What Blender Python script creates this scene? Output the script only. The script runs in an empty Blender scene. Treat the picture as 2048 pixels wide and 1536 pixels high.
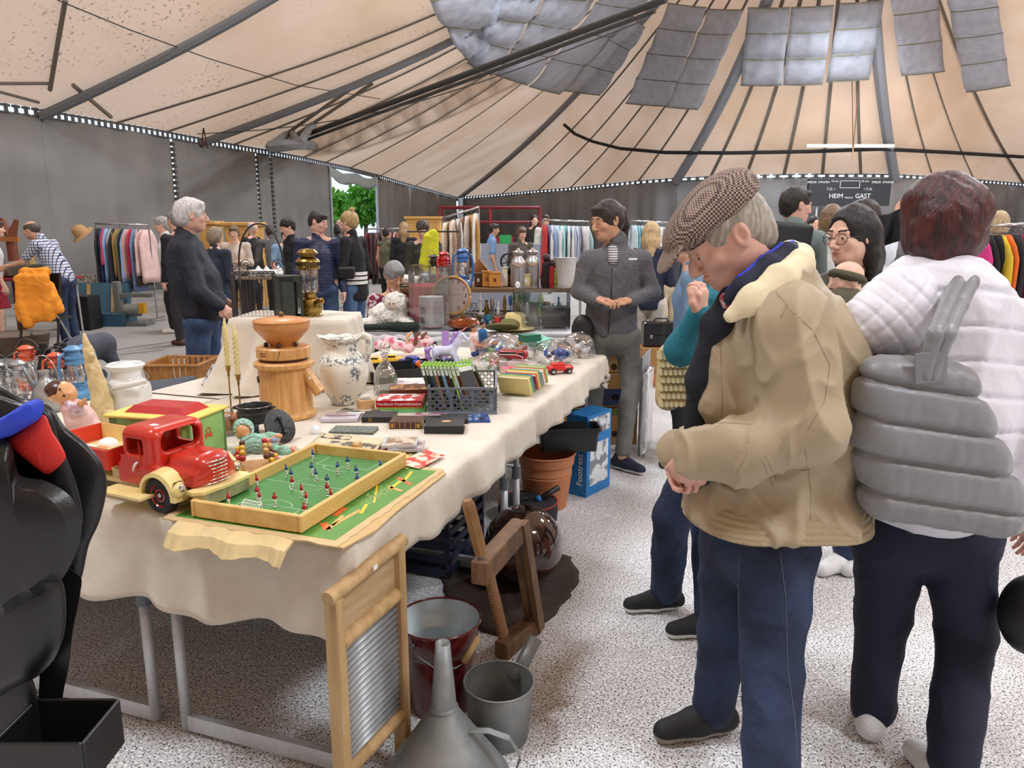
import bpy,math,random
import numpy as np
from mathutils import Vector,Matrix,Euler
from mathutils.bvhtree import BVHTree
# ------------------------------------------------------------------ camera
scn=bpy.context.scene
PITCH=math.radians(11.76)
CAMH=1.5
F=1479.0
cd=bpy.data.cameras.new('camera');cam=bpy.data.objects.new('camera',cd)
scn.collection.objects.link(cam)
cd.sensor_width=36.0;cd.lens=36.0*F/2048.0
cd.clip_start=0.05;cd.clip_end=500
cam.location=(0,0,CAMH);cam.rotation_euler=(math.pi/2-PITCH,0,0)
scn.camera=cam
# ------------------------------------------------------------------ world, sun, exposure
w=bpy.data.worlds.new('world');scn.world=w;w.use_nodes=True
nt=w.node_tree;nt.nodes.clear()
bg=nt.nodes.new('ShaderNodeBackground');wo=nt.nodes.new('ShaderNodeOutputWorld')
bg.inputs[0].default_value=(0.76,0.90,1.10,1);bg.inputs[1].default_value=0.95
nt.links.new(bg.outputs[0],wo.inputs[0])
sl=bpy.data.lights.new('sun','SUN');sun=bpy.data.objects.new('sun',sl);scn.collection.objects.link(sun)
sl.energy=0.9;sl.angle=math.radians(2.5);sl.color=(0.80,0.92,1.08)
sun.rotation_euler=(math.radians(-12),math.radians(14),0)
# added fill lights high under the roof, out of view, brightening the interior
for lx,ly,lz,le in((5.5,-1.5,9,300),(-4,1.5,9,240),(9,9,9.5,320),(-3,11,10.5,280),(16,19,8.6,420),(3,20,8.8,420),(18,24,8.0,380),(8,22,9.2,420),(12,26,8.8,420),(13,-1,8,260)):
 al=bpy.data.lights.new('fill_light','AREA');al.shape='SQUARE';al.size=1.6;al.energy=le*1.45;al.color=(0.90,0.97,1.05)
 ao=bpy.data.objects.new('fill_light',al);ao.location=(lx,ly,lz);scn.collection.objects.link(ao)
scn.view_settings.view_transform='Standard'
scn.view_settings.look='None'
scn.view_settings.exposure=0.42
scn.view_settings.gamma=1.0
scn.view_settings.use_curve_mapping=False
try:
 scn.cycles.use_denoising=True
 scn.cycles.max_bounces=7;scn.cycles.diffuse_bounces=4;scn.cycles.glossy_bounces=3
 scn.cycles.transmission_bounces=4;scn.cycles.transparent_max_bounces=8
 scn.cycles.sample_clamp_indirect=8.0
 scn.cycles.caustics_reflective=False;scn.cycles.caustics_refractive=False
except Exception:
 pass
random.seed(7)
COL=scn.collection
CP,SP=math.cos(PITCH),math.sin(PITCH)
PI=math.pi
def ray(px,py):
 x=(px-1024)/F;v=(768-py)/F
 return Vector((x,CP+v*SP,v*CP-SP))
def at(px,py,z=0.0):
 """point where the line of sight through a photo pixel meets the level z"""
 d=ray(px,py);t=(z-CAMH)/d.z
 return Vector((d.x*t,d.y*t,z))
def P(px,py,Y):
 d=ray(px,py);t=Y/d.y
 return Vector((d.x*t,Y,CAMH+d.z*t))
def mpp(Y,py=700):
 """metres per photo pixel at forward distance Y"""
 d=ray(1024,py);return Y/d.y/F
# ------------------------------------------------------------------ materials
_M={}
def mat(name,col=(.5,.5,.5),rough=.6,metal=0.,noise=None,bump=None,alpha=None,trans=None,spec=None,sheen=None,coat=None,
  wave=None,ior=None,translucent=None,emit=None,coords='Object',stretch=None):
 """procedural material. noise=(scale, col2, amount[,lo,hi]); bump=(scale, strength); wave=(scale, col2, axis, distort)"""
 if name in _M:return _M[name]
 m=bpy.data.materials.new(name);m.use_nodes=True;_M[name]=m
 n=m.node_tree;b=n.nodes['Principled BSDF'];L=n.links
 b.inputs['Base Color'].default_value=(*col,1);b.inputs['Roughness'].default_value=rough
 b.inputs['Metallic'].default_value=metal
 if spec is not None:b.inputs['Specular IOR Level'].default_value=spec
 if sheen:b.inputs['Sheen Weight'].default_value=sheen
 if coat:b.inputs['Coat Weight'].default_value=coat
 if trans:b.inputs['Transmission Weight'].default_value=trans
 if ior:b.inputs['IOR'].default_value=ior
 if alpha is not None:b.inputs['Alpha'].default_value=alpha
 if emit:b.inputs['Emission Color'].default_value=(*emit[0],1);b.inputs['Emission Strength'].default_value=emit[1]
 tc=n.nodes.new('ShaderNodeTexCoord');src=tc.outputs[coords]
 if stretch:
  mp=n.nodes.new('ShaderNodeMapping');mp.inputs['Scale'].default_value=stretch
  L.new(src,mp.inputs[0]);src=mp.outputs[0]
 cur=None
 if noise:
  t=n.nodes.new('ShaderNodeTexNoise');t.inputs['Scale'].default_value=noise[0];t.inputs['Detail'].default_value=4
  L.new(src,t.inputs['Vector'])
  r=n.nodes.new('ShaderNodeMapRange')
  lo,hi=(noise[3],noise[4])if len(noise)>4 else(.35,.65)
  r.inputs[1].default_value=lo;r.inputs[2].default_value=hi;r.inputs[4].default_value=noise[2]
  L.new(t.outputs[0],r.inputs[0])
  mx=n.nodes.new('ShaderNodeMix');mx.data_type='RGBA'
  mx.inputs[6].default_value=(*col,1);mx.inputs[7].default_value=(*noise[1],1)
  L.new(r.outputs[0],mx.inputs[0]);cur=mx.outputs[2]
 if wave:
  t=n.nodes.new('ShaderNodeTexWave');t.inputs['Scale'].default_value=wave[0];t.bands_direction=wave[2]
  t.inputs['Distortion'].default_value=wave[3];t.inputs['Detail Scale'].default_value=1.0;t.inputs['Detail'].default_value=2
  L.new(src,t.inputs['Vector'])
  mx=n.nodes.new('ShaderNodeMix');mx.data_type='RGBA'
  if cur is not None:L.new(cur,mx.inputs[6])
  else:mx.inputs[6].default_value=(*col,1)
  mx.inputs[7].default_value=(*wave[1],1)
  L.new(t.outputs[1],mx.inputs[0]);cur=mx.outputs[2]
 if cur is not None:L.new(cur,b.inputs['Base Color'])
 if bump:
  t=n.nodes.new('ShaderNodeTexNoise');t.inputs['Scale'].default_value=bump[0];t.inputs['Detail'].default_value=5
  L.new(src,t.inputs['Vector'])
  bp=n.nodes.new('ShaderNodeBump');bp.inputs['Strength'].default_value=bump[1];bp.inputs['Distance'].default_value=.01
  L.new(t.outputs[0],bp.inputs['Height']);L.new(bp.outputs[0],b.inputs['Normal'])
 if translucent:
  out=n.nodes['Material Output'];tr=n.nodes.new('ShaderNodeBsdfTranslucent');ms=n.nodes.new('ShaderNodeMixShader')
  if cur is not None:L.new(cur,tr.inputs[0])
  else:tr.inputs[0].default_value=(*col,1)
  ms.inputs[0].default_value=translucent
  L.new(b.outputs[0],ms.inputs[1]);L.new(tr.outputs[0],ms.inputs[2]);L.new(ms.outputs[0],out.inputs[0])
 return m
def srgb(r,g,b):
 f=lambda c:(c/255/12.92)if c<=10 else((c/255+.055)/1.055)**2.4
 return(f(r),f(g),f(b))
def cm(r,g,b,rough=.6,**k):
 """a plain coloured procedural material with a slight mottling, kept by colour"""
 key='paint_%d_%d_%d_%d_%s'%(r,g,b,int(rough*100),'_'.join(str(v)[:12]for v in k.values()))
 c=srgb(r,g,b)
 if 'noise' not in k:k['noise']=(30.,tuple(x*.8 for x in c),.5)
 return mat(key,c,rough,**k)
def glass(name='clear_glass',tint=(1,1,1),rough=0.02,mix=.12):
 """thin clear glass or film: mostly see-through with a glossy coat"""
 if name in _M:return _M[name]
 m=bpy.data.materials.new(name);m.use_nodes=True;_M[name]=m
 n=m.node_tree;L=n.links;n.nodes.remove(n.nodes['Principled BSDF']);out=n.nodes['Material Output']
 g=n.nodes.new('ShaderNodeBsdfGlossy');g.inputs['Roughness'].default_value=rough
 t=n.nodes.new('ShaderNodeBsdfTransparent');t.inputs[0].default_value=(*tint,1)
 lw=n.nodes.new('ShaderNodeLayerWeight');lw.inputs[0].default_value=.35
 ad=n.nodes.new('ShaderNodeMath');ad.operation='ADD';ad.inputs[1].default_value=mix
 ms=n.nodes.new('ShaderNodeMixShader')
 L.new(lw.outputs['Facing'],ad.inputs[0]);ad.use_clamp=True
 L.new(ad.outputs[0],ms.inputs[0]);L.new(t.outputs[0],ms.inputs[1]);L.new(g.outputs[0],ms.inputs[2]);L.new(ms.outputs[0],out.inputs[0])
 return m
# ------------------------------------------------------------------ objects
def link_mesh(name,me,m,parent=None,smooth=False):
 for x in(m if isinstance(m,(list,tuple))else[m]):me.materials.append(x)
 if smooth:me.polygons.foreach_set('use_smooth',[True]*len(me.polygons))
 o=bpy.data.objects.new(name,me);COL.objects.link(o)
 if parent is not None:o.parent=parent
 return o
def tag(o,label=None,cat=None,group=None,kind=None):
 if label:o['label']=label
 if cat:o['category']=cat
 if group:o['group']=group
 if kind:o['kind']=kind
 return o
def thing(name,label,cat,loc=(0,0,0),rz=0,group=None,rot=None):
 o=bpy.data.objects.new(name,None);COL.objects.link(o)
 o.location=loc;o.rotation_euler=rot if rot else(0,0,rz)
 o.empty_display_size=.1
 return tag(o,label,cat,group)
def copy_tree(o,parent=None):
 c=o.copy();COL.objects.link(c);c.parent=parent
 for ch in list(o.children):copy_tree(ch,c)
 return c
def relabel(o,label,loc=None,rz=None):
 o['label']=label
 if loc is not None:o.location=loc
 if rz is not None:o.rotation_euler.z=rz
 return o
class MB:
 """collects simple solids into one mesh; every face keeps a material index"""
 def __init__(s):s.v=[];s.f=[];s.mi=[]
 def add(s,vs,fs,mi=0,M=None):
  k=len(s.v)
  s.v+=[tuple(M@Vector(v))if M is not None else tuple(v)for v in vs]
  s.f+=[tuple(i+k for i in f)for f in fs];s.mi+=[mi]*len(fs)
  return s
 def box(s,c,d,rz=0,mi=0,R=None,bev=0.0):
  x,y,z=d[0]/2,d[1]/2,d[2]/2
  M=Matrix.Translation(c)@(R.to_4x4()if R is not None else Matrix.Rotation(rz,4,'Z'))
  if bev<=0:
   vs=[(a*x,b*y,e*z)for e in(-1,1)for b in(-1,1)for a in(-1,1)]
   return s.add(vs,[(0,2,3,1),(4,5,7,6),(0,1,5,4),(2,6,7,3),(0,4,6,2),(1,3,7,5)],mi,M)
  b=min(bev,x*.9,y*.9,z*.9);vs=[];rings=[]
  for(zz,ins)in((-z,b),(-z+b,0),(z-b,0),(z,b)):
   xi,yi=x-ins,y-ins;k=b if ins==0 else b*.5
   r=[(xi-k,-yi,zz),(xi,-yi+k,zz),(xi,yi-k,zz),(xi-k,yi,zz),(-xi+k,yi,zz),(-xi,yi-k,zz),(-xi,-yi+k,zz),(-xi+k,-yi,zz)]
   rings.append(list(range(len(vs),len(vs)+8)));vs+=r
  fs=[tuple(reversed(rings[0])),tuple(rings[3])]
  for a in range(3):
   for i in range(8):
    j=(i+1)%8;fs.append((rings[a][i],rings[a][j],rings[a+1][j],rings[a+1][i]))
  return s.add(vs,fs,mi,M)
 def loft(s,rings,mi=0,cap=True,close=True,M=None):
  """rings: list of equal-length loops of points"""
  n=len(rings[0]);vs=[p for r in rings for p in r];fs=[]
  for a in range(len(rings)-1):
   for i in range(n if close else n-1):
    j=(i+1)%n;fs.append((a*n+i,a*n+j,(a+1)*n+j,(a+1)*n+i))
  if cap and close:
   fs.append(tuple(reversed(range(n))));fs.append(tuple(range((len(rings)-1)*n,len(rings)*n)))
  return s.add(vs,fs,mi,M)
 def lathe(s,prof,seg=24,mi=0,c=(0,0,0),M=None,cap=True,sx=1,sy=1):
  rings=[[(c[0]+r*sx*math.cos(2*PI*i/seg),c[1]+r*sy*math.sin(2*PI*i/seg),c[2]+z)for i in range(seg)]for r,z in prof]
  return s.loft(rings,mi,cap,True,M)
 def tube(s,pts,r,seg=8,mi=0,cap=True,M=None,sq=1.0):
  pts=[Vector(p)for p in pts];n=len(pts)
  rs=r if isinstance(r,(list,tuple))else[r]*n
  rings=[];up=None
  for i,p in enumerate(pts):
   t=(pts[min(i+1,n-1)]-pts[max(i-1,0)])
   if t.length<1e-9:t=Vector((0,0,1))
   t.normalize()
   if up is None:
    up=Vector((0,0,1))if abs(t.z)<.9 else Vector((0,1,0))
   a=t.cross(up)
   if a.length<1e-6:a=t.orthogonal()
   a.normalize();b=a.cross(t).normalized();up=b
   rings.append([p+rs[i]*(math.cos(2*PI*k/seg)*a+sq*math.sin(2*PI*k/seg)*b)for k in range(seg)])
  rings=[list(reversed(r_))for r_ in rings]
  return s.loft(rings,mi,cap,True,M)
 def ball(s,c,r,seg=12,mi=0,sc=(1,1,1),M=None):
  k=max(5,seg//2+1)
  rings=[]
  for a in range(k+1):
   th=PI*a/k;rr=max(math.sin(th),1e-3)*r;z=-math.cos(th)*r
   rings.append([(c[0]+rr*math.cos(2*PI*i/seg)*sc[0],c[1]+rr*math.sin(2*PI*i/seg)*sc[1],c[2]+z*sc[2])for i in range(seg)])
  return s.loft(rings,mi,True,True,M)
 def quad(s,a,b,c,d,mi=0):return s.add([a,b,c,d],[(0,1,2,3)],mi)
 def prism(s,poly,z0,z1,mi=0,M=None):
  return s.loft([[(x,y,z0)for x,y in poly],[(x,y,z1)for x,y in poly]],mi,True,True,M)
 def grid(s,fn,nu,nv,mi=0,M=None,thick=0):
  vs=[fn(u/nu,v/nv)for v in range(nv+1)for u in range(nu+1)]
  fs=[(v*(nu+1)+u,v*(nu+1)+u+1,(v+1)*(nu+1)+u+1,(v+1)*(nu+1)+u)for v in range(nv)for u in range(nu)]
  return s.add(vs,fs,mi,M)
 def build(s,name,m,parent=None,smooth=False,loc=None,rz=None,solid=0,bevel=0,sub=0,auto=None):
  me=bpy.data.meshes.new(name);me.from_pydata(s.v,[],s.f)
  ms=m if isinstance(m,(list,tuple))else[m]
  me.polygons.foreach_set('material_index',[min(i,len(ms)-1)for i in s.mi])
  o=link_mesh(name,me,m,parent,smooth or auto is not None)
  if auto is not None:me.set_sharp_from_angle(angle=math.radians(auto))
  if loc is not None:o.location=loc
  if rz is not None:o.rotation_euler.z=rz
  if solid:
   q=o.modifiers.new('thick','SOLIDIFY');q.thickness=solid;q.offset=0
  if bevel:
   q=o.modifiers.new('bev','BEVEL');q.width=bevel;q.segments=2;q.limit_method='ANGLE'
  if sub:
   q=o.modifiers.new('sub','SUBSURF');q.levels=sub;q.render_levels=sub
  return o
def text(name,s,m,parent,loc,size,rot=(PI/2,0,0),align='CENTER',ext=.0004):
 c=bpy.data.curves.new(name,'FONT');c.body=s;c.size=size;c.align_x=align;c.align_y='CENTER';c.extrude=ext
 c.resolution_u=3
 tmp=bpy.data.objects.new(name,c);me=bpy.data.meshes.new_from_object(tmp);bpy.data.objects.remove(tmp)
 me.materials.clear();o=link_mesh(name,me,m,parent)
 o.location=loc;o.rotation_euler=rot
 return o
# ------------------------------------------------------------------ soft solids: a distance field of tapered limbs, blended and meshed
def _np(v):return np.array(tuple(v),dtype=np.float64)
class Soft:
 def __init__(s,h=.008):s.h=h;s.pr=[]
 def cap(s,a,b,ra,rb=None,k=.02,sq=None,cut=False,cap_=None):
  """tapered limb from a to b. sq=(axis, factor): flattened along axis"""
  rb=ra if rb is None else rb
  s.pr.append(('c',_np(a),_np(b),float(ra),float(rb),float(k),None if sq is None else(_np(Vector(sq[0]).normalized()),float(sq[1])),cut));return s
 def path(s,pts,rs,k=.02,sq=None,cut=False):
  for i in range(len(pts)-1):s.cap(pts[i],pts[i+1],rs[i],rs[i+1],k,sq,cut)
  return s
 def ell(s,c,r,R=None,k=.02,cut=False):
  s.pr.append(('e',_np(c),np.array(r,dtype=float),None if R is None else np.array(R.to_3x3()),float(k),cut));return s
 def box(s,c,d,r=.01,R=None,k=.01,cut=False):
  s.pr.append(('b',_np(c),np.array(d,dtype=float)/2-r,float(r),None if R is None else np.array(R.to_3x3()),float(k),cut));return s
 def mesh(s,name,m,parent=None,org=(0,0,0),disp=None,paint=None,smooth_it=1):
  h=s.h;lo=np.full(3,1e9);hi=-lo;bb=[]
  for p in s.pr:
   if p[0]=='c':
    f=max(1.0,p[6][1])if p[6]else 1.0
    r=max(p[3],p[4])*f;a=np.minimum(p[1],p[2])-r;b=np.maximum(p[1],p[2])+r;k=p[5];cut=p[7]
   elif p[0]=='e':
    r=max(p[2])if p[3]is not None else p[2];a=p[1]-r;b=p[1]+r;k=p[4];cut=p[5]
   else:
    r=np.linalg.norm(p[2])+p[3]if p[4]is not None else p[2]+p[3];a=p[1]-r;b=p[1]+r;k=p[5];cut=p[6]
   bb.append((a-k-2*h,b+k+2*h))
   if not cut:lo=np.minimum(lo,a);hi=np.maximum(hi,b)
  lo=lo-3*h;n=np.ceil((hi+3*h-lo)/h).astype(int)+1
  D=np.full(tuple(n),1.0,dtype=np.float32)
  ax=[lo[i]+h*np.arange(n[i])for i in range(3)]
  for p,(a,b)in zip(s.pr,bb):
   i0=np.clip(np.floor((a-lo)/h).astype(int),0,n);i1=np.clip(np.ceil((b-lo)/h).astype(int)+1,0,n)
   if np.any(i1<=i0):continue
   sl_=tuple(slice(i0[i],i1[i])for i in range(3))
   X=ax[0][sl_[0]][:,None,None];Y=ax[1][sl_[1]][None,:,None];Z=ax[2][sl_[2]][None,None,:]
   if p[0]=='c':
    A,B,ra,rb,k,sq,cut=p[1:]
    x,y,z=X-A[0],Y-A[1],Z-A[2];ab=B-A
    if sq is not None:
     nn,f=sq;g=1/f-1;t=(x*nn[0]+y*nn[1]+z*nn[2])*g
     x,y,z=x+t*nn[0],y+t*nn[1],z+t*nn[2];ab=ab+g*np.dot(ab,nn)*nn
    l2=float(np.dot(ab,ab))+1e-12
    t=np.clip((x*ab[0]+y*ab[1]+z*ab[2])/l2,0,1)
    d=np.sqrt((x-t*ab[0])**2+(y-t*ab[1])**2+(z-t*ab[2])**2)-(ra+(rb-ra)*t)
    if sq is not None and sq[1]<1:d=d*(0.5+0.5*sq[1])
   elif p[0]=='e':
    C,r,R,k,cut=p[1:]
    x,y,z=X-C[0],Y-C[1],Z-C[2]
    if R is not None:x,y,z=(R[0,0]*x+R[1,0]*y+R[2,0]*z),(R[0,1]*x+R[1,1]*y+R[2,1]*z),(R[0,2]*x+R[1,2]*y+R[2,2]*z)
    k0=np.sqrt((x/r[0])**2+(y/r[1])**2+(z/r[2])**2)+1e-9
    k1=np.sqrt((x/r[0]**2)**2+(y/r[1]**2)**2+(z/r[2]**2)**2)+1e-9
    d=k0*(k0-1)/k1
   else:
    C,hd,rr,R,k,cut=p[1:]
    x,y,z=X-C[0],Y-C[1],Z-C[2]
    if R is not None:x,y,z=(R[0,0]*x+R[1,0]*y+R[2,0]*z),(R[0,1]*x+R[1,1]*y+R[2,1]*z),(R[0,2]*x+R[1,2]*y+R[2,2]*z)
    qx,qy,qz=np.abs(x)-hd[0],np.abs(y)-hd[1],np.abs(z)-hd[2]
    d=np.sqrt(np.maximum(qx,0)**2+np.maximum(qy,0)**2+np.maximum(qz,0)**2)+np.minimum(np.maximum(qx,np.maximum(qy,qz)),0)-rr
   d=d.astype(np.float32);c=D[sl_];k=max(k,1e-4)
   if cut:
    hh=np.clip(.5-.5*(c+d)/k,0,1);D[sl_]=c*(1-hh)+(-d)*hh+k*hh*(1-hh)
   else:
    hh=np.clip(.5+.5*(d-c)/k,0,1);D[sl_]=d*(1-hh)+c*hh-k*hh*(1-hh)
  v,q=surfnet(D,lo,h)
  v=v-_np(org)
  me=bpy.data.meshes.new(name)
  me.vertices.add(len(v));me.vertices.foreach_set('co',v.astype(np.float32).ravel())
  me.loops.add(len(q)*4);me.loops.foreach_set('vertex_index',q.astype(np.int32).ravel())
  me.polygons.add(len(q));me.polygons.foreach_set('loop_start',np.arange(0,len(q)*4,4,dtype=np.int32))
  me.update(calc_edges=True)
  for _ in range(smooth_it):smooth_np(me)
  if disp is not None:
   co=np.empty(len(v)*3,np.float32);me.vertices.foreach_get('co',co);co=co.reshape(-1,3)
   no=np.empty(len(v)*3,np.float32);me.vertex_normals.foreach_get('vector',no);no=no.reshape(-1,3)
   co+=no*disp(co+_np(org),no)[:,None];me.vertices.foreach_set('co',co.ravel().astype(np.float32));me.update()
  o=link_mesh(name,me,m,parent,True)
  if paint is not None:
   c=np.empty(len(q)*3,np.float32);me.polygons.foreach_get('center',c);c=c.reshape(-1,3)+_np(org)
   idx=np.zeros(len(q),np.int32)
   for i,fn in enumerate(paint):idx[fn(c)]=i+1
   me.polygons.foreach_set('material_index',idx)
  return o
def smooth_np(me,lam=.5):
 n=len(me.vertices);co=np.empty(n*3,np.float32);me.vertices.foreach_get('co',co);co=co.reshape(-1,3)
 e=np.empty(len(me.edges)*2,np.int32);me.edges.foreach_get('vertices',e);e=e.reshape(-1,2)
 deg=np.bincount(e.ravel(),minlength=n).astype(np.float32)
 acc=np.stack([np.bincount(e[:,0],co[e[:,1],i],n)+np.bincount(e[:,1],co[e[:,0],i],n)for i in range(3)],1)
 co=co*(1-lam)+lam*(acc/np.maximum(deg,1)[:,None]);me.vertices.foreach_set('co',co.astype(np.float32).ravel());me.update()
def surfnet(D,lo,h):
 s=D<0
 nx,ny,nz=(D.shape[0]-1,D.shape[1]-1,D.shape[2]-1)
 cnt=np.zeros((nx,ny,nz),np.int8)
 for a in(0,1):
  for b in(0,1):
   for c in(0,1):cnt+=s[a:a+nx,b:b+ny,c:c+nz]
 act=np.argwhere((cnt>0)&(cnt<8))
 ids=np.full((nx,ny,nz),-1,np.int32);ids[tuple(act.T)]=np.arange(len(act))
 acc=np.zeros((len(act),3));num=np.zeros(len(act))
 cor=[np.array((a,b,c))for a in(0,1)for b in(0,1)for c in(0,1)]
 val=[D[tuple((act+c).T)].astype(np.float64)for c in cor]
 for i in range(8):
  for j in range(i+1,8):
   if np.abs(cor[i]-cor[j]).sum()!=1:continue
   x=(val[i]<0)!=(val[j]<0)
   t=np.where(x,val[i]/(val[i]-val[j]+1e-20),0)
   acc+=np.where(x[:,None],cor[i]+t[:,None]*(cor[j]-cor[i]),0);num+=x
 v=lo+h*(act+acc/np.maximum(num,1)[:,None])
 qs=[]
 e=np.argwhere(s[:-1,1:-1,1:-1]!=s[1:,1:-1,1:-1]);e[:,1:]+=1
 f=s[tuple(e.T)];i,j,k=e.T
 q=np.stack([ids[i,j-1,k-1],ids[i,j,k-1],ids[i,j,k],ids[i,j-1,k]],1);q[~f]=q[~f][:,::-1];qs.append(q)
 e=np.argwhere(s[1:-1,:-1,1:-1]!=s[1:-1,1:,1:-1]);e[:,0]+=1;e[:,2]+=1
 f=s[tuple(e.T)];i,j,k=e.T
 q=np.stack([ids[i-1,j,k-1],ids[i-1,j,k],ids[i,j,k],ids[i,j,k-1]],1);q[~f]=q[~f][:,::-1];qs.append(q)
 e=np.argwhere(s[1:-1,1:-1,:-1]!=s[1:-1,1:-1,1:]);e[:,0]+=1;e[:,1]+=1
 f=s[tuple(e.T)];i,j,k=e.T
 q=np.stack([ids[i-1,j-1,k],ids[i,j-1,k],ids[i,j,k],ids[i-1,j,k]],1);q[~f]=q[~f][:,::-1];qs.append(q)
 return v,np.concatenate(qs)
def wob(p,seed=0,sc=8.0):
 """smooth pseudo-random field on points, about -1..1"""
 r=np.random.RandomState(seed);out=0
 for i in range(6):
  d=r.normal(size=3);d/=np.linalg.norm(d);f=sc*(.6+.28*i)
  out=out+np.sin((p@d)*f+r.uniform(0,6.28)+1.2*np.sin((p@np.roll(d,1))*f*.6))*(1/(1+.35*i))
 return out/3.2
# ------------------------------------------------------------------ the tent
def spotted(name,base,spot,scale,lo,hi,rough=.8,bumps=None,base2=None,bscale=1.2):
 m=bpy.data.materials.new(name);m.use_nodes=True;n=m.node_tree;L=n.links;b=n.nodes['Principled BSDF']
 b.inputs['Roughness'].default_value=rough
 tc=n.nodes.new('ShaderNodeTexCoord')
 def mixn(sc,a,c,lo,hi,det=3):
  t=n.nodes.new('ShaderNodeTexNoise');t.inputs['Scale'].default_value=sc;t.inputs['Detail'].default_value=det
  L.new(tc.outputs['Object'],t.inputs['Vector'])
  r=n.nodes.new('ShaderNodeMapRange');r.inputs[1].default_value=lo;r.inputs[2].default_value=hi
  L.new(t.outputs[0],r.inputs[0]);mx=n.nodes.new('ShaderNodeMix');mx.data_type='RGBA'
  L.new(r.outputs[0],mx.inputs[0])
  for k,v in((6,a),(7,c)):
   if isinstance(v,tuple):mx.inputs[k].default_value=(*v,1)
   else:L.new(v,mx.inputs[k])
  return mx.outputs[2]
 g=mixn(bscale,base,base2 or base,.4,.6)
 out=mixn(scale,g,spot,lo,hi)
 L.new(out,b.inputs['Base Color'])
 return m,n,b,out,mixn
# floor: pale needle-felt with dark grains on the right, smoother grey screed towards the left aisle
mf,n_,b_,out_,mixn=spotted('floor_felt',srgb(214,213,213),srgb(62,60,60),150.,.535,.60,.92,base2=srgb(200,198,198),bscale=1.4)
o2=mixn(110.,out_,srgb(248,248,248),.57,.63)
o3=mixn(2.3,o2,srgb(150,146,144),.60,.95)
tc=n_.nodes.new('ShaderNodeTexCoord');sx=n_.nodes.new('ShaderNodeSeparateXYZ');n_.links.new(tc.outputs['Object'],sx.inputs[0])
# the worn grey screed begins beyond the stall and to its left:  x*1.0 + ... < line
cmb=n_.nodes.new('ShaderNodeMath');cmb.operation='MULTIPLY_ADD';cmb.inputs[1].default_value=.62;n_.links.new(sx.outputs[1],cmb.inputs[0])
neg=n_.nodes.new('ShaderNodeMath');neg.operation='MULTIPLY';neg.inputs[1].default_value=-1.0;n_.links.new(sx.outputs[0],neg.inputs[0])
n_.links.new(neg.outputs[0],cmb.inputs[2])
rr=n_.nodes.new('ShaderNodeMapRange');rr.inputs[1].default_value=3.2;rr.inputs[2].default_value=4.2;n_.links.new(cmb.outputs[0],rr.inputs[0])
scr=mixn(.9,srgb(148,146,143),srgb(134,132,129),.35,.65)
scr=mixn(60.,scr,srgb(170,168,164),.55,.75)
mx=n_.nodes.new('ShaderNodeMix');mx.data_type='RGBA';n_.links.new(rr.outputs[0],mx.inputs[0]);n_.links.new(o3,mx.inputs[6]);n_.links.new(scr,mx.inputs[7])
n_.links.new(mx.outputs[2],b_.inputs['Base Color'])
bp=n_.nodes.new('ShaderNodeBump');bp.inputs['Strength'].default_value=.35;bp.inputs['Distance'].default_value=.004
tn=n_.nodes.new('ShaderNodeTexNoise');tn.inputs['Scale'].default_value=160.;n_.links.new(tc.outputs['Object'],tn.inputs['Vector']);n_.links.new(tn.outputs[0],bp.inputs['Height']);n_.links.new(bp.outputs[0],b_.inputs['Normal'])
fl=MB();fl.quad((-14,-9,0),(36,-9,0),(36,66,0),(-14,66,0))
tag(fl.build('floor',mf),'pale grey speckled floor covering of the tent hall',kind='structure')
fj=MB()
for a,b in(((at(230,700),at(430,672))),((at(470,640),at(760,606))),((at(0,735),at(330,700)))):
 d=(b-a).normalized();nrm=Vector((-d.y,d.x,0))*.012
 fj.quad(a-nrm+Vector((0,0,.004)),b-nrm+Vector((0,0,.004)),b+nrm+Vector((0,0,.004)),a+nrm+Vector((0,0,.004)))
tag(fj.build('floor_joints',cm(84,80,76,.9)),'dark joint lines in the floor of the left aisle',kind='structure')
EH=4.0
eave_px=[(0,205),(80,217),(228,243),(330,261),(400,275),(465,287),(540,300),(605,313),(650,323),(700,334),(760,350),(830,371),(915,394),
     (1003,387),(1076,380),(1140,375),(1206,368),(1276,361),(1353,355),(1421,352),(1492,350),(1568,348),(1645,347),(1722,347),(1790,348),(1866,352),(1949,358),(2048,366)]
eave=[at(x,y,EH)for x,y in eave_px]
pre=[Vector((-13.8,-8,EH)),Vector((-13.6,0,EH)),Vector((-12.2,8,EH))]
post=[Vector((33,34,EH)),Vector((36,20,EH)),Vector((36,4,EH)),Vector((34,-8,EH))]
E=pre+eave+post
A=Vector((10,24.5,15));B=Vector((-2,10,15));Cc=Vector((-3,-8,14))
NP=len(pre)
def target(i):
 if i>=NP+2:return A
 if i==NP+1:return A.lerp(B,.42)
 if i==NP:return A.lerp(B,.8)
 if i==NP-1:return B
 return B.lerp(Cc,.5)if i==NP-2 else Cc
def target_post(i):
 k=i-(NP+len(eave))
 return[A,A.lerp(B,.4),B,Cc][k]
TG=[target(i)if i<NP+len(eave)else target_post(i)for i in range(len(E))]
NR=14
def roofpt(e,tg,t):
 p=e.lerp(tg,t);p.z-=1.7*math.sin(PI*t)*(1 if t<1 else 0)*.75
 return p
rv=[];rf=[]
SUBD=3
cols=[]
for i in range(len(E)-1):
 for s_ in range(SUBD):
  f=s_/SUBD;cols.append((E[i].lerp(E[i+1],f),TG[i].lerp(TG[i+1],f),math.sin(PI*f)))
cols.append((E[-1],TG[-1],0))
for e,tg,bl in cols:
 for j in range(NR+1):
  t=j/NR;p=roofpt(e,tg,t);p.z+=.10*bl*math.sin(PI*min(1,t*1.1+.02));rv.append(tuple(p))
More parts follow.
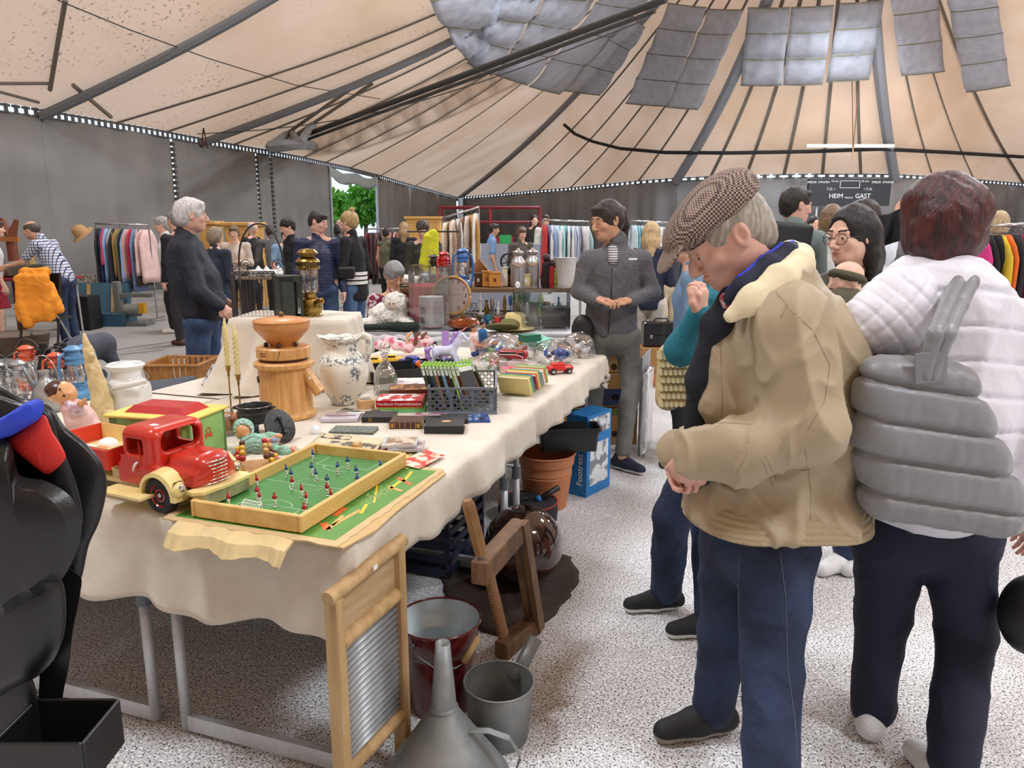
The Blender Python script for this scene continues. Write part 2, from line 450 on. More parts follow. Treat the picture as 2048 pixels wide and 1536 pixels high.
for i in range(len(cols)-1):
 for j in range(NR):
  a=i*(NR+1)+j;rf.append((a,a+NR+1,a+NR+2,a+1))
mr,n_,b_,out_,mixn=spotted('tent_membrane',srgb(240,216,178),srgb(112,84,52),5.5,.665,.72,.75,base2=srgb(228,198,158),bscale=.25)
# mildew speckle shows mostly in patches
tcm=n_.nodes.new('ShaderNodeTexCoord')
n1=n_.nodes.new('ShaderNodeTexNoise');n1.inputs['Scale'].default_value=13.;n1.inputs['Detail'].default_value=4;n_.links.new(tcm.outputs['Object'],n1.inputs['Vector'])
n2=n_.nodes.new('ShaderNodeTexNoise');n2.inputs['Scale'].default_value=.45;n_.links.new(tcm.outputs['Object'],n2.inputs['Vector'])
r1=n_.nodes.new('ShaderNodeMapRange');r1.inputs[1].default_value=.60;r1.inputs[2].default_value=.67;n_.links.new(n1.outputs[0],r1.inputs[0])
sxm=n_.nodes.new('ShaderNodeSeparateXYZ');n_.links.new(tcm.outputs['Object'],sxm.inputs[0])
r3=n_.nodes.new('ShaderNodeMapRange');r3.inputs[1].default_value=1.;r3.inputs[2].default_value=-4.;n_.links.new(sxm.outputs[0],r3.inputs[0])
r2=n_.nodes.new('ShaderNodeMapRange');r2.inputs[1].default_value=.46;r2.inputs[2].default_value=.62;n_.links.new(n2.outputs[0],r2.inputs[0])
mu=n_.nodes.new('ShaderNodeMath');mu.operation='MULTIPLY';n_.links.new(r1.outputs[0],mu.inputs[0]);n_.links.new(r2.outputs[0],mu.inputs[1])
mu3=n_.nodes.new('ShaderNodeMath');mu3.operation='MULTIPLY';n_.links.new(mu.outputs[0],mu3.inputs[0]);n_.links.new(r3.outputs[0],mu3.inputs[1])
mu2=n_.nodes.new('ShaderNodeMath');mu2.operation='MULTIPLY';mu2.inputs[1].default_value=.6;n_.links.new(mu3.outputs[0],mu2.inputs[0])
mm=n_.nodes.new('ShaderNodeMix');mm.data_type='RGBA';g_=mixn(.25,srgb(244,208,178),srgb(228,190,156),.4,.6)
n_.links.new(mu2.outputs[0],mm.inputs[0]);n_.links.new(g_,mm.inputs[6]);mm.inputs[7].default_value=(*srgb(92,66,38),1)
n_.links.new(mm.outputs[2],b_.inputs['Base Color'])
tr=n_.nodes.new('ShaderNodeBsdfTranslucent');ms=n_.nodes.new('ShaderNodeMixShader');ms.inputs[0].default_value=.37
n_.links.new(mm.outputs[2],tr.inputs[0]);n_.links.new(b_.outputs[0],ms.inputs[1]);n_.links.new(tr.outputs[0],ms.inputs[2])
n_.links.new(ms.outputs[0],n_.nodes['Material Output'].inputs[0])
me=bpy.data.meshes.new('ceiling');me.from_pydata(rv,[],rf)
roof=link_mesh('ceiling',me,mr,None,True)
tag(roof,'cream translucent tent roof membrane with radiating seams',kind='structure')
ROOF=BVHTree.FromPolygons([Vector(v)for v in rv],rf)
def onroof(px,py,off=0.):
 d=ray(px,py).normalized();h=ROOF.ray_cast(cam.location,d)
 if h[0]is None:return P(px,py,20)
 return h[0]-d*off
gseam=mat('seam_tape',srgb(150,140,128),.8,translucent=.35);dseam=cm(62,60,58,.7)
def strip_on(i,wd,m,name,label,t0=0.,t1=1.,thick=None,f=0.):
 e=E[i].lerp(E[i+1],f)if f else E[i];tg=TG[i].lerp(TG[i+1],f)if f else TG[i]
 q=MB();N=18
 pts=[roofpt(e,tg,t0+(t1-t0)*k/N)-Vector((0,0,(thick or .03)+.0))for k in range(N+1)]
 if thick:q.tube(pts,wd,8)
 else:
  tn=(E[min(i+1,len(E)-1)]-E[max(i-1,0)]).normalized()
  q.loft([[p-tn*wd,p+tn*wd,p+tn*wd-Vector((0,0,.02)),p-tn*wd-Vector((0,0,.02))]for p in pts])
 o=q.build(name,m);tag(o,label,kind='structure');return o
mains={NP+1:.13,NP+4:.13,NP+12:.16,NP+18:.22,NP+24:.22}
q=MB()
for i in range(1,len(E)-1):
 if i in mains or i==NP:continue
 e,tg=E[i],TG[i];tn=(E[i+1]-E[i-1]).normalized();wd=.035+.0011*e.y if e.y>0 else .05
 pts=[roofpt(e,tg,k/18)-Vector((0,0,.04))for k in range(19)]
 q.loft([[p-tn*wd,p+tn*wd,p+tn*wd-Vector((0,0,.015)),p-tn*wd-Vector((0,0,.015))]for p in pts])
tag(q.build('trim_1',gseam),'grey welded seams running up the tent roof',kind='structure')
for i,wd in mains.items():
 strip_on(i,wd*(.8 if i<NP+9 else 1),cm(116,117,120,.6)if i<NP+9 else cm(140,142,148,.6),'roof_beam','grey roof strut under the tent membrane',thick=.16)
# cross webbing near the left strut
def roofline(pxs,r,m,name,label,off=.08,kind='structure'):
 q=MB();pts=[]
 for k in range(len(pxs)-1):
  for j in range(8):
   f=j/8;pts.append(onroof(pxs[k][0]*(1-f)+pxs[k+1][0]*f,pxs[k][1]*(1-f)+pxs[k+1][1]*f,off))
 pts.append(onroof(*pxs[-1],off));q.tube(pts,r,6)
 return tag(q.build(name,m),label,kind=kind)
roofline([(100,180),(115,90),(131,0)],.045,gseam,'trim_2','grey webbing strap sewn on the roof left of the strut')
roofline([(0,167),(100,167)],.035,gseam,'trim_3','short level webbing strap near the left eave')
roofline([(146,170),(222,234)],.045,gseam,'trim_4','short webbing strap branching from the left strut to the eave')
roofline([(0,184),(78,205)],.03,gseam,'trim_5','thin webbing strap above the left eave')
roofline([(115,0),(260,60),(420,118),(590,170),(760,198)],.012,dseam,'roof_cord','thin dark cord crossing below the left roof panels',.25)
def bar(a,b,r,m,name,label,kind='structure',seg=8,sag=0):
 q=MB();a=Vector(a);b=Vector(b)
 pts=[a.lerp(b,t/10)-Vector((0,0,sag*math.sin(PI*t/10)))for t in range(11)]if sag else[a,b]
 q.tube(pts,r,seg);return tag(q.build(name,m),label,kind=kind)
pa=eave[6]
bar(pa+Vector((0,-.1,.03)),P(1332,-2,15.),.075,dseam,'roof_pole','upper of two long dark poles slanting up from the left eave')
bar(pa+Vector((.12,-.3,-.12)),P(1310,22,15.),.045,dseam,'roof_pole','lower of two long dark poles slanting up from the left eave')
bar(P(395,268,20.5),P(1290,40,14.5),.012,dseam,'roof_cord','thin guy rope hanging beside the long poles',sag=.5)
# broad tape pieces near the long poles
for a,b in(((575,265),(737,152)),((590,270),(745,166))):
 roofline([a,b],.06,gseam,'trim_6','grey reinforcing tape welded to the roof',.05)
# light-coloured beam lying on eave of the far wall and the sagging black cable bundle
roofline([(1128,249),(1150,268),(1185,283),(1240,297),(1330,305),(1460,306),(1620,303),(1760,298),(1900,305),(2048,314)],.085,cm(28,28,30,.7),'cable_bundle','black cable bundle sagging across the far roof',.5)
a=P(1612,292,32.5);b=P(1788,292,32.5)
q=MB();q.box((a+b)/2,((b-a).length,.12,.14));tag(q.build('light_batten',cm(225,220,208,.5)),'white batten hanging under the far roof',kind='structure')
for x0,x1,y0,y1 in((1704,1706,150,292),(1722,1706,120,300)):
 bar(onroof(x0,y0,.2),P(x1,y1,32.4),.02,cm(150,110,80,.8),'roof_cord','thin rope hanging down to the white batten',seg=5)
bar(P(1706,296,32.3),P(1706,325,32.3),.03,cm(190,150,110,.8),'roof_cord','short rope end below the white batten',seg=5)
# lattice arch outside, its shadow falls on the membrane
q=MB()
upp=[(560,292),(700,235),(860,160),(1010,92)];low=[(540,318),(720,300),(900,235),(1040,165)]
def lerp_px(l,t):
 t*=len(l)-1;i=min(int(t),len(l)-2);f=t-i
 return(l[i][0]*(1-f)+l[i+1][0]*f,l[i][1]*(1-f)+l[i+1][1]*f)
def lift(p):return onroof(*p)+Vector((0,0,.30))
N=18
for l in(upp,low):q.tube([lift(lerp_px(l,t/N))for t in range(N+1)],.16,6)
for t in range(N):
 a=lerp_px(upp,t/N)if t%2 else lerp_px(low,t/N);b=lerp_px(low,(t+1)/N)if t%2 else lerp_px(upp,(t+1)/N)
 q.tube([lift(a),lift(b)],.11,6)
tag(q.build('roof_truss',cm(120,120,120,.5)),'lattice arch truss above the roof seen as a shadow',kind='structure')
# walls: hanging grey tarpaulins, laced to the roof edge with a row of bright gaps
mw=mat('wall_tarp',srgb(136,134,131),.7,noise=(1.1,srgb(122,120,118),.8),bump=(1.5,.25))
mw2=mat('wall_tarp_far',srgb(142,142,143),.65,noise=(.6,srgb(126,126,128),.8),bump=(1.5,.25))
def wall_seg(i0,f0,i1,f1,name,m,wav=.05,n=60,top=.16,freq=6.,drop=0.):
 """tarp between eave parameters (index+fraction)"""
 q=MB();ps=[]
 u0,u1=i0+f0,i1+f1
 for k in range(n+1):
  u=u0+(u1-u0)*k/n;i=min(int(u),len(E)-2);ps.append(E[i].lerp(E[i+1],u-i))
 rings=[];L_=0
 for k,p in enumerate(ps):
  if k:L_+=(p-ps[k-1]).length
  d=(ps[min(k+1,n)]-ps[max(k-1,0)]).normalized();nr=Vector((-d.y,d.x,0))
  off=wav*(math.sin(L_*freq)+.5*math.sin(L_*freq*2.3+1)+.6*math.sin(L_*freq*.37+2))
  rings.append([(p.x+nr.x*off*s,p.y+nr.y*off*s,z)for z,s in((0.0,1.3),(1.2,1.1),(2.6,.8),(EH-top-drop,.35))])
 q.loft(rings,cap=False,close=False)
 o=q.build(name,m,smooth=True,solid=.006);return tag(o,None,None,kind='structure')
k0=NP
def upos(px):
 """eave parameter at photo column px"""
 xs=[p[0]for p in eave_px]
 for i in range(len(xs)-1):
  if xs[i]<=px<=xs[i+1]:return NP+i+(px-xs[i])/(xs[i+1]-xs[i])
def seg(px0,px1,name,label,m,**kw):
 u0=px0 if px0<0 else upos(px0);u1=upos(px1)
 o=wall_seg(int(u0),u0-int(u0),int(u1),u1-int(u1),name,m,**kw);o['label']=label;return o
o=wall_seg(0,0,NP,.95,'wall_left',mw,wav=.04,n=80,freq=4);o['label']='left grey tarpaulin wall, nearest sheet'
seg(78,338,'wall_left','left grey tarpaulin wall between the two left struts',mw,wav=.04,freq=4)
seg(342.5,507,'wall_left','left grey tarpaulin wall behind the white-haired man',mw,wav=.03,freq=3)
seg(510.5,538,'wall_left','narrow left wall tarpaulin behind the vest man',mw,wav=.03,freq=5)
seg(540,659,'wall_left','left grey tarpaulin wall beside the doorway',mw,wav=.04,freq=3)
seg(752,814,'wall_left','pleated grey tarpaulin right of the doorway',mw,wav=.09,freq=3.5)
seg(821,915,'wall_left','last pleated tarpaulin of the left wall before the corner',mw,wav=.22,freq=1.7,n=110)
seg(915,1353,'wall_back','pleated far wall tarpaulin behind the clothes rails',mw2,wav=.10,freq=2.6,n=160)
seg(1353.5,1600,'wall_back','far wall tarpaulin beneath the exit sign',mw2,wav=.06,freq=1.6,n=90)
seg(1600.5,1860,'wall_back','far wall tarpaulin behind the scoreboard',mw2,wav=.06,freq=1.6,n=90)
o=wall_seg(NP+25,0,len(E)-1,0,'wall_right',mw2,wav=.08,n=140,freq=1.7);o['label']='right grey tarpaulin wall behind the clothes'
q=MB();q.quad((-14,-8,0),(34.5,-8,0),(34.5,-8,EH),(-14,-8,EH));tag(q.build('wall_front',mw),'grey tarpaulin wall at the near end of the hall',kind='structure')
q=MB();q.add([(-14,-8,EH),(34.5,-8,EH),(-3,-8,14.2)],[(0,1,2)]);tag(q.build('wall_front',mr),'cream tent gable at the near end of the hall',kind='structure')
# lacing: dark toggles that break the bright slit into scallops
q=MB();md=cm(92,90,86,.7)
L_=0;u=0.0
for i in range(0,len(E)-1):
 a,b=E[i],E[i+1];ln=(b-a).length;st=.17 if i<NP+10 else .42;n=max(2,int(ln/st))
 if i>=NP+len(eave)-1 or i<2:continue
 d=(b-a).normalized()
 R=Matrix((d,Vector((-d.y,d.x,0)),Vector((0,0,1)))).transposed()
 for k in range(n):
  c=a.lerp(b,(k+.5)/n)
  q.box((c.x,c.y,EH-.085),(st*.42,.03,.17),R=R)
  q.box((c.x,c.y,EH-.03),(st*1.02,.02,.05),R=R)
  q.box((c.x,c.y,EH-.165),(st*1.02,.02,.035),R=R)
tag(q.build('trim_7',md),'laced eave edge with a row of eyelets letting daylight in',kind='structure')
# lacing across the vertical gaps
q=MB()
for px in(340.5,509,539.2):
 u=upos(px);i=int(u);p=E[i].lerp(E[i+1],u-i)
 for k in range(26):q.box((p.x,p.y,.2+k*.14),(.12,.12,.085))
tag(q.build('trim_8',md),'toggles lacing the tarpaulins together',kind='structure')
# rolled up door tarp, doorway posts
ua,ub=upos(660),upos(751)
pA=E[int(ua)].lerp(E[int(ua)+1],ua-int(ua));pB=E[int(ub)].lerp(E[int(ub)+1],ub-int(ub))
q=MB();N=14
rings=[]
for k in range(N+1):
 f=k/N;p=pA.lerp(pB,f);dip=.28*math.sin(PI*f)+.12*math.sin(PI*f*3)
 rings.append([(p.x,p.y-.25*math.cos(a),EH-.28-dip*.8+.22*math.sin(a)+.03*math.sin(5*a+k))for a in[2*PI*j/10 for j in range(10)]])
q.loft(rings);tag(q.build('door_1',mat('rolled_tarp',srgb(170,176,176),.6,bump=(6,.4)),smooth=True),'rolled up pale tarpaulin above the open tent doorway',kind='structure')
for px,r in((659.5,.05),(752,.06),(817.5,.03)):
 u=upos(px);i=int(u);p=E[i].lerp(E[i+1],u-i)
 bar((p.x,p.y-.1,0),(p.x,p.y-.1,EH-.15),r,cm(178,184,188,.4),'door_post','pale metal post at photo edge of the tent doorway gap')
# post under the low corner
c=E[NP+12]
cp=Vector((c.x+.25,c.y-1.5,0));cp=P(921,400,40.)
bar((cp.x,40,0),(cp.x,40,cp.z+.1),.13,cm(190,205,215,.35),'tent_pole','pale metal pole under the lowest corner of the roof')
# what is outside the doorway: bright ground and green bushes
q=MB();q.quad((-40,20,-.05),(-13.9,20,-.05),(-13.9,90,-.05),(-40,90,-.05));q.quad((-13.95,66.1,-.05),(36,66.1,-.05),(36,120,-.05),(-13.95,120,-.05))
tag(q.build('ground',cm(225,225,215,.9)),'bright gravel outside the tent',kind='structure')
leafm=mat('foliage',srgb(120,185,60),.6,noise=(2.,srgb(60,130,30),.9),translucent=.35)
def leaf_cloud(name,label,c,r,n=900,s=.22,cat='tree'):
 t=thing(name,label,cat,(c[0],c[1],0))
 q=MB();q.tube([(0,0,0),(0.05,0,c[2]*.6),(0,0,c[2])],[.16,.12,.05],8);q.build('trunk',cm(96,76,56,.9),t,smooth=True)
 q=MB();rnd=random.Random(hash(label)%999)
 for _ in range(n):
  v=Vector((rnd.gauss(0,1),rnd.gauss(0,1),rnd.gauss(0,1))).normalized()*rnd.uniform(.55,1.)
  p=Vector((v.x*r[0],v.y*r[1],c[2]+v.z*r[2]));R=Euler((rnd.uniform(0,6),rnd.uniform(0,6),rnd.uniform(0,6))).to_matrix()
  q.add([p+R@Vector(a)for a in((-s,0,0),(0,-s*.6,0),(s,0,0),(0,s*.6,0))],[(0,1,2,3)])
 q.build('foliage',leafm,t);return t
g1=P(690,400,46.);leaf_cloud('tree','bright green leafy tree outside the doorway, on its left',(g1.x-1.0,46,2.6),(1.5,1.5,1.4))
g1=P(728,395,50.);leaf_cloud('tree','bright green leafy tree outside the doorway, on its right',(g1.x,50,3.2),(1.3,1.3,1.5))
g1=P(676,440,42.);leaf_cloud('bush','low green bush outside at the foot of the doorway',(g1.x,42,1.5),(1.0,.8,.7),350,cat='bush')
# grey sun-shade sheets slung under the roof
ms_=mat('shade_sheet',srgb(222,226,236),.6,noise=(3.,srgb(200,204,212),.7),translucent=.62)
mw_=cm(128,124,92,.8)
def shade(px,rows,label,top=None,drop=.55):
 """px: four corners tl,tr,br,bl in the photo; rows: number of cells"""
 t=thing('shade_sheet',label,'shade sheet',(0,0,0),group=None)
 nu,nv=8,rows*6;vs=[]
 tl,tr_,br,bl=px;pts={}
 def pt(u,v):
  x=(tl[0]*(1-u)+tr_[0]*u)*(1-v)+(bl[0]*(1-u)+br[0]*u)*v
  y=(tl[1]*(1-u)+tr_[1]*u)*(1-v)+(bl[1]*(1-u)+br[1]*u)*v
  return x,y
 dc=[max(4.,(onroof(*c,0)-cam.location).length-.55)for c in px]
 def f(u,v):
  x,y=pt(u,v);d=ray(x,y).normalized()
  hit=ROOF.ray_cast(cam.location,d)[0];dist=(dc[0]*(1-u)+dc[1]*u)*(1-v)+(dc[3]*(1-u)+dc[2]*u)*v
  if hit is not None:dist=(hit-cam.location).length-.6
  p=cam.location+d*(dist)
  cell=(v*rows)%1.0 if v<1 else 0
  p.z-=.16*math.sin(PI*cell)+.02*math.sin(PI*u)
  return tuple(p)
 q=MB();q.grid(f,nu,nv);q.build('sheet',ms_,t,smooth=True,solid=.01)
 for r in range(rows+1):
  q=MB()
  v=r/rows;q.tube([Vector(f(u/6,min(v,.9999)if r<rows else 1.0))-Vector((0,0,.02))for u in range(7)],.018,5)
  q.build('batten',mw_,t)
 return t
SH=[([(860,0),(1010,-30),(960,150),(925,105)],2,'small grey shade sheet at the ring, nearest the long poles'),
 ([(1336,5),(1413,14),(1333,212),(1251,206)],4,'long grey shade sheet left of the middle, four cells'),
 ([(1417,17),(1486,18),(1397,218),(1331,213)],4,'long grey shade sheet beside its twin, torn near its bottom'),
 ([(1496,14),(1580,14),(1563,170),(1481,170)],3,'middle grey shade sheet, first of a set of three'),
 ([(1582,14),(1668,9),(1645,168),(1566,169)],3,'middle grey shade sheet, centre of a set of three'),
 ([(1680,6),(1768,0),(1738,158),(1652,163)],3,'middle grey shade sheet, last of a set of three, torn'),
 ([(1780,-30),(1874,-45),(1890,142),(1803,150)],3,'short grey shade sheet right of the thick strut'),
 ([(1890,-30),(1990,-40),(2022,170),(1932,184)],4,'grey shade sheet at the far right of the roof'),
 ([(1010,-60),(1120,-60),(985,150),(935,125)],4,'grey shade sheet in the left ring, behind the long poles'),
 ([(1125,-60),(1230,-55),(1055,170),(990,148)],4,'second grey shade sheet of the left ring'),
 ([(1235,-50),(1325,-40),(1120,188),(1058,172)],4,'third grey shade sheet of the left ring'),
 ([(1260,25),(1290,55),(1200,190),(1124,180)],3,'last grey shade sheet of the left ring, torn'),
]
for c,r,l in SH:shade(c,r,l)
# ------------------------------------------------------------------ the stall: tables, cloth, goods
TA=math.atan2(.945,.328);TO=Vector((-.41,1.74,0));TZ=.745
U=Vector((.328,.945,0)).normalized();V=Vector((-U.y,U.x,0))
def T(u,v,z=TZ):return TO+U*u+V*v+Vector((0,0,z))
ORD=['first','second','third','fourth','fifth','sixth','seventh','eighth','ninth','tenth','eleventh','twelfth','thirteenth','fourteenth','fifteenth','sixteenth','seventeenth','eighteenth','nineteenth','twentieth']
alu=mat('brushed_aluminium',srgb(206,208,210),.5,.6,noise=(60.,srgb(180,182,186),.5))
steel=mat('polished_steel',srgb(200,200,204),.2,1.)
dsteel=mat('dull_steel',srgb(120,124,126),.45,.7)
chrome=mat('chrome',srgb(225,225,228),.08,1.)
blackp=cm(22,22,24,.35);greyp=cm(104,112,120,.5);whitep=cm(238,238,236,.5)
brass=mat('brass',srgb(176,148,84),.25,1.,noise=(20.,srgb(120,98,52),.5))
copper=mat('copper',srgb(170,98,62),.22,1.,noise=(14.,srgb(110,60,38),.6))
def folding_table(L,W,label,off=(0,0),h=.735,legs=True):
 t=thing('folding_table',label,'table',T(off[0],off[1],0),TA)
 q=MB();q.box((L/2,W/2,h-.015),(L,W,.022),bev=.004);q.build('tabletop',cm(150,150,146,.5),t)
 q=MB();
 for y in(.012,W-.012):q.box((L/2,y,h-.03),(L,.014,.04))
 for x in(.012,L-.012):q.box((x,W/2,h-.03),(.014,W-.024,.04))
 q.build('apron',alu,t)
 for x in(.05,L-.05):
  for y in(.05,W-.05):
   q=MB();q.tube([(x,y,h-.02),(x,y,.42)],.0125,10);lg=q.build('leg',alu,t,smooth=True)
   q=MB();q.tube([(x,y,.44),(x,y,.02)],.016,10);q.build('leg_extension',alu,lg,smooth=True)
   q=MB();q.tube([(x,y,.405),(x,y,.45)],.0205,12);q.build('collar',greyp,lg)
   q=MB();q.tube([(x,y,.50),(x+(.16 if x<L/2 else-.16),y,h-.04)],.005,6);q.build('brace',alu,t)
  q=MB();q.box((x,W/2,.04),(.02,W-.1,.05));q.build('foot_bar',alu,t)
 return t
folding_table(1.40,.66,'aluminium folding table under the cloth at the near right corner',(.0,.02))
folding_table(1.42,.66,'aluminium folding table under the cloth at the far right end',(1.46,.02))
folding_table(1.12,.66,'aluminium folding table beside the near one, its leg showing left',(.0,.70))
folding_table(1.75,.66,'aluminium folding table at the far end beneath the toys',(1.16,.70))
folding_table(.85,.40,'small folding table under the draped lantern riser',(1.16,1.38))
folding_table(1.12,1.02,'wide folding table at the left under the old lanterns',(.0,1.38))
linen=mat('linen_cloth',srgb(218,208,192),.85,noise=(9.,srgb(200,188,170),.6),bump=(26.,.35),sheen=.2)
def drape(u0,u1,v0,v1,hang,nu,nv,z=TZ,seed=0):
 """cloth over the table edges; hang=(u-,u+,v-,v+) lengths"""
 rnd=random.Random(seed);a,b,c,d=hang
 S=[u0-a+(u1+b-u0+a)*i/nu for i in range(nu+1)];Tt=[v0-c+(v1+d-v0+c)*j/nv for j in range(nv+1)]
 vs=[]
 for t in Tt:
  for s in S:
   cu=min(max(s,u0),u1);cv=min(max(t,v0),v1);du,dv=s-cu,t-cv;dd=math.hypot(du,dv)
   if dd<1e-6:
    zz=z+.0022*math.sin(9*s+3*t)*math.sin(7*t-2*s)+.0012*math.sin(31*s-9*t);vs.append(T(s,t,zz));continue
   nx,ny=du/dd,dv/dd;r=.018;ang=min(dd/r,PI/2);out=r*math.sin(ang);drop=r*(1-math.cos(ang))+max(0,dd-r*PI/2)
   al=s*ny*(1 if ny else 0)+t*nx
   k=drop/.25
   rip=(.022*math.sin(al*14+1.3)+.015*math.sin(al*31+.4)+.010*math.sin(al*5.2))*k
   if du and dv:rip+=.035*k*math.sin(6*math.atan2(abs(dv),abs(du)))
   out+=abs(.02*k)+rip
   if t<v0 and s<.34:out=min(out,.008 if s>u0 else .014)
   hem=.010*math.sin(al*4.1+.5)+.005*math.sin(al*17)if abs(dd)>.02 else 0
   vs.append(T(cu+nx*out,cv+ny*out,z-drop+hem*k))
 fs=[(j*(nu+1)+i,(j+1)*(nu+1)+i,(j+1)*(nu+1)+i+1,j*(nu+1)+i+1)for j in range(nv)for i in range(nu)]
 return vs,fs
vs,fs=drape(-.02,2.92,-.02,1.37,(.27,.16,.15,.0),190,70)
me=bpy.data.meshes.new('tablecloth');me.from_pydata([tuple(p)for p in vs],[],fs)
o=link_mesh('tablecloth',me,linen,None,True);q=o.modifiers.new('t','SOLIDIFY');q.thickness=.002
tag(o,'cream linen cloth over the long goods table, hanging over its edges','tablecloth')
vs,fs=drape(-.02,1.14,1.375,2.42,(.25,.14,.0,.2),70,70,TZ)
me=bpy.data.meshes.new('tablecloth');me.from_pydata([tuple(p)for p in vs],[],fs)
o=link_mesh('tablecloth',me,linen,None,True);q=o.modifiers.new('t','SOLIDIFY');q.thickness=.002
tag(o,'cream linen cloth on the left table under the lanterns','tablecloth')
vs,fs=drape(1.16,2.03,1.375,1.80,(.0,.12,.0,.14),50,30,TZ)
me=bpy.data.meshes.new('tablecloth');me.from_pydata([tuple(p)for p in vs],[],fs)
o=link_mesh('tablecloth',me,linen,None,True);q=o.modifiers.new('t','SOLIDIFY');q.thickness=.002
tag(o,'small cream cloth under the draped lantern riser','tablecloth')
# ---- raised block behind the mill, covered with the same linen
bc=[P(452,640,3.42),P(690,636,3.42)];bz=1.09
t=thing('display_riser','box draped in beige linen carrying the brass lantern','display box',((bc[0].x+bc[1].x)/2,3.42+.2,TZ+.002),0)
wd=(bc[1].x-bc[0].x);dp=.38;hh=bz-TZ
q=MB();q.box((0,0,hh/2-.004),(wd-.02,dp-.02,hh-.02));q.build('box',cm(150,120,84,.8),t)
def dr(uu,vv):
 # front and sides drape: perimeter parameter uu, height vv (0 top centre .. 1 hem)
 a=uu*2*PI;cx,cy=math.cos(a),math.sin(a);m=max(abs(cx)/(wd/2),abs(cy)/(dp/2));ex,ey=cx/m,cy/m
 if vv<.4:k=vv/.4;return(ex*k,ey*k,hh+.004*math.sin(ex*20)*k)
 k=(vv-.4)/.6;fl=.035*k*(math.sin(a*9+1)+.6*math.sin(a*17))+.05*k+(.15*k*k*max(0,-math.cos(a))*max(0,.3-math.sin(a)))
 L_=math.hypot(ex,ey);return(ex*(1+fl/L_),ey*(1+fl/L_),max(hh-.01-k*(hh-.012),.006+.012*abs(math.sin(a*8))))
q=MB();q.grid(dr,140,28);q.build('cloth_cover',linen,t,smooth=True)
# ---- red toy lorry
redp=mat('lorry_red',srgb(196,44,26),.28,noise=(7.,srgb(170,32,20),.6),coat=.4,bump=(60,.05))
creamp=mat('lorry_cream',srgb(236,216,150),.35,noise=(14.,srgb(222,196,124),.6),coat=.2)
rubber=cm(30,30,32,.7)
h_ang=math.radians(-25)
tk=thing('toy_truck','large red wooden toy lorry with cream mudguards and open cab window','toy truck',(-.905,1.992,TZ+.003),h_ang);tk.scale=(1.04,1.04,1.04)
q=MB();q.box((-.20,0,.052),(.62,.15,.016),bev=.003);q.box((-.10,-.118,.046),(.16,.062,.007));q.box((-.10,.118,.046),(.16,.062,.007));q.build('chassis',creamp,tk)
def fender(sy):
 q=MB();rings=[]
 for k in range(13):
  a=math.radians(-8+k*(196/12));r0,r1=.053,.064;
  y0,y1=sy*.072,sy*.118
  rings.append([(r0*math.cos(a),y0,.048+r0*math.sin(a)),(r1*1.05*math.cos(a),y0,.048+r1*1.08*math.sin(a)),(r1*math.cos(a),y1*.97,.048+r1*math.sin(a)),(r0*math.cos(a),y1,.048+r0*math.sin(a))])
 q.loft(rings if sy<0 else[list(reversed(r))for r in rings])
 q.box((.058,sy*.094,.068),(.03,.045,.045),bev=.012)
 f=q.build('mudguard',creamp,tk,smooth=True,auto=50)
 q=MB();q.lathe([(.0,0),(.011,0),(.011,.004),(.006,.007),(0,.008)],14,M=Matrix.Translation((.072,sy*.094,.078))@Matrix.Rotation(PI/2,4,'Y'));q.build('headlight',chrome,f,smooth=True)
fender(-1);fender(1)
s=Soft(.0035);s.box((-.092,0,.140),(.135,.180,.150),.030,k=.01);s.box((-.100,0,.085),(.150,.178,.06),.008,k=.01)
s.box((-.03,0,.172),(.11,.126,.052),.02,k=.004,cut=True,R=Matrix.Rotation(.2,3,'Y'))
s.box((-.100,0,.162),(.065,.30,.045),.008,k=.003,cut=True);s.box((-.094,0,.150),(.102,.145,.095),.01,k=.004,cut=True)
s.mesh('cab',redp,tk)
s=Soft(.0035);s.box((.035,0,.105),(.125,.118,.082),.026,k=.02);s.box((.02,0,.088),(.14,.150,.045),.014,k=.02);s.ell((.078,0,.095),(.032,.052,.052),k=.02)
s.cap((-.02,0,.146),(.09,0,.136),.004,.003,k=.008)
s.mesh('bonnet',redp,tk)
q=MB()
for k in range(8):
 z=.062+k*.0095;wv=.05-.0012*(k-3)**2+.006
 q.tube([(.106-.018*abs(y/.05)**2+.004,y*wv/.05,z+.002*(1-abs(y/.05)))for y in[-.05,-.035,-.018,0,.018,.035,.05]],.0024,6)
q.build('grille',chrome,tk,smooth=True,)['kind']='stuff'
q=MB();q.prism([(-.004,-.094),(.016,-.078),(.022,0),(.016,.078),(-.004,.094),(-.012,.09),(-.012,-.09)],.028,.060,M=Matrix.Translation((.112,0,0)));q.build('bumper',mat('worn_tin',srgb(150,140,116),.35,.5,noise=(22.,srgb(206,190,150),.9)),tk)
q=MB();q.prism([(-.004,-.096),(.018,-.08),(.024,0),(.018,.08),(-.004,.096),(-.03,.09),(-.03,-.09)],.060,.068,M=Matrix.Translation((.112,0,0)));q.build('bumper_top',creamp,tk)
def wheel(x,sy,r=.048):
 Mx=Matrix.Translation((x,sy*.095,r))@Matrix.Rotation(sy*-PI/2,4,'X')
 q=MB();q.lathe([(r*.62,-.014),(r*.9,-.016),(r,-.010),(r,.010),(r*.92,.016),(r*.64,.016),(r*.62,.010)],32,M=Mx);w_=q.build('wheel',rubber,tk,smooth=True,auto=40)
 q=MB();q.lathe([(0,.004),(r*.2,.006),(r*.3,.011),(r*.55,.007),(r*.63,.014),(r*.63,-.012),(0,-.012)],28,M=Mx);q.build('hub',mat('hub_red',srgb(190,24,34),.22,coat=.5),w_,smooth=True,auto=60)
 q=MB();q.lathe([(0,.016),(.005,.014),(.007,.009),(.007,.0)],12,M=Mx);q.build('hub_cap',steel,w_,smooth=True)
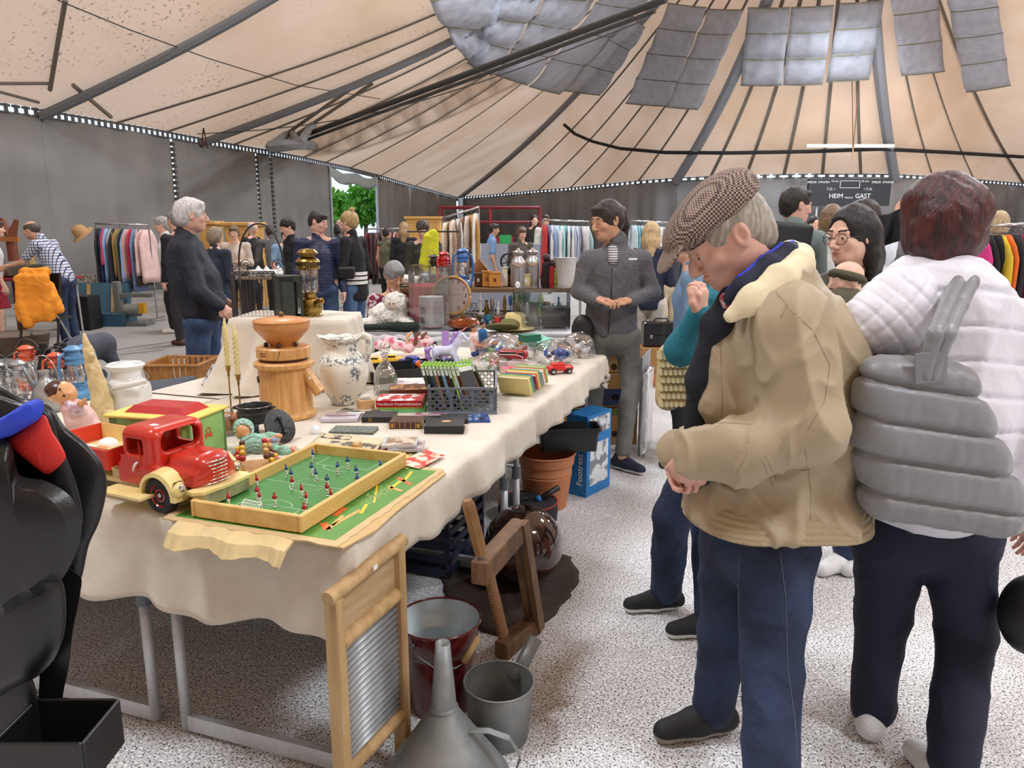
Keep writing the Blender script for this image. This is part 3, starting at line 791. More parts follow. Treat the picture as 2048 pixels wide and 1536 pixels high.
for x,sy in((0,-1),(0,1),(-.36,-1),(-.36,1)):wheel(x,sy)
q=MB();q.box((-.115,-.0905,.100),(.075,.002,.072),bev=.0005);q.tube([(-.078,-.091,.065),(-.078,-.091,.18)],.0012,5);d_=q.build('door',redp,tk)
q=MB();q.tube([(-.088,-.092,.122),(-.088,-.099,.120),(-.093,-.100,.112),(-.099,-.099,.100)],.0032,8);q.build('door_handle',cm(226,226,220,.3),d_,smooth=True)
q=MB()
for y in(-.098,.098):q.box((-.335,y,.115),(.29,.008,.055))
q.box((-.20,0,.115),(.008,.196,.055));q.box((-.48,0,.115),(.008,.196,.055));q.build('side_boards',cm(206,52,34,.4),tk)
q=MB();q.box((-.335,0,.090),(.28,.19,.008));q.box((-.335,-.092,.118),(.28,.002,.054));q.box((-.335,.092,.118),(.28,.002,.054));q.box((-.20,0,.128),(.006,.18,.034));q.build('load_floor',creamp,tk)
q=MB();q.box((-.20,-.05,.072),(.03,.05,.026));q.box((-.40,0,.072),(.05,.1,.026));q.build('spacer_block',cm(220,200,150,.6),tk)
q=MB();q.box((-.07,-.045,.2155),(.020,.016,.001));q.build('price_sticker',cm(240,240,250,.5),tk)
# ---- green slatted toy wagon house with yellow roof
gA=Vector((-1.037,2.294,0));la=math.atan2(.23,-.97)
hs=thing('toy_wagon','green toy animal wagon with yellow roof board and red top','toy wagon',(gA.x,gA.y,TZ+.003),la+PI/2*0)
# local x runs left along the front, local -y runs away from the camera
gm=mat('wagon_green',srgb(146,190,112),.4,noise=(18.,srgb(132,176,98),.6));ym=mat('wagon_yellow',srgb(240,212,110),.4,noise=(10.,srgb(226,190,84),.5))
q=MB();L_,D_,H_=.30,-.19,.150
q.box((.006,D_/2,H_/2),(.012,abs(D_),H_));q.box((L_-.006,D_/2,H_/2),(.012,abs(D_),H_));q.box((L_/2,D_+.006,H_/2),(L_,.012,H_));q.box((L_/2,D_/2,.006),(L_,abs(D_),.012))
q.box((L_/2,-.005,H_-.014),(L_,.010,.028));q.box((L_/2,-.005,.016),(L_,.010,.032));q.box((.015,-.005,H_/2),(.03,.010,H_));q.box((L_-.015,-.005,H_/2),(.03,.010,H_))
q.build('body',gm,hs)
for k in range(9):
 q=MB();q.box((.045+k*.0262,-.005,.075),(.009,.008,.095));q.build('slat',ym,hs)
q=MB();q.box((L_/2,D_/2,H_+.005),(L_+.024,abs(D_)+.024,.010),bev=.003);rf_=q.build('roof',ym,hs)
q=MB();q.loft([[(.035,-.03,H_+.010),(L_-.035,-.03,H_+.010),(L_-.035,D_+.03,H_+.010),(.035,D_+.03,H_+.010)],[(.06,-.05,H_+.030),(L_-.06,-.05,H_+.030),(L_-.06,D_+.05,H_+.030),(.06,D_+.05,H_+.030)]][::-1]if False else[[(.035,D_+.03,H_+.010),(L_-.035,D_+.03,H_+.010),(L_-.035,-.03,H_+.010),(.035,-.03,H_+.010)],[(.06,D_+.05,H_+.032),(L_-.06,D_+.05,H_+.032),(L_-.06,-.05,H_+.032),(.06,-.05,H_+.032)]])
q.build('roof_top',mat('wagon_red',srgb(186,44,44),.35,noise=(25.,srgb(160,34,38),.6)),rf_)
q=MB();Mx=Matrix.Translation((-.0008,-.095,.085))@Matrix.Rotation(-PI/2,4,'Y')
for r in(.011,.0085):q.tube([(r*math.cos(a)+.012,r*math.sin(a),0)for a in[2*PI*k/16 for k in range(17)]],.0008,5,M=Mx)
q.add([(-.014,-.018,.0004),(.004,-.018,.0004),(.0,0,.0004),(.004,.018,.0004),(-.014,.018,.0004),(-.008,0,.0004)],[(0,1,2,5),(5,2,3,4)],M=Mx)
q.tube([(-.014,-.018,0),(.004,-.018,0),(.0,0,0),(.004,.018,0),(-.014,.018,0),(-.008,0,0),(-.014,-.018,0)],.0007,4,M=Mx)
q.build('emblem',cm(200,84,40,.5),hs)
# ---- table football board on its torn lid
pine=mat('pine',srgb(226,190,118),.5,noise=(3.,srgb(206,160,88),.8),stretch=(1,8,8),bump=(40,.1))
fb=thing('football_game','wooden table football board with green pitch and worn frame','board game',T(-.045,.105,TZ+.012),TA)
FL,FW=.57,.345
q=MB();q.box((FL/2,FW/2,.008),(FL-.01,FW-.01,.010));q.build('pitch',mat('pitch_green',srgb(66,128,58),.6,noise=(30.,srgb(58,116,50),.5)),fb)
q=MB()
q.box((FL/2,.0065,.0235),(FL,.013,.047),bev=.003);q.build('frame_board',pine,fb)
q=MB();q.box((FL/2,FW-.0065,.0235),(FL,.013,.047),bev=.003);q.build('frame_board',pine,fb)
q=MB();q.box((.0065,FW/2,.0235),(.013,FW-.026,.047),bev=.003);q.build('frame_board',pine,fb)
q=MB();q.box((FL-.0065,FW/2,.0235),(.013,FW-.026,.047),bev=.003);q.build('frame_board',pine,fb)
q=MB()
def ln(pts,w_=.0009):
 for a,b in zip(pts,pts[1:]):
  a=Vector((*a,.0135));b=Vector((*b,.0135));d=(b-a).normalized()*w_;n=Vector((-d.y,d.x,0));q.quad(a-n-d,b-n+d,b+n+d,a+n-d)
ln([(.03,.02),(FL-.03,.02),(FL-.03,FW-.02),(.03,FW-.02),(.03,.02)]);ln([(FL/2,.02),(FL/2,FW-.02)])
ln([(FL/2+.055*math.cos(a),FW/2+.055*math.sin(a))for a in[2*PI*k/24 for k in range(25)]])
ln([(.03,.08),(.11,.08),(.11,FW-.08),(.03,FW-.08)]);ln([(FL-.03,.08),(FL-.11,.08),(FL-.11,FW-.08),(FL-.03,FW-.08)])
ln([(.11+.04*math.sin(a),FW/2+.06*math.cos(a))for a in[PI*k/12 for k in range(13)]]);ln([(FL-.11-.04*math.sin(a),FW/2+.06*math.cos(a))for a in[PI*k/12 for k in range(13)]])
q.build('pitch_lines',cm(200,224,196,.6),fb)
g_=thing('toy_goal','small white toy goal lying at the near end of the pitch','toy goal',at(507,1018,TZ+.026),TA-.1)
q=MB();
q.tube([(0,-.03,0),(0,-.03,.022),(0,.03,.022),(0,.03,0)],.0016,6);q.tube([(0,-.03,.022),(-.022,-.03,0),(-.022,.03,0),(0,.03,.022)],.0016,6)
q.build('frame',whitep,g_)
q=MB()
for k in range(9):y=-.028+k*.007;q.tube([(0,y,.021),(-.021,y,.001)],.0008,4)
for k in range(4):f=k/4;q.tube([(-.021*f,-.03,.021*(1-f)),(-.021*f,.03,.021*(1-f))],.0008,4)
q.build('net',whitep,g_)['kind']='stuff'
q=MB();q.loft([[(-.02,-.012,0),(.02,-.014,0),(.02,.012,0),(-.02,.014,0)],[(-.016,-.008,.03),(.018,-.008,.034),(.016,.012,.03),(-.018,.01,.034)]]);
tag(q.build('cardboard_pad',cm(196,158,98,.8),loc=T(.54,.295,TZ+.035),rz=TA+.2),'crumpled brown cardboard pad taped to the far end of the pitch','cardboard')
PL={'r':[(880,728),(1077,680),(1195,730),(1092,716),(1313,612),(1378,668),(1410,722),(1398,802),(1552,655),(1578,700),(1074,600)],
   'b':[(1275,525),(1308,560),(1447,513),(1475,557),(1455,420),(1625,507),(1692,470),(1750,535),(1757,590),(1553,600),(1917,497)]}
skinm=mat('toy_skin',srgb(224,160,120),.5)
def player(team):
 r_=thing('toy_footballer','x','toy figure',(0,0,0),0,'toy footballers on the pitch')
 q=MB();q.lathe([(.0045,0),(.0045,.002),(.003,.003)],10);q.tube([(-.0022,0,.003),(-.002,0,.016)],.0019,6);q.tube([(.0022,0,.003),(.002,0,.016)],.0019,6);q.build('socks',cm(240,238,230,.5),r_,smooth=True)
 q=MB();q.ball((-.0022,.001,.0035),.0026,8);q.ball((.0022,.001,.0035),.0026,8);q.build('shoes',cm(20,20,22,.5),r_)
 q=MB();q.lathe([(.0035,.014),(.0042,.019),(.0036,.022)],10);q.build('shorts',cm(244,242,236,.5),r_,smooth=True)
 q=MB();q.lathe([(.0034,.0205),(.0044,.028),(.0040,.033),(.0015,.035)],10);q.tube([(-.0042,0,.032),(-.006,.001,.024)],.0014,6);q.tube([(.0042,0,.032),(.006,.001,.024)],.0014,6)
 q.build('shirt',{'r':cm(196,40,52,.45),'b':cm(60,96,160,.45)}[team],r_,smooth=True)
 q=MB();q.ball((0,0,.038),.0036,10);h_=q.build('head',skinm,r_,smooth=True)
 q=MB();q.ball((0,-.0006,.0392),.0035,10,sc=(1,1,.8));q.build('hair',{'r':cm(150,50,40,.6),'b':cm(50,80,140,.6)}[team],h_,smooth=True)
 return r_
for team,nm in(('r','red'),('b','blue')):
 pts=sorted(PL[team],key=lambda c:c[0]);proto=None
 for i,c in enumerate(pts):
  o=proto or player(team)if i==0 else copy_tree(proto)
  if i==0:proto=o
  p_=at(200+c[0]/3.413,800+c[1]/3.413,TZ+.0255)
  o.location=p_;o.rotation_euler.z=random.uniform(-1,1)
  o['label']='%s-shirted toy footballer on the green pitch, %s of its team from the left'%(nm,ORD[i])
# torn lid below the board
rnd=random.Random(3)
def edge_jag(a,b,n,amp):return[(a[0]+(b[0]-a[0])*k/n+rnd.uniform(-amp,amp),a[1]+(b[1]-a[1])*k/n+rnd.uniform(-amp,amp))for k in range(n)]
outl=edge_jag((-.075,-.015),(.54,-.020),30,.004)+edge_jag((.545,-.012),(.545,.52),14,.003)+edge_jag((.54,.53),(-.06,.53),24,.004)+edge_jag((-.07,.52),(-.075,.0),14,.006)
lid=thing('game_box_lid','torn cardboard game lid with green picture under the football board','box lid',T(0,0,TZ+.005),TA)
q=MB();q.prism(outl,0,.004);q.build('card',cm(206,178,132,.8),lid)
q=MB();q.prism([(-.045+0,.01),(.52,.0),(.53,.50),(-.05,.50)],.0041,.0048);q.build('picture',mat('lid_print',srgb(78,134,50),.5,noise=(16.,srgb(96,150,60),.7)),lid)
q=MB()
for(x,y,l,w_,a,mi)in((.05,.07,.10,.010,.15,0),(.09,.06,.12,.012,-.1,0),(.16,.05,.07,.010,.3,1),(.29,.085,.18,.006,.45,1),(.33,.045,.06,.012,1.2,0),(.44,.06,.10,.010,.2,1),(.40,.05,.08,.014,1.0,2),(.12,.10,.06,.016,.1,2),(.02,.08,.05,.02,.8,2),(.36,.06,.09,.011,.05,1)):
 R=Matrix.Rotation(a,3,'Z');q.box((x,y,.0051),(l,w_,.0008),R=R,mi=mi)
for k in range(60):q.box((.20+rnd.random()*.14,.05+rnd.random()*.05,.0051),(.004,.003,.0008),mi=3,rz=rnd.random()*3)
q.build('printed_figures',[cm(236,170,96,.5),cm(238,196,56,.5),cm(226,110,52,.5),cm(214,214,170,.5)],lid)
# drooping torn flap over the near edge
q=MB();N=30;rings=[]
for k in range(N+1):
 v=.47-.36*k/N;w_=.055+.012*math.sin(k*.45)+.003*math.sin(k*2.1);dz=.02+.008*math.sin(k*.5)
 rings.append([(-.07,v,.004),(-.07-w_*.7,v,-.012),(-.072-w_,v,-.03-dz*.6),(-.070-w_,v,-.033-dz*.6),(-.065-w_*.6,v,-.016),(-.066,v,.0)])
q.loft(rings);q.build('flap',cm(222,198,146,.85),lid)
q=MB();q.prism([(-.075,-.03),(.05,-.05),(.20,-.038),(.52,-.034),(.54,-.01),(-.07,.0)],-.002,.002);q.build('torn_edge',cm(200,170,118,.85),lid)
# ------------------------------------------------------------------ goods on the cloth
def tz(px,py,dz=0.):return at(px,py,TZ+.003)+Vector((0,0,dz))
RX=lambda a:Matrix.Rotation(a,4,'X')
RY=lambda a:Matrix.Rotation(a,4,'Y')
RZ=lambda a:Matrix.Rotation(a,4,'Z')
TR=Matrix.Translation
# wooden grain mill
beech=mat('mill_wood',srgb(222,172,108),.42,noise=(7.,srgb(192,134,76),.8),stretch=(9,9,.8),coat=.15)
beech2=mat('mill_wood_dark',srgb(208,146,88),.4,noise=(5.,srgb(190,124,66),.7),stretch=(1,1,5),coat=.2)
ml=thing('grain_mill','tall turned wooden grain mill with wide funnel hopper and side spout','grain mill',(*tz(575,832)[:2],TZ+.003),0)
ml.scale=(.93,.93,1.)
q=MB();q.lathe([(.118,0),(.126,.006),(.126,.018),(.116,.026),(.113,.03),(.113,.205),(.118,.208),(.128,.214),(.128,.228),(.118,.236),(.10,.237)],48);q.build('body',beech,ml,smooth=True,auto=40)
q=MB();q.lathe([(.102,.234),(.102,.248)],40);q.build('dark_ring',cm(70,44,32,.5),ml,smooth=True,auto=40)
q=MB();q.lathe([(.108,.247),(.114,.251),(.114,.288),(.108,.294),(.0,.294)],48);q.build('collar',beech,ml,smooth=True,auto=40)
q=MB();q.lathe([(.048,.292),(.055,.30),(.115,.362),(.118,.367),(.118,.390),(.110,.390),(.0,.385)],48);hp=q.build('hopper',beech2,ml,smooth=True,auto=40)
q=MB();q.lathe([(.118,.3905),(.121,.394),(.118,.400),(.06,.410),(0,.412)],48);lid_=q.build('lid',beech2,ml,smooth=True)
q=MB();q.ball((0,0,.421),.012,14);q.build('knob',mat('bronze_knob',srgb(120,98,70),.35,.6),lid_,smooth=True)
for a in(-2.6,-1.5,-.45):q=MB();q.ball((.072*math.cos(a),.072*math.sin(a),.303),.010,12);q.build('fixing_knob',cm(64,48,42,.3),ml,smooth=True)
q=MB();q.tube([(.095,-.03,.200),(.165,-.055,.110)],[.026,.026],20);sp=q.build('spout',beech,ml,smooth=True,auto=50)
q=MB();q.box((.128,-.068,.172),(.012,.002,.010),rz=.3);q.build('price_sticker',whitep,ml)
q=MB();q.lathe([(0,0),(.014,0),(.014,.003),(0,.003)],18,M=TR((-.098,-.058,.165))@RZ(math.radians(-149))@RY(PI/2));q.build('switch_hole',cm(20,16,14,.6),ml)
q=MB();
for k in range(2):
 for j in range(7):a=-2.25+j*.045;q.box((.1142*math.cos(a),.1142*math.sin(a),.275-k*.010),(.0035,.001,.004),rz=a+PI/2)
q.build('maker_mark',cm(110,60,44,.6),ml)['kind']='stuff'
# crack
q=MB();q.tube([(.1145*math.cos(a),.1145*math.sin(a),z)for a,z in((-1.5,.252),(-1.47,.262),(-1.44,.268),(-1.42,.279),(-1.38,.288))],.0012,5);q.build('crack',cm(70,46,30,.8),ml)
# blue and white jug
jm=bpy.data.materials.new('jug_glaze');jm.use_nodes=True;n_=jm.node_tree;b_=n_.nodes['Principled BSDF'];Lk=n_.links
b_.inputs['Roughness'].default_value=.12;b_.inputs['Coat Weight'].default_value=.5
tc=n_.nodes.new('ShaderNodeTexCoord');vor=n_.nodes.new('ShaderNodeTexVoronoi');vor.inputs['Scale'].default_value=13.;Lk.new(tc.outputs['Object'],vor.inputs['Vector'])
no1=n_.nodes.new('ShaderNodeTexNoise');no1.inputs['Scale'].default_value=75.;no1.inputs['Detail'].default_value=3;Lk.new(tc.outputs['Object'],no1.inputs['Vector'])
r1=n_.nodes.new('ShaderNodeMapRange');r1.inputs[1].default_value=.46;r1.inputs[2].default_value=.30;Lk.new(vor.outputs['Distance'],r1.inputs[0])
r2=n_.nodes.new('ShaderNodeMapRange');r2.inputs[1].default_value=.47;r2.inputs[2].default_value=.54;Lk.new(no1.outputs[0],r2.inputs[0])
sx=n_.nodes.new('ShaderNodeSeparateXYZ');Lk.new(tc.outputs['Object'],sx.inputs[0])
def band(lo,hi,soft=.006):
 a=n_.nodes.new('ShaderNodeMapRange');a.inputs[1].default_value=lo;a.inputs[2].default_value=lo+soft;Lk.new(sx.outputs[2],a.inputs[0])
 b=n_.nodes.new('ShaderNodeMapRange');b.inputs[1].default_value=hi;b.inputs[2].default_value=hi-soft;Lk.new(sx.outputs[2],b.inputs[0])
 m=n_.nodes.new('ShaderNodeMath');m.operation='MULTIPLY';Lk.new(a.outputs[0],m.inputs[0]);Lk.new(b.outputs[0],m.inputs[1]);return m.outputs[0]
def mx2(a,b,op='MAXIMUM'):
 m=n_.nodes.new('ShaderNodeMath');m.operation=op;Lk.new(a,m.inputs[0])
 if hasattr(b,'links'):Lk.new(b,m.inputs[1])
 else:m.inputs[1].default_value=b
 return m.outputs[0]
msk=mx2(mx2(band(.178,.228,.02),band(.258,.295,.02)),mx2(band(.0,.022),r1.outputs[0]))
msk=mx2(msk,r2.outputs[0],'MULTIPLY');msk=mx2(msk,.85,'MULTIPLY')
mix=n_.nodes.new('ShaderNodeMix');mix.data_type='RGBA';mix.inputs[6].default_value=(*srgb(236,234,222),1);mix.inputs[7].default_value=(*srgb(64,88,112),1);Lk.new(msk,mix.inputs[0]);Lk.new(mix.outputs[2],b_.inputs['Base Color'])
jg=thing('jug','large white ceramic jug with blue floral print and scalloped rim','jug',(*tz(690,806)[:2],TZ+.003),0)
prof=[(.052,0),(.060,.003),(.060,.012),(.066,.022),(.088,.06),(.106,.11),(.112,.155),(.106,.19),(.090,.215),(.074,.228),(.068,.245),(.068,.262),(.074,.280),(.088,.297)]
q=MB();rings=[];SG=48
for r,z in prof+[(.084,.296),(.066,.262),(.064,.245)]:
 ring=[]
 for k in range(SG):
  a=2*PI*k/SG;f=max(0,(z-.262)/.035);lip=max(0,math.cos(a-PI))**6;rr=r*(1+.03*f*math.cos(8*a))+.020*f*lip
  ring.append((rr*math.cos(a),rr*math.sin(a),z+.010*f*math.cos(8*a)*.4+.008*f*lip+.008*f*max(0,math.cos(a))**4))
 rings.append(ring)
q.loft(rings,cap=True);q.build('body',jm,jg,smooth=True)
q=MB();q.tube([(.080,0,.292),(.098,.0,.305),(.112,0,.298),(.118,0,.27),(.114,0,.235),(.102,0,.205),(.096,0,.195)],[.009,.010,.011,.0105,.010,.010,.012],12,sq=1.5);q.build('handle',jm,jg,smooth=True)
# decanter
gl=glass('clear_glass',(.93,.95,.95),.03,.16)
dc=thing('glass_decanter','square clear glass decanter with ball stopper right of the jug','decanter',(*tz(772,786)[:2],TZ+.003),.3)
def sq_ring(w_,z,rr=.25,n=24):return[(w_*math.copysign(abs(math.cos(a))**rr if rr else 1,math.cos(a)),w_*math.copysign(abs(math.sin(a))**rr,math.sin(a)),z)for a in[2*PI*k/n for k in range(n)]]
q=MB();q.loft([sq_ring(.055,0,.45),sq_ring(.058,.01,.4),sq_ring(.050,.09,.4),sq_ring(.036,.125,.5),sq_ring(.014,.155,1),sq_ring(.014,.180,1),sq_ring(.022,.188,1)]);q.build('body',gl,dc,smooth=True)
q=MB();q.loft([sq_ring(.046,.012,.4),sq_ring(.041,.085,.4),sq_ring(.028,.11,.5)]);q.build('inner_wall',gl,dc,smooth=True)
q=MB();q.ball((0,0,.214),.026,18);q.lathe([(.011,.17),(.012,.19)],12);q.build('stopper',gl,dc,smooth=True)
# twisted candles in slim brass holders
wax=mat('candle_wax',srgb(232,222,160),.4,noise=(30.,srgb(222,210,142),.4))
for i,(x,ytop,yj,yb)in enumerate(((462,637,733,838),(481,650,750,846))):
 base=tz(x+2,yb);Y=base.y;zt=P(x,ytop,Y).z;zj=P(x,yj,Y).z
 c=thing('candlestick',['slim brass candlestick holding the left twisted cream candle','slim brass candlestick holding the right twisted cream candle'][i],'candlestick',base)
 q=MB();q.lathe([(.026,0),(.027,.004),(.008,.008),(.003,.014),(.003,zj-TZ-.045),(.006,zj-TZ-.038),(.004,zj-TZ-.03),(.009,zj-TZ-.018),(.010,zj-TZ-.003),(.014,zj-TZ),(.010,zj-TZ+.001)],14);q.build('stem',brass,c,smooth=True)
 cd_=thing('twisted_candle',['left twisted cream candle, the taller, in a brass holder','right twisted cream candle in a brass holder'][i],'candle',(base.x,base.y,zj))
 hl=zt-zj;rings=[]
 for k in range(41):
  f=k/40;r=.0098*(1 if f<.8 else 1-(f-.8)/.2*.75);tw=f*22 if f>.18 else .18*22;am=.20 if f>.2 else 0
  rings.append([(r*(1+am*math.cos(3*(a-tw/1.0)))*math.cos(a),r*(1+am*math.cos(3*(a-tw)))*math.sin(a),f*hl)for a in[2*PI*j/18 for j in range(18)]])
 q=MB();q.loft(rings);q.build('wax',wax,cd_,smooth=True)
 q=MB();q.tube([(0,0,hl-.002),(.001,0,hl+.007)],.0008,5);q.build('wick',cm(220,214,190,.8),cd_)
# cast iron pot with lid leaning
iron=mat('cast_iron',srgb(52,54,54),.42,.3,bump=(60,.4),noise=(12.,srgb(34,36,36),.6))
pt_=thing('cast_iron_pot','small black cast iron cauldron on three legs','pot',(*tz(512,868)[:2],TZ+.003))
q=MB();q.lathe([(.0,.042),(.04,.044),(.058,.058),(.064,.08),(.064,.088),(.060,.092),(.060,.104),(.066,.108),(.066,.112),(.058,.112),(.054,.10),(.052,.06),(.03,.05),(0,.049)],28);q.build('bowl',iron,pt_,smooth=True,auto=40)
for a in(-1.2,.9,3.0):q=MB();q.tube([(.045*math.cos(a),.045*math.sin(a),.055),(.05*math.cos(a),.05*math.sin(a),.0)],[.012,.009],8);q.build('leg',iron,pt_,smooth=True)
for sx_ in(-1,1):q=MB();q.tube([(sx_*.06,-.012,.1),(sx_*.075,-.012,.104),(sx_*.078,0,.104),(sx_*.075,.012,.104),(sx_*.06,.012,.1)],.0035,6);q.build('lug',iron,pt_,smooth=True)
q=MB();q.tube([(.061*math.cos(a),.061*math.sin(a),.112)for a in[2*PI*k/28 for k in range(29)]],.0014,5);q.build('rim_wire',steel,pt_,smooth=True)
ld=thing('pot_lid','black iron pot lid standing on edge against its pot','pot lid',tz(572,888),0,rot=(0,math.radians(62),math.radians(-28)))
ld.location=tz(560,884)+Vector((0,0,.058))
q=MB();q.lathe([(0,0),(.052,0),(.064,.004),(.066,.008),(.060,.010),(.03,.014),(0,.015)],28);q.build('disc',iron,ld,smooth=True,auto=40)
q=MB();q.box((0,0,.018),(.06,.008,.010),bev=.003);q.box((.028,0,.022),(.012,.02,.012),bev=.003);q.box((-.028,0,.022),(.012,.02,.012),bev=.003);q.build('handle',iron,ld)
# glass with ball stopper near candles
gb=thing('glass_bottle','clear glass bottle with ball stopper behind the green wagon','glass bottle',tz(458,868))
q=MB();q.lathe([(.030,0),(.032,.004),(.030,.045),(.012,.058),(.012,.064)],20);q.build('body',gl,gb,smooth=True)
q=MB();q.ball((0,0,.086),.024,16);q.build('stopper',gl,gb,smooth=True)
# wooden box behind the wagon
q=MB();q.box((0,0,.03),(.10,.16,.06),bev=.002);tag(q.build('wooden_box',mat('orange_wood',srgb(186,112,58),.5,noise=(8.,srgb(160,92,44),.6),stretch=(1,6,6)),loc=T(.72,.98,TZ+.003),rz=TA+.25),'orange-brown wooden box between the wagon and the baby doll','wooden box')
# ice-cube-like paperweight, small bits
q=MB();q.lathe([(.020,0),(.021,.006),(.016,.024),(.008,.030),(0,.031)],12);tag(q.build('glass_bell',mat('frosted',srgb(236,238,240),.25,trans=.0,coat=.5),loc=tz(632,866),smooth=True),'small white glass bell with painted top beside the pot lid','glass bell')
# ---- books and discs lying on the cloth
def book(name,label,cat,corner_px,L,W,H,ang,cover,pages,cap=None,group=None,deco=None,z=0.,capc=None,bevel=.0015):
 """corner_px: photo pixel of the book's near corner on the cloth; extends L along ang and W at right angles"""
 c=at(corner_px[0],corner_px[1],TZ+.003+z)
 t=thing(name,label,cat,c,ang,group)
 q=MB();e=.002
 q.box((L/2,W/2,H-e/2),(L,W,e),bev=.0008);q.box((L/2,W/2,e/2),(L,W,e),bev=.0008)
 q.box((L/2,.002,H/2),(L,.004,H),bev=.0015);q.build('cover',cover,t)
 q=MB();q.box((L/2,W/2+.001,H/2),(L-.006,W-.006,H-2*e));q.build('pages',pages,t)
 if deco:
  q=MB()
  for(x,y,lx,ly,mi)in deco[0]:q.box((x*L,y*W,H+.0003),(lx*L,ly*W,.0006),mi=mi)
  q.build('cover_print',deco[1],t)
 if cap:
  text('spine_title',cap,capc,t,(L/2,-.0006,H/2),H*.62,(PI/2,0,0))
 return t
paper=cm(226,214,180,.8,noise=(120.,srgb(200,186,150),.6));agedp=cm(176,150,104,.8)
leather_b=mat('black_leather',srgb(34,32,32),.5,bump=(70,.5));leather_br=mat('brown_leather',srgb(76,44,34),.45,bump=(50,.4),noise=(14.,srgb(50,30,26),.6))
gold=mat('gold_leaf',srgb(190,150,80),.3,.8)
book('book','thick worn black book with an oval picture on its cover','book',(848,868),.150,.115,.030,.02,leather_b,agedp,deco=([(.62,.62,.0,.0,0)],[gold]))
def decal_disc(parent,c,rx,ry,m,name='oval_picture',seg=20,z1=.0008):
 q=MB();q.prism([(c[0]+rx*math.cos(2*PI*k/seg),c[1]+ry*math.sin(2*PI*k/seg))for k in range(seg)],c[2],c[2]+z1);q.build(name,m,parent)
bk=[o for o in bpy.data.objects if o.get('label','').startswith('thick worn black')][0]
for ch in list(bk.children):
 if ch.name.startswith('cover_print'):bpy.data.objects.remove(ch)
decal_disc(bk,(.080,.070,.0302),.022,.016,gold);decal_disc(bk,(.080,.070,.0308),.018,.012,cm(206,170,140,.5),'oval_portrait')
book('book','black book with a worn back edge behind the oval-picture book','book',(880,850),.11,.09,.022,.06,leather_b,agedp)
bb=book('book','brown leather book with gilt tooled spine','book',(778,858),.125,.105,.027,-.02,leather_br,agedp)
q=MB()
for x in(.004,.022,.042,.062,.084,.103,.12):q.box((x,-.0008,.0135),(.0022,.0008,.024))
for x in(.013,.112):q.box((x,-.0008,.0135),(.008,.0008,.016))
q.build('gilt_bands',gold,bb)
q=MB()
for a,b in(((.008,.008),(.117,.008)),((.117,.008),(.117,.097)),((.117,.097),(.008,.097)),((.008,.097),(.008,.008)),((.016,.016),(.109,.016)),((.109,.016),(.109,.089)),((.109,.089),(.016,.089)),((.016,.089),(.016,.016))):
 q.box(((a[0]+b[0])/2,(a[1]+b[1])/2,.0272),(abs(a[0]-b[0])+.001,abs(a[1]-b[1])+.001,.0006))
q.build('gilt_border',gold,bb)
bb=book('book','black book with two gold lines on its spine','book',(723,845),.135,.10,.022,.02,cm(28,27,29,.45),agedp)
q=MB()
for x in(.03,.034,.04):q.box((x,-.0008,.011),(.0015,.0008,.018))
q.build('gilt_bands',gold,bb)
book('book','grey-green marbled notebook with rounded corners','notebook',(657,868),.170,.09,.010,-.08,mat('marbled',srgb(120,128,118),.5,noise=(160.,srgb(66,76,70),.9,.42,.56)),agedp)
book('dvd_case','white and lilac film case with a black edge','film case',(640,845),.150,.10,.014,.06,[cm(206,196,206,.3)],blackp,deco=([(.5,.5,.8,.10,0),(.5,.75,.3,.06,1),(.45,.3,.5,.04,0)],[cm(70,60,66,.4),cm(180,80,80,.4)]))
book('book','small dark book behind the brown leather book','book',(842,846),.08,.07,.012,.1,leather_b,agedp)
def cd_case(label,px,ang,m1,m2,z=0,W=.125,L=.142,H=.010):
 t=thing('cd_case',label,'cd case',at(px[0],px[1],TZ+.003+z),ang)
 q=MB();q.box((L/2,W/2,H/2),(L,W,H),bev=.001);q.build('case',m1,t)
 q=MB();q.box((L/2+.004,W/2,H+.0004),(L-.018,W-.006,.0008));q.build('booklet',m2,t);return t
cover_a=mat('cover_art_a',srgb(200,190,190),.15,noise=(22.,srgb(120,90,90),.9,.42,.55),coat=.6)
cover_b=mat('cover_art_b',srgb(60,100,170),.15,noise=(26.,srgb(20,30,60),.9,.45,.52),coat=.6)
cover_c=mat('cover_art_c',srgb(222,210,190),.15,noise=(18.,srgb(150,110,90),.9,.45,.55),coat=.6)
cover_d=mat('cover_art_d',srgb(170,110,120),.15,noise=(20.,srgb(220,220,224),.9,.45,.55),coat=.6)
cd_case('clear cd case with reddish cover left of the grey crate',(815,845),-.05,cm(190,190,196,.15),cover_d)
cd_case('flat blue film case in front of the grey crate',(900,848),.12,cm(46,84,150,.2),cover_b,W=.11,L=.16)
cd_case('top cd case of the pair on the comics, pale cover',(762,897),.05,cm(200,204,208,.12),cover_c,z=.024,W=.11,L=.12)
cd_case('lower cd case of the pair lying on the comics',(775,905),.03,cm(176,180,186,.12),cover_a,z=.013,W=.11,L=.12)
cd_case('long clear case with an old photo in front of the jug',(672,828),-.12,cm(190,190,184,.12),mat('cover_art_e',srgb(190,186,170),.2,noise=(20.,srgb(60,58,54),.9,.45,.55)),W=.07,L=.22)
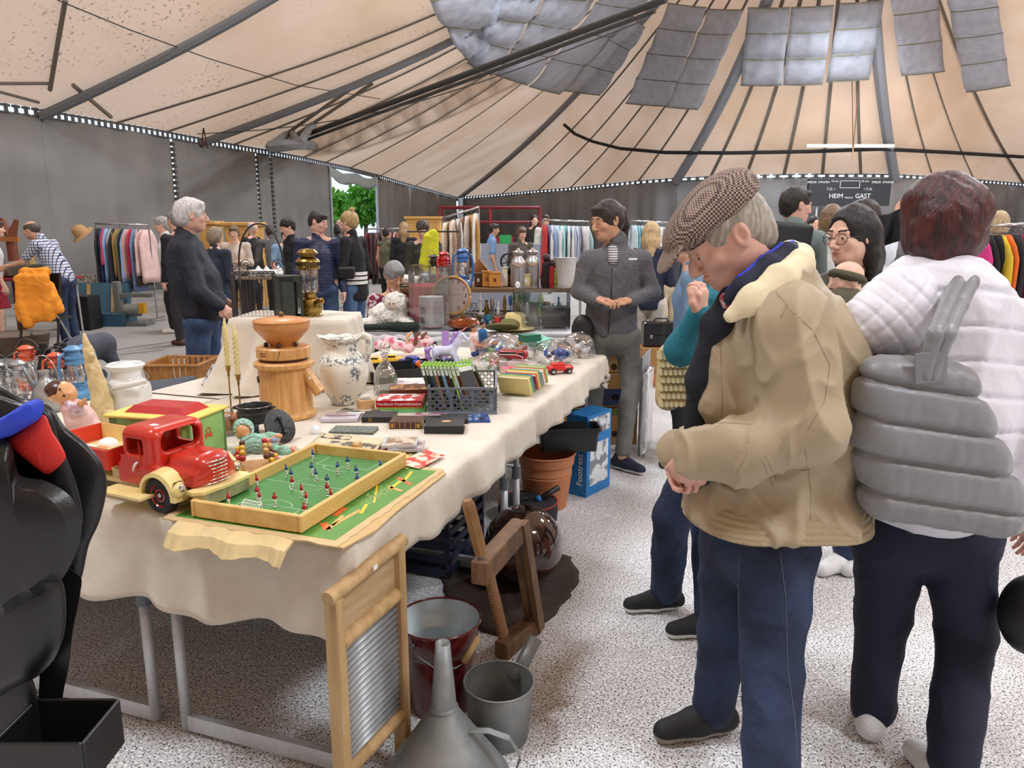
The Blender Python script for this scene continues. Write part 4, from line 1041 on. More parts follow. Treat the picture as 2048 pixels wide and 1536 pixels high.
# newspaper
def sheet(name,label,cat,pxs,m,nx=14,ny=10,amp=.004,thick=.0015,z=.004,seed=1,prints=None,mp=None):
 z+=.0045;c=[at(x,y,TZ+z)for x,y in pxs];o=c[0].copy();t=thing(name,label,cat,o)
 def f(u,v):
  p=(c[0].lerp(c[1],u)).lerp(c[3].lerp(c[2],u),v)-o
  p.z=amp*(1+math.sin(u*5+seed)*math.sin(v*4+seed*2))*.8+amp*.6*max(0,u-.8)*8*(1 if amp>.003 else 0);return p
 q=MB();q.grid(f,nx,ny);q.build('paper',m,t,smooth=True,solid=thick)
 if prints:
  for i,(u0,v0,u1,v1,mm_)in enumerate(prints):
   q=MB()
   def g(u,v):p=f(u0+(u1-u0)*u,v0+(v1-v0)*v);p.z+=thick/2+.0012;return p
   q.grid(g,8,6);q.build('printed_picture',mm_,t,smooth=True)
 return t
news=cm(212,196,160,.85);ink=mat('halftone',srgb(196,182,148),.8,noise=(24.,srgb(64,58,50),1.,.46,.54));ink2=mat('halftone_dark',srgb(96,88,76),.8,noise=(30.,srgb(196,184,150),1.,.48,.56))
sheet('newspaper','old yellowed newspaper with a large halftone photo','newspaper',((585,916),(735,930),(772,882),(645,866)),news,prints=[(.25,.08,.95,.72,ink2),(.05,.8,.5,.95,ink)])
sheet('newspaper','lower folded leaf of the old newspaper under the first','newspaper',((640,922),(725,935),(790,884),(700,870)),cm(220,206,172,.85),z=.003,amp=.001,seed=4)
comic=[mat('comic_%d'%i,c1,.5,noise=(26.,c2,1.,.44,.56))for i,(c1,c2)in enumerate(((srgb(226,206,150),srgb(180,66,44)),(srgb(224,196,120),srgb(60,90,80)),(srgb(200,60,40),srgb(240,230,200)),(srgb(210,170,160),srgb(120,40,50))))]
sheet('magazine','colourful comic magazine with red stripes lying to the right','magazine',((790,930),(838,938),(890,912),(850,900)),comic[2],amp=.002,z=.008,seed=2)
sheet('magazine','yellow and green comic magazine beneath the striped one','magazine',((742,926),(812,940),(868,908),(800,894)),comic[1],amp=.001,z=.0045,seed=3)
sheet('magazine','pale red comic magazine under the cd cases','magazine',((728,918),(790,926),(840,896),(770,888)),comic[3],amp=.001,z=.0035,seed=5)
# little wooden box with label right of the jug
wb_=thing('wooden_block','small pale wooden box beside the foot of the jug','wooden box',at(735,822,TZ+.003),.55)
q=MB();q.box((0,.02,.024),(.062,.052,.048),bev=.002);q.build('box',mat('birch',srgb(222,180,122),.5,noise=(6.,srgb(206,160,100),.7),stretch=(1,6,6)),wb_)
q=MB();q.box((0,.02,.0485),(.045,.036,.001));q.build('glass_pane',cm(120,124,128,.15),wb_)
# book stack with handbook
st=TZ+.003;ang=.04
def stack(px,items,base_ang):
 c=at(px[0],px[1],TZ+.003);z=0;out=[]
 for(nm,lb,L,W,H,cov,cap,capc,dx,da,art)in items:
  t=thing(nm,lb,'book',c+Vector((dx,0,z)),base_ang+da)
  q=MB();q.box((L/2,W/2,H-.0012),(L,W,.0024));q.box((L/2,W/2,.0012),(L,W,.0024));q.box((L/2,.0015,H/2),(L,.003,H),bev=.001);q.build('cover',cov,t)
  q=MB();q.box((L/2,W/2,H/2),(L-.006,W-.004,H-.005));q.build('pages',paper,t)
  if art:q=MB();q.box((L/2,W/2,H+.0003),(L*.96,W*.94,.0008));q.build('cover_print',art,t)
  if cap:text('spine_title',cap,capc,t,(L/2,-.001,H/2),H*.62)
  z+=H+.0006
 return z
stack((752,826),[('book','green and white book at the bottom of the fire engine book pile',.195,.13,.017,cm(120,196,130,.4),None,None,.01,.02,None),
   ('book','lime yellow thin book under the red handbook',.190,.13,.006,cm(196,210,80,.4),None,None,.005,.01,None),
   ('book','thick red handbook on fire engines with white spine lettering',.195,.14,.027,cm(190,30,44,.35),'Handbuch Feuerwehrautos',whitep,0,0,mat('art_fire',srgb(190,40,44),.3,noise=(24.,srgb(226,226,226),1.,.5,.54)))],.02)
hp_=at(788,800,TZ+.003)
stack((778,806),[('book','dark red novel with yellow lettering on its thick spine',.19,.13,.034,cm(96,30,30,.4),'Harry Potter',cm(214,150,50,.4),0,0,mat('art_red',srgb(120,40,34),.3,noise=(20.,srgb(180,130,60),1.,.52,.58))),
   ('book','brown novel lying on the dark red novel',.19,.13,.022,cm(110,50,36,.4),None,None,.0,.05,mat('art_br',srgb(96,50,36),.3,noise=(20.,srgb(190,140,70),1.,.52,.58)))],.08)
stack((790,785),[('book','teal childrens book at the bottom of the pile behind the novels',.17,.14,.010,cm(110,160,160,.4),None,None,.006,.0,None),
   ('book','green and yellow thin book in the pile behind the novels',.17,.14,.008,cm(150,170,70,.4),None,None,.0,.03,None),
   ('book','maroon thin book in the pile behind the novels',.17,.14,.008,cm(120,60,70,.4),None,None,.004,-.02,None),
   ('book','white picture book on top of the pile behind the novels',.18,.15,.012,cm(232,230,230,.4),None,None,-.004,.02,mat('art_w',srgb(230,226,222),.3,noise=(16.,srgb(170,120,150),1.,.55,.62)))],.06)
# grey folding crate
cr=thing('storage_crate','grey perforated folding crate filled with game cases','crate',at(856,830,TZ+.003),math.radians(1))
gp=mat('crate_grey',srgb(110,118,126),.5)
CL,CW,CH=.285,.40,.115
def crate_side(a,b,name):
 a=Vector(a);b=Vector(b);L_=(b-a).length;d=(b-a)/L_;n=Vector((-d.y,d.x,0));R=Matrix((d,n,Vector((0,0,1)))).transposed()
 q=MB();th=.004
 def B(x0,x1,z0,z1,t_=th,off=0):q.box(a+d*((x0+x1)/2)+n*(t_/2+off)+Vector((0,0,(z0+z1)/2)),(x1-x0,t_,z1-z0),R=R)
 B(0,L_,0,.016);B(0,L_,CH-.009,CH,.010,-.003);B(0,.014,.016,CH-.009);B(L_-.014,L_,.016,CH-.009)
 for x in(.0,):pass
 n_p=3;pw=(L_-.028-.012*(n_p-1))/n_p
 for k in range(n_p-1):B(.014+pw*(k+1)+.012*k,.014+pw*(k+1)+.012*(k+1),.016,CH-.009)
 for z in(.03,.045,.06,.075):B(-.002,.016,z,z+.002,.008,-.003);B(L_-.016,L_+.002,z,z+.002,.008,-.003)
 for k in range(n_p):
  x0=.014+k*(pw+.012);ztop=CH-.009 if k!=n_p//2 else CH-.034
  if k==n_p//2:
   B(x0,x0+.008,CH-.034,CH-.009);B(x0+pw-.008,x0+pw,CH-.034,CH-.009)
  nx=max(3,int(pw/.0135));nz=max(3,int((ztop-.016)/.0135));sx_,sz_=pw/nx,(ztop-.016)/nz
  for i in range(nx+1):B(x0+i*sx_-.0012,x0+i*sx_+.0012,.016,ztop,.003)
  for j in range(nz+1):B(x0,x0+pw,.016+j*sz_-.0012,.016+j*sz_+.0012,.003)
  for i in range(nx):
   for j in range(nz):
    if(i+j)%2:continue
    c=a+d*(x0+(i+.5)*sx_)+n*.0015+Vector((0,0,.016+(j+.5)*sz_))
    Rr=R@Matrix.Rotation(PI/4,3,'Y')
    q.box(c,(sx_*1.2,.003,.0022),R=Rr);q.box(c,(.0022,.003,sx_*1.2),R=Rr)
 return q.build(name,gp,cr)
crate_side((0,0,0),(CL,0,0),'side_panel');crate_side((CL,0,0),(CL,CW,0),'side_panel');crate_side((CL,CW,0),(0,CW,0),'side_panel');crate_side((0,CW,0),(0,0,0),'side_panel')
q=MB();q.box((CL/2,CW/2,.003),(CL-.006,CW-.006,.006));q.build('base',gp,cr)
q=MB();q.box((CL/2,-.002,.004),(CL+.004,.006,.02));q.build('foot_rim',cm(120,132,146,.5),cr)
# game cases leaning in the crate
gm_green=cm(150,206,50,.25,coat=.4);
arts=[cm(60,60,66,.3),cm(30,36,60,.3),cm(40,60,90,.3),cm(170,110,100,.3),cm(20,24,28,.3),cm(120,150,190,.3),cm(60,34,30,.3),cm(70,70,80,.3),cm(200,200,210,.3),cm(90,30,30,.3)]
proto=None
names_g=ORD
cw_,ch_,ct_=.015,.195,.135
for i in range(15):
 t=thing('game_case','green-topped video game case in the grey crate, %s from the left'%ORD[i],'game case',(0,0,0),0,'video game cases in the grey crate')
 q=MB();q.box((0,0,ch_/2),(.0115,ct_,ch_),bev=.002);q.build('case',[gm_green,gm_green][0],t)
 q=MB();q.box((0,-ct_/2-.0004,ch_*.42),(.011,.0012,ch_*.80));q.box((.0062,.002,ch_*.44),(.0008,ct_*.92,ch_*.82));q.build('sleeve',arts[i%len(arts)],t)
 q=MB();q.box((0,-ct_/2-.0008,ch_*.86),(.0112,.0016,ch_*.20));q.box((.0066,.002,ch_*.90),(.0008,ct_*.92,ch_*.10));q.build('title_band',cm(226,230,226,.3),t)
 q=MB();q.lathe([(0,0),(.0035,0),(.0035,.0006),(0,.0006)],10,M=TR((0,-ct_/2-.0018,ch_*.90))@RX(PI/2));q.build('round_mark',cm(120,160,90,.3),t)
 w0=cr.matrix_world
 ang=math.radians(1);xx=.018+i*.0168;
 loc=Matrix.Rotation(ang,3,'Z')@Vector((xx,.13+.006*math.sin(i*2.2),.006));t.location=cr.location+loc
 lean=math.radians(-14-.3*i);t.rotation_euler=(math.radians(-3),lean,ang)
 if i>=11:t.location=cr.location+Matrix.Rotation(ang,3,'Z')@Vector((.205+(i-11)*.0145,.25,.008));t.rotation_euler=(math.radians(-5),math.radians(-24),ang+.05)
 if i==10:t.location=cr.location+Matrix.Rotation(ang,3,'Z')@Vector((.185,.08,.006));t.rotation_euler=(0,math.radians(-24),ang-.7)
# books row right of crate: leaning paperback spines
cols_b=[(236,220,150),(120,180,80),(60,120,180),(200,90,60),(236,200,90),(90,160,150),(230,226,214),(214,120,60),(120,190,90)]
for k in range(9):
 c=T(1.66+k*.036,.035+.004*(k%3));h_=.10-.006*(k%4)
 t=thing('childrens_book','thin coloured childrens book in the row right of the crate, %s from the near end'%ORD[k],'book',c+Vector((0,0,.003)),TA,'childrens books beside the crate')
 t.rotation_euler=(0,math.radians(-32),TA)
 q=MB();q.box((0,.09,.045+.0),(.003,.15,h_));q.box((.014,.09,.045),(.003,.15,h_));q.box((.007,.014,.045),(.017,.003,h_));q.build('cover',cm(*cols_b[k],.4),t)
 q=MB();q.box((.007,.09,.045),(.011,.146,h_-.006));q.build('pages',paper,t)
 t.location.z+=.012
book('puzzle_box','pink picture book lying behind the crate','book',(1010,752),.17,.13,.03,.25,cm(214,120,140,.4),paper,deco=([(.3,.5,.2,.3,0),(.7,.4,.2,.25,1)],[cm(230,80,60,.4),cm(240,220,220,.4)]))
# ------------------------------------------------------------------ lanterns, cans and figures on the left table
def hurricane(label,c,h,m,rz=0,gm_=None,name='hurricane_lantern'):
 t=thing(name,label,'lantern',c,rz);k=h/.30
 q=MB();q.lathe([(.0,0),(.062*k,0),(.066*k,.008*k),(.066*k,.034*k),(.058*k,.044*k),(.03*k,.052*k),(.028*k,.07*k),(.04*k,.074*k),(.04*k,.080*k),(0,.080*k)],24);q.build('tank',m,t,smooth=True,auto=40)
 q=MB();q.lathe([(.030*k,.08*k),(.044*k,.105*k),(.046*k,.13*k),(.036*k,.165*k),(.030*k,.178*k)],22,cap=False);q.build('globe',gl,t,smooth=True)
 q=MB();q.lathe([(.034*k,.178*k),(.046*k,.182*k),(.046*k,.19*k),(.040*k,.193*k),(.040*k,.206*k),(.046*k,.209*k),(.046*k,.216*k),(.036*k,.222*k),(.030*k,.245*k),(.044*k,.25*k),(.046*k,.256*k),(.02*k,.272*k),(0,.274*k)],24);q.build('hood',m,t,smooth=True,auto=40)
 for s_ in(-1,1):
  q=MB();q.tube([(s_*.045*k,0,.03*k),(s_*.068*k,0,.05*k),(s_*.074*k,0,.10*k),(s_*.072*k,0,.17*k),(s_*.062*k,0,.225*k),(s_*.036*k,0,.238*k)],.0085*k,10);q.build('side_tube',m,t,smooth=True)
 q=MB();q.tube([(.076*k*math.cos(a),.02*k,.19*k+.12*k*math.sin(a))for a in[PI*j/14 for j in range(15)]],.0016*k,6);q.build('bail_handle',dsteel,t,smooth=True)
 q=MB()
 for z in(.10,.15):q.tube([(.05*k*math.cos(a),.05*k*math.sin(a),z*k)for a in[2*PI*j/20 for j in range(21)]],.0012*k,5)
 q.build('globe_guard',dsteel,t,smooth=True)['kind']='stuff'
 return t
silver=mat('tin_silver',srgb(186,190,194),.3,.85,noise=(30.,srgb(140,144,148),.6));orangep=mat('lantern_orange',srgb(214,92,58),.35,coat=.2,noise=(20.,srgb(190,74,46),.5))
bluep=mat('lantern_blue',srgb(60,112,176),.35,coat=.2);lbluep=mat('lantern_light_blue',srgb(96,150,196),.4,noise=(24.,srgb(70,120,160),.6));redl=mat('lantern_red',srgb(190,40,40),.35,coat=.3)
hurricane('silver tin lantern cut off by the left edge of the photo',tz(4,822),.235,silver,.3)
hurricane('silver tin lantern with ribbed hood beside the oil can',tz(47,818),.235,silver,.5)
hurricane('orange lantern at the back, behind the silver lanterns',tz(62,778),.235,orangep,.2)
hurricane('orange-red lantern between the oil can and the pale blue one',tz(120,792),.225,orangep,.6)
hurricane('pale blue lantern tucked behind the carved tusk',tz(158,798),.27,lbluep,.8)
hurricane('blue lantern at the very back beside the carved tusk',tz(178,775),.235,lbluep,1.2)
oc=thing('oil_can','tin oil can with long slanting spout and wire bail','oil can',tz(97,822))
q=MB();q.lathe([(.055,0),(.06,.005),(.06,.06),(.045,.10),(.022,.135),(.018,.14),(.018,.165),(.022,.166),(.022,.176),(.0,.178)],24);q.build('body',silver,oc,smooth=True,auto=45)
q=MB();q.tube([(-.02,-.01,.08),(-.05,-.01,.13),(-.075,-.01,.19)],[.016,.010,.006],12);q.build('spout',dsteel,oc,smooth=True)
q=MB();q.tube([(.062*math.cos(a),.0,.12+.12*math.sin(a))for a in[PI*j/16-.1 for j in range(17)]],.002,6);q.build('bail_handle',steel,oc,smooth=True)
for i,px in enumerate((97,136)):
 b_=thing('black_bottle',['black screw-topped bottle behind the lanterns, left one','black screw-topped bottle behind the lanterns, right one'][i],'bottle',tz(px,778))
 q=MB();q.lathe([(.035,0),(.038,.01),(.038,.10),(.03,.13),(.022,.15),(.022,.165)],18);q.build('body',blackp,b_,smooth=True,auto=45)
 q=MB();q.lathe([(.032,.165),(.032,.195),(.02,.198),(.016,.225),(.0,.228)],10);q.build('cap',blackp,b_)
# white enamel milk can
mk=thing('milk_can','white enamel milk can with lid and wooden-grip bail handle','milk can',tz(262,832))
enam=mat('white_enamel',srgb(232,233,232),.18,coat=.4,noise=(5.,srgb(222,224,224),.5))
q=MB();q.lathe([(.082,0),(.086,.004),(.087,.12),(.084,.135),(.060,.160),(.056,.168),(.056,.195),(.068,.205),(.070,.212)],36);q.build('body',enam,mk,smooth=True,auto=50)
q=MB();q.lathe([(.072,.210),(.074,.216),(.066,.222),(.05,.218),(.03,.222),(.026,.230),(.0,.231)],36);q.build('lid',enam,mk,smooth=True,auto=50)
q=MB();q.tube([(-.06,-.03,.185),(-.045,-.08,.165),(.0,-.115,.14)],.0022,6);q.tube([(.065,.02,.185),(.10,-.02,.17),(.118,-.085,.165)],.0022,6);q.build('bail_wire',dsteel,mk,smooth=True)['kind']='stuff'
q=MB();q.tube([(.0,-.115,.138),(.06,-.104,.152),(.122,-.09,.166)],[.010,.012,.010],12);q.build('grip',mat('grip_white',srgb(214,212,204),.5),mk,smooth=True)
# carved tusk
bone=mat('carved_bone',srgb(226,206,156),.45,noise=(24.,srgb(186,160,108),.7),bump=(60,.5))
b0=tz(210,846);Yt=b0.y
tp=[P(x,y,Yt)for x,y in((168,668),(176,700),(186,735),(196,770),(205,805),(209,838))]
s=Soft(.004);s.path(tp,[.006,.018,.026,.032,.037,.040],k=.01)
def carve(p,n):
 g=wob(p,5,120)*.0022+wob(p,9,55)*.003
 low=np.clip((TZ+.13-p[:,2])/.08,0,1);front=np.clip(-n[:,1],0,1)
 return(g*(.7+1.6*low))*(.25+.75*front)
tu=thing('carved_tusk','tall carved bone-coloured tusk with a saint figure in relief','carving',(b0.x,b0.y,TZ+.003))
# robed figure in relief
hd=P(184,712,Yt-.028);s.ell(hd,(.012,.010,.016),k=.004);s.ell(P(190,760,Yt-.028),(.020,.012,.05),k=.006);s.ell(P(198,800,Yt-.03),(.022,.012,.05),k=.006)
for a_ in range(7):s.ell(P(190+a_*6,826+3*math.sin(a_*2),Yt-.03),(.008,.008,.012),k=.004)
s.mesh('tusk_body',bone,tu,org=tu.location,disp=carve)
q=MB();q.box((0,.0,-.0),(.10,.08,.002));q.build('stand',cm(200,200,200,.4),tu)
# large doll lying against the tusk
dskin=mat('doll_skin',srgb(214,160,110),.35,noise=(18.,srgb(200,140,92),.4))
Yd=2.50
dl=thing('baby_doll','old composition baby doll with painted brown hair and pink dress','doll',(*P(150,850,Yd)[:2],TZ+.003))
s=Soft(.0035);hc=P(122,784,Yd);s.ell(hc,(.052,.045,.040),R=RY(.35),k=.01);s.ell(hc+Vector((.020,-.012,-.012)),(.032,.030,.028),k=.01)
s.ell(hc+Vector((.045,-.028,.0)),(.006,.006,.006),k=.004);s.ell(hc+Vector((-.01,-.044,-.002)),(.008,.006,.012),k=.003)
s.path([P(140,812,Yd),P(155,815,Yd-.03),P(163,806,Yd-.05)],[.018,.014,.012],k=.01)
for j in range(4):s.cap(P(163,806,Yd-.05),P(170+j*1.5,797+j*4,Yd-.055),.006,.004,k=.003)
def hairp(c):return(c[:,2]>hc.z+.004+.45*(hc.x+.012-c[:,0])*-1)&(c[:,0]<hc.x+.012)&(c[:,2]>hc.z-.01)
s.mesh('head',[dskin,mat('doll_hair',srgb(70,36,26),.3)],dl,org=dl.location,paint=[hairp])
q=MB();e_=hc-dl.location
for dx,dz in((.022,.018),(.034,-.004)):q.ball(e_+Vector((dx,-.040,dz)),.0045,8)
q.build('eyes',cm(40,36,34,.2),dl)['kind']='stuff'
s=Soft(.005);s.path([P(146,815,Yd),P(160,838,Yd),P(185,862,Yd)],[.034,.045,.040],k=.02);s.cap(P(190,868,Yd),P(212,885,Yd+.02),.035,.03);s.cap(P(134,815,Yd-.02),P(156,820,Yd-.035),.022,.02)
s.mesh('dress',mat('pink_cloth',srgb(222,176,172),.8,noise=(30.,srgb(236,214,208),.6),bump=(40,.4)),dl,org=dl.location,disp=lambda p,n:wob(p,3,60)*.004)
s=Soft(.004);s.cap(P(136,806,Yd-.03),P(160,826,Yd-.04),.012,.012);s.ell(P(150,818,Yd-.05),(.028,.01,.022),k=.01)
s.mesh('collar',mat('print_collar',srgb(228,220,226),.8,noise=(60.,srgb(180,120,140),.8)),dl,org=dl.location)
# small doll in the lorry's bed
d2=thing('small_doll','small doll in white bonnet lying in the red lorry','doll',P(215,905,2.19))
s=Soft(.003);c0=P(212,900,2.17);s.ell(c0,(.026,.024,.024),k=.006);s.mesh('head',dskin,d2,org=d2.location)
s=Soft(.003);s.ell(c0+Vector((.002,.012,.008)),(.032,.028,.028),k=.004);s.ell(c0+Vector((0,-.03,-.006)),(.024,.03,.022),k=.004,cut=True);s.cap(c0+Vector((-.02,.02,-.02)),c0+Vector((-.09,.03,-.02)),.026,.03);s.mesh('clothes',mat('white_knit',srgb(228,228,230),.9,noise=(80.,srgb(150,70,70),.4,.6,.7)),d2,org=d2.location)
# baby doll in mint knitwear and tiny dolls
Yb=2.47
mint=mat('mint_knit',srgb(160,206,184),.9,noise=(110.,srgb(130,180,158),.8,.45,.55),bump=(130,.9));wknit=mat('white_crochet',srgb(226,232,238),.9,bump=(120,.9))
bd=thing('knitted_doll','baby doll in mint green knitted suit and bonnet lying on its back','doll',(*P(500,890,Yb)[:2],TZ+.003))
hb=P(486,861,Yb);s=Soft(.0028);s.ell(hb,(.026,.024,.025),k=.005);s.ell(hb+Vector((.004,-.023,-.006)),(.003,.004,.003),k=.003)
s.ell(hb+Vector((-.010,-.014,-.012)),(.009,.009,.008),k=.004);s.ell(hb+Vector((.014,-.014,-.012)),(.009,.009,.008),k=.004)
s.ell(P(470,907,Yb-.05),(.012,.010,.009),k=.004);s.ell(P(557,872,Yb),(.014,.010,.009),k=.004)
s.cap(hb,P(500,885,Yb),.014,.02,k=.01)
s.mesh('head',dskin,bd,org=bd.location)
s=Soft(.003);s.ell(hb+Vector((-.003,.012,.003)),(.037,.030,.037),k=.004);s.ell(hb+Vector((.006,-.028,-.001)),(.027,.040,.026),k=.003,cut=True);s.mesh('bonnet',mint,bd,org=bd.location,disp=lambda p,n:wob(p,3,300)*.001)
s=Soft(.0025)
for j in range(14):a=2*PI*j/14;s.ell(hb+Vector((.006+.031*math.cos(a),-.010,.0+.031*math.sin(a))),(.005,.004,.005),k=.002)
s.mesh('bonnet_frill',wknit,bd,org=bd.location)
s=Soft(.0035);s.path([P(498,878,Yb),P(515,888,Yb),P(535,896,Yb)],[.030,.036,.036],k=.02,sq=((0,0,1),.8));s.path([P(490,890,Yb-.03),P(480,900,Yb-.045),P(472,906,Yb-.05)],[.016,.015,.014],k=.01)
s.path([P(520,878,Yb+.02),P(540,873,Yb+.02),P(554,873,Yb+.01)],[.016,.015,.013],k=.01);s.path([P(540,902,Yb),P(570,905,Yb-.02),P(592,905,Yb-.02)],[.024,.02,.016],k=.01)
s.mesh('suit',mint,bd,org=bd.location,disp=lambda p,n:wob(p,3,260)*.0014)
s=Soft(.004);s.ell(P(480,905,Yb+.02),(.06,.05,.006),k=.01);s.mesh('blanket',mint,bd,org=bd.location,disp=lambda p,n:wob(p,7,200)*.002)
for i,(x,y,a,lb,cl)in enumerate(((530,880,.6,'tiny naked celluloid doll with blue-grey skirt on the knitted doll',srgb(120,136,160)),(586,897,-1.2,'tiny pink celluloid doll at the end of the knitted doll',srgb(222,150,126)),(562,922,.0,'tiny doll head lying beside the knitted doll',srgb(222,150,126)))):
 o_=at(x,y+8,TZ+.004+(.04 if i==0 else 0));t=thing('tiny_doll',lb,'doll',o_)
 s=Soft(.0018);s.ell(o_+Vector((0,0,.012)),(.012,.011,.011),k=.003)
 if i<2:
  d_=Vector((math.cos(a),math.sin(a)*.5,0));s.cap(o_+d_*.016+Vector((0,0,.010)),o_+d_*.030+Vector((0,0,.009)),.009,.009,k=.004)
  for sg in(-1,1):s.path([o_+d_*.018+Vector((0,sg*.008,.012)),o_+d_*.03+Vector((0,sg*.016,.02))],[.004,.003],k=.003);s.path([o_+d_*.032+Vector((0,sg*.005,.008)),o_+d_*.052+Vector((0,sg*.008,.008))],[.005,.004],k=.003)
 s.mesh('body',mat('celluloid',srgb(222,150,120),.3,noise=(40.,srgb(200,110,90),.5)),t,org=o_)
 if i==0:s=Soft(.002);s.ell(o_+d_*.035+Vector((0,0,.01)),(.016,.014,.010),k=.003);s.mesh('skirt',cm(130,146,168,.7),t,org=o_)
# bead maze
ab=thing('bead_maze','wooden bead maze with red, yellow and brown beads on wires','bead toy',at(512,952,TZ+.003),.35);ab.scale=(1.3,1.3,1.3)
q=MB();q.box((0,.03,.008),(.13,.12,.014),bev=.003);q.build('base',mat('ab_wood',srgb(190,140,80),.5),ab)
rnd=random.Random(5)
bcol=[cm(176,32,44,.3),cm(220,184,56,.3),cm(96,52,36,.3),cm(206,170,100,.3)]
for k in range(7):
 y=-.02+k*.017;hh_=.05+.012*math.sin(k*1.3);x0,x1=-.055,.055
 q=MB();pts=[(x0+(x1-x0)*j/12,y,.014+hh_*math.sin(PI*j/12)**.8)for j in range(13)];q.tube(pts,.0012,5);q.build('wire',dsteel,ab,smooth=True)
 for j in range(6):
  side=j%2;f=(.06+.10*(j//2))if side else 1-(.06+.10*(j//2));i_=f*12;a0=int(min(i_,11));p_=Vector(pts[a0]).lerp(Vector(pts[a0+1]),i_-a0)
  q=MB();q.ball(p_,.0075,10);q.build('bead',bcol[(k+j//2+side*2)%4],ab,smooth=True)
# ---- on the riser: wire basket, sheet iron lantern, brass lantern
RZt=bz-.006
def onr(px,Y):return Vector((P(px,638,Y).x,Y,RZt))
wire=mat('rusty_wire',srgb(62,58,58),.5,.5)
wbk=thing('wire_basket','black chicken-wire basket with scalloped rim on the riser','wire basket',onr(512,3.60),.25)
bw,bdp,bh=.19,.15,.215
q=MB()
for sx_ in(-1,1):
 for sy_ in(-1,1):q.tube([(sx_*bw/2,sy_*bdp/2,0),(sx_*bw/2,sy_*bdp/2,bh)],.003,6)
for z in(.002,bh):
 q.tube([(-bw/2,-bdp/2,z),(bw/2,-bdp/2,z),(bw/2,bdp/2,z),(-bw/2,bdp/2,z),(-bw/2,-bdp/2,z)],.003,6)
q.build('frame',wire,wbk)
q=MB()
for ax_ in range(4):
 L_=(bw if ax_%2==0 else bdp)*.999;n_=int(L_/.016)
 for k in range(n_+1):
  for s_ in(0,1):
   pts=[]
   for j in range(15):
    z=bh*j/14;u_=(k+(.5 if(j+s_)%2 else-.0)-.25)/n_*L_-L_/2;u_=max(-L_/2,min(L_/2,u_))
    pts.append({0:(u_,-bdp/2,z),1:(bw/2,u_,z),2:(u_,bdp/2,z),3:(-bw/2,u_,z)}[ax_])
   q.tube(pts,.0008,4)
q.build('mesh',wire,wbk)['kind']='stuff'
q=MB()
for k in range(9):x=-bw/2+bw*(k+.5)/9;q.tube([(x+.010*math.cos(a),-bdp/2,bh+.010*math.sin(a))for a in[PI*j/8 for j in range(9)]],.0014,5)
q.build('scallops',wire,wbk)['kind']='stuff'
ar=thing('iron_arch_basket','tall wrought iron arch handle with curls behind the wire basket','iron basket',onr(530,3.74),.1)
wI=.215;zi=P(530,447,3.74).z-RZt
q=MB();q.tube([(wI/2*math.cos(a),0,zi-.20+.20*math.sin(a))for a in[PI*j/20 for j in range(21)]],.0048,8,sq=1.4)
q.tube([(-wI/2,0,zi-.20),(-wI/2-.004,0,.12),(-wI/2,0,.0)],.0048,8);q.tube([(wI/2,0,zi-.20),(wI/2+.004,0,.12),(wI/2,0,.0)],.0048,8);q.build('arch',wire,ar,smooth=True)
q=MB()
for sx_ in(-1,1):
 for r0,cx,cz in((.030,-.03,.245),(.022,.028,.235)):
  q.tube([(sx_*wI/2+sx_*cx+r0*(1-j/26)*math.cos(j*.5),0,cz+r0*(1-j/26)*math.sin(j*.5))for j in range(20)],.0022,5)
q.build('curls',wire,ar,smooth=True)['kind']='stuff'
sl_=thing('sheet_lantern','dark sheet-iron house lantern with wire-guarded panes','lantern',onr(580,3.50),.55)
iron2=mat('sheet_iron',srgb(66,72,68),.5,.4,noise=(20.,srgb(48,54,50),.6))
q=MB();w_,hL=.105,.205
q.box((-w_/2+.003,0,hL/2),(.006,w_,hL));
for z in(.008,hL-.012):q.box((0,-w_/2+.003,z),(w_,.006,.024));q.box((0,w_/2-.003,z),(w_,.006,.024));q.box((w_/2-.003,0,z),(.006,w_,.024))
for x,y in((w_/2-.006,-w_/2+.003),(-w_/2+.006,-w_/2+.003),(w_/2-.006,w_/2-.003),(-w_/2+.006,w_/2-.003)):q.box((x,y,hL/2),(.012,.006,hL))
q.box((0,0,.002),(w_,w_,.004));q.box((0,0,hL),(w_+.006,w_+.006,.005));q.box((-.02,-w_/2+.002,hL/2),(w_*.62,.004,hL-.01));q.build('body',iron2,sl_)
q=MB();q.box((w_/2-.005,0,hL/2),(.002,w_-.02,hL-.04));q.build('pane',glass('old_glass',(.72,.68,.52),.05,.1),sl_)
q=MB()
for z in(.05,.09,.13,.165):q.box((w_/2+.001,0,z),(.003,w_,.003))
q.box((w_/2+.001,0,hL/2),(.003,.003,hL-.02));q.build('guard',iron2,sl_)['kind']='stuff'
bl=thing('brass_lantern','polished brass pressure lantern with domed hood','lantern',onr(622,3.60),.0)
ztop=P(612,497,3.60).z-RZt
k=ztop/.34
q=MB();q.lathe([(.055*k,0),(.060*k,.006*k),(.060*k,.012*k),(.052*k,.02*k),(.056*k,.03*k),(.058*k,.07*k),(.050*k,.092*k),(.034*k,.10*k),(.030*k,.12*k),(.036*k,.126*k)],32);q.build('tank',brass,bl,smooth=True,auto=40)
q=MB();q.lathe([(.036*k,.126*k),(.043*k,.14*k),(.043*k,.235*k),(.040*k,.24*k)],24,cap=False);q.build('globe',gl,bl,smooth=True)
for a in(0,1.57,3.14,4.71):q=MB();q.tube([(.045*k*math.cos(a+.5),.045*k*math.sin(a+.5),.12*k),(.045*k*math.cos(a+.5),.045*k*math.sin(a+.5),.245*k)],.0022*k,6);q.build('guard_rod',brass,bl)
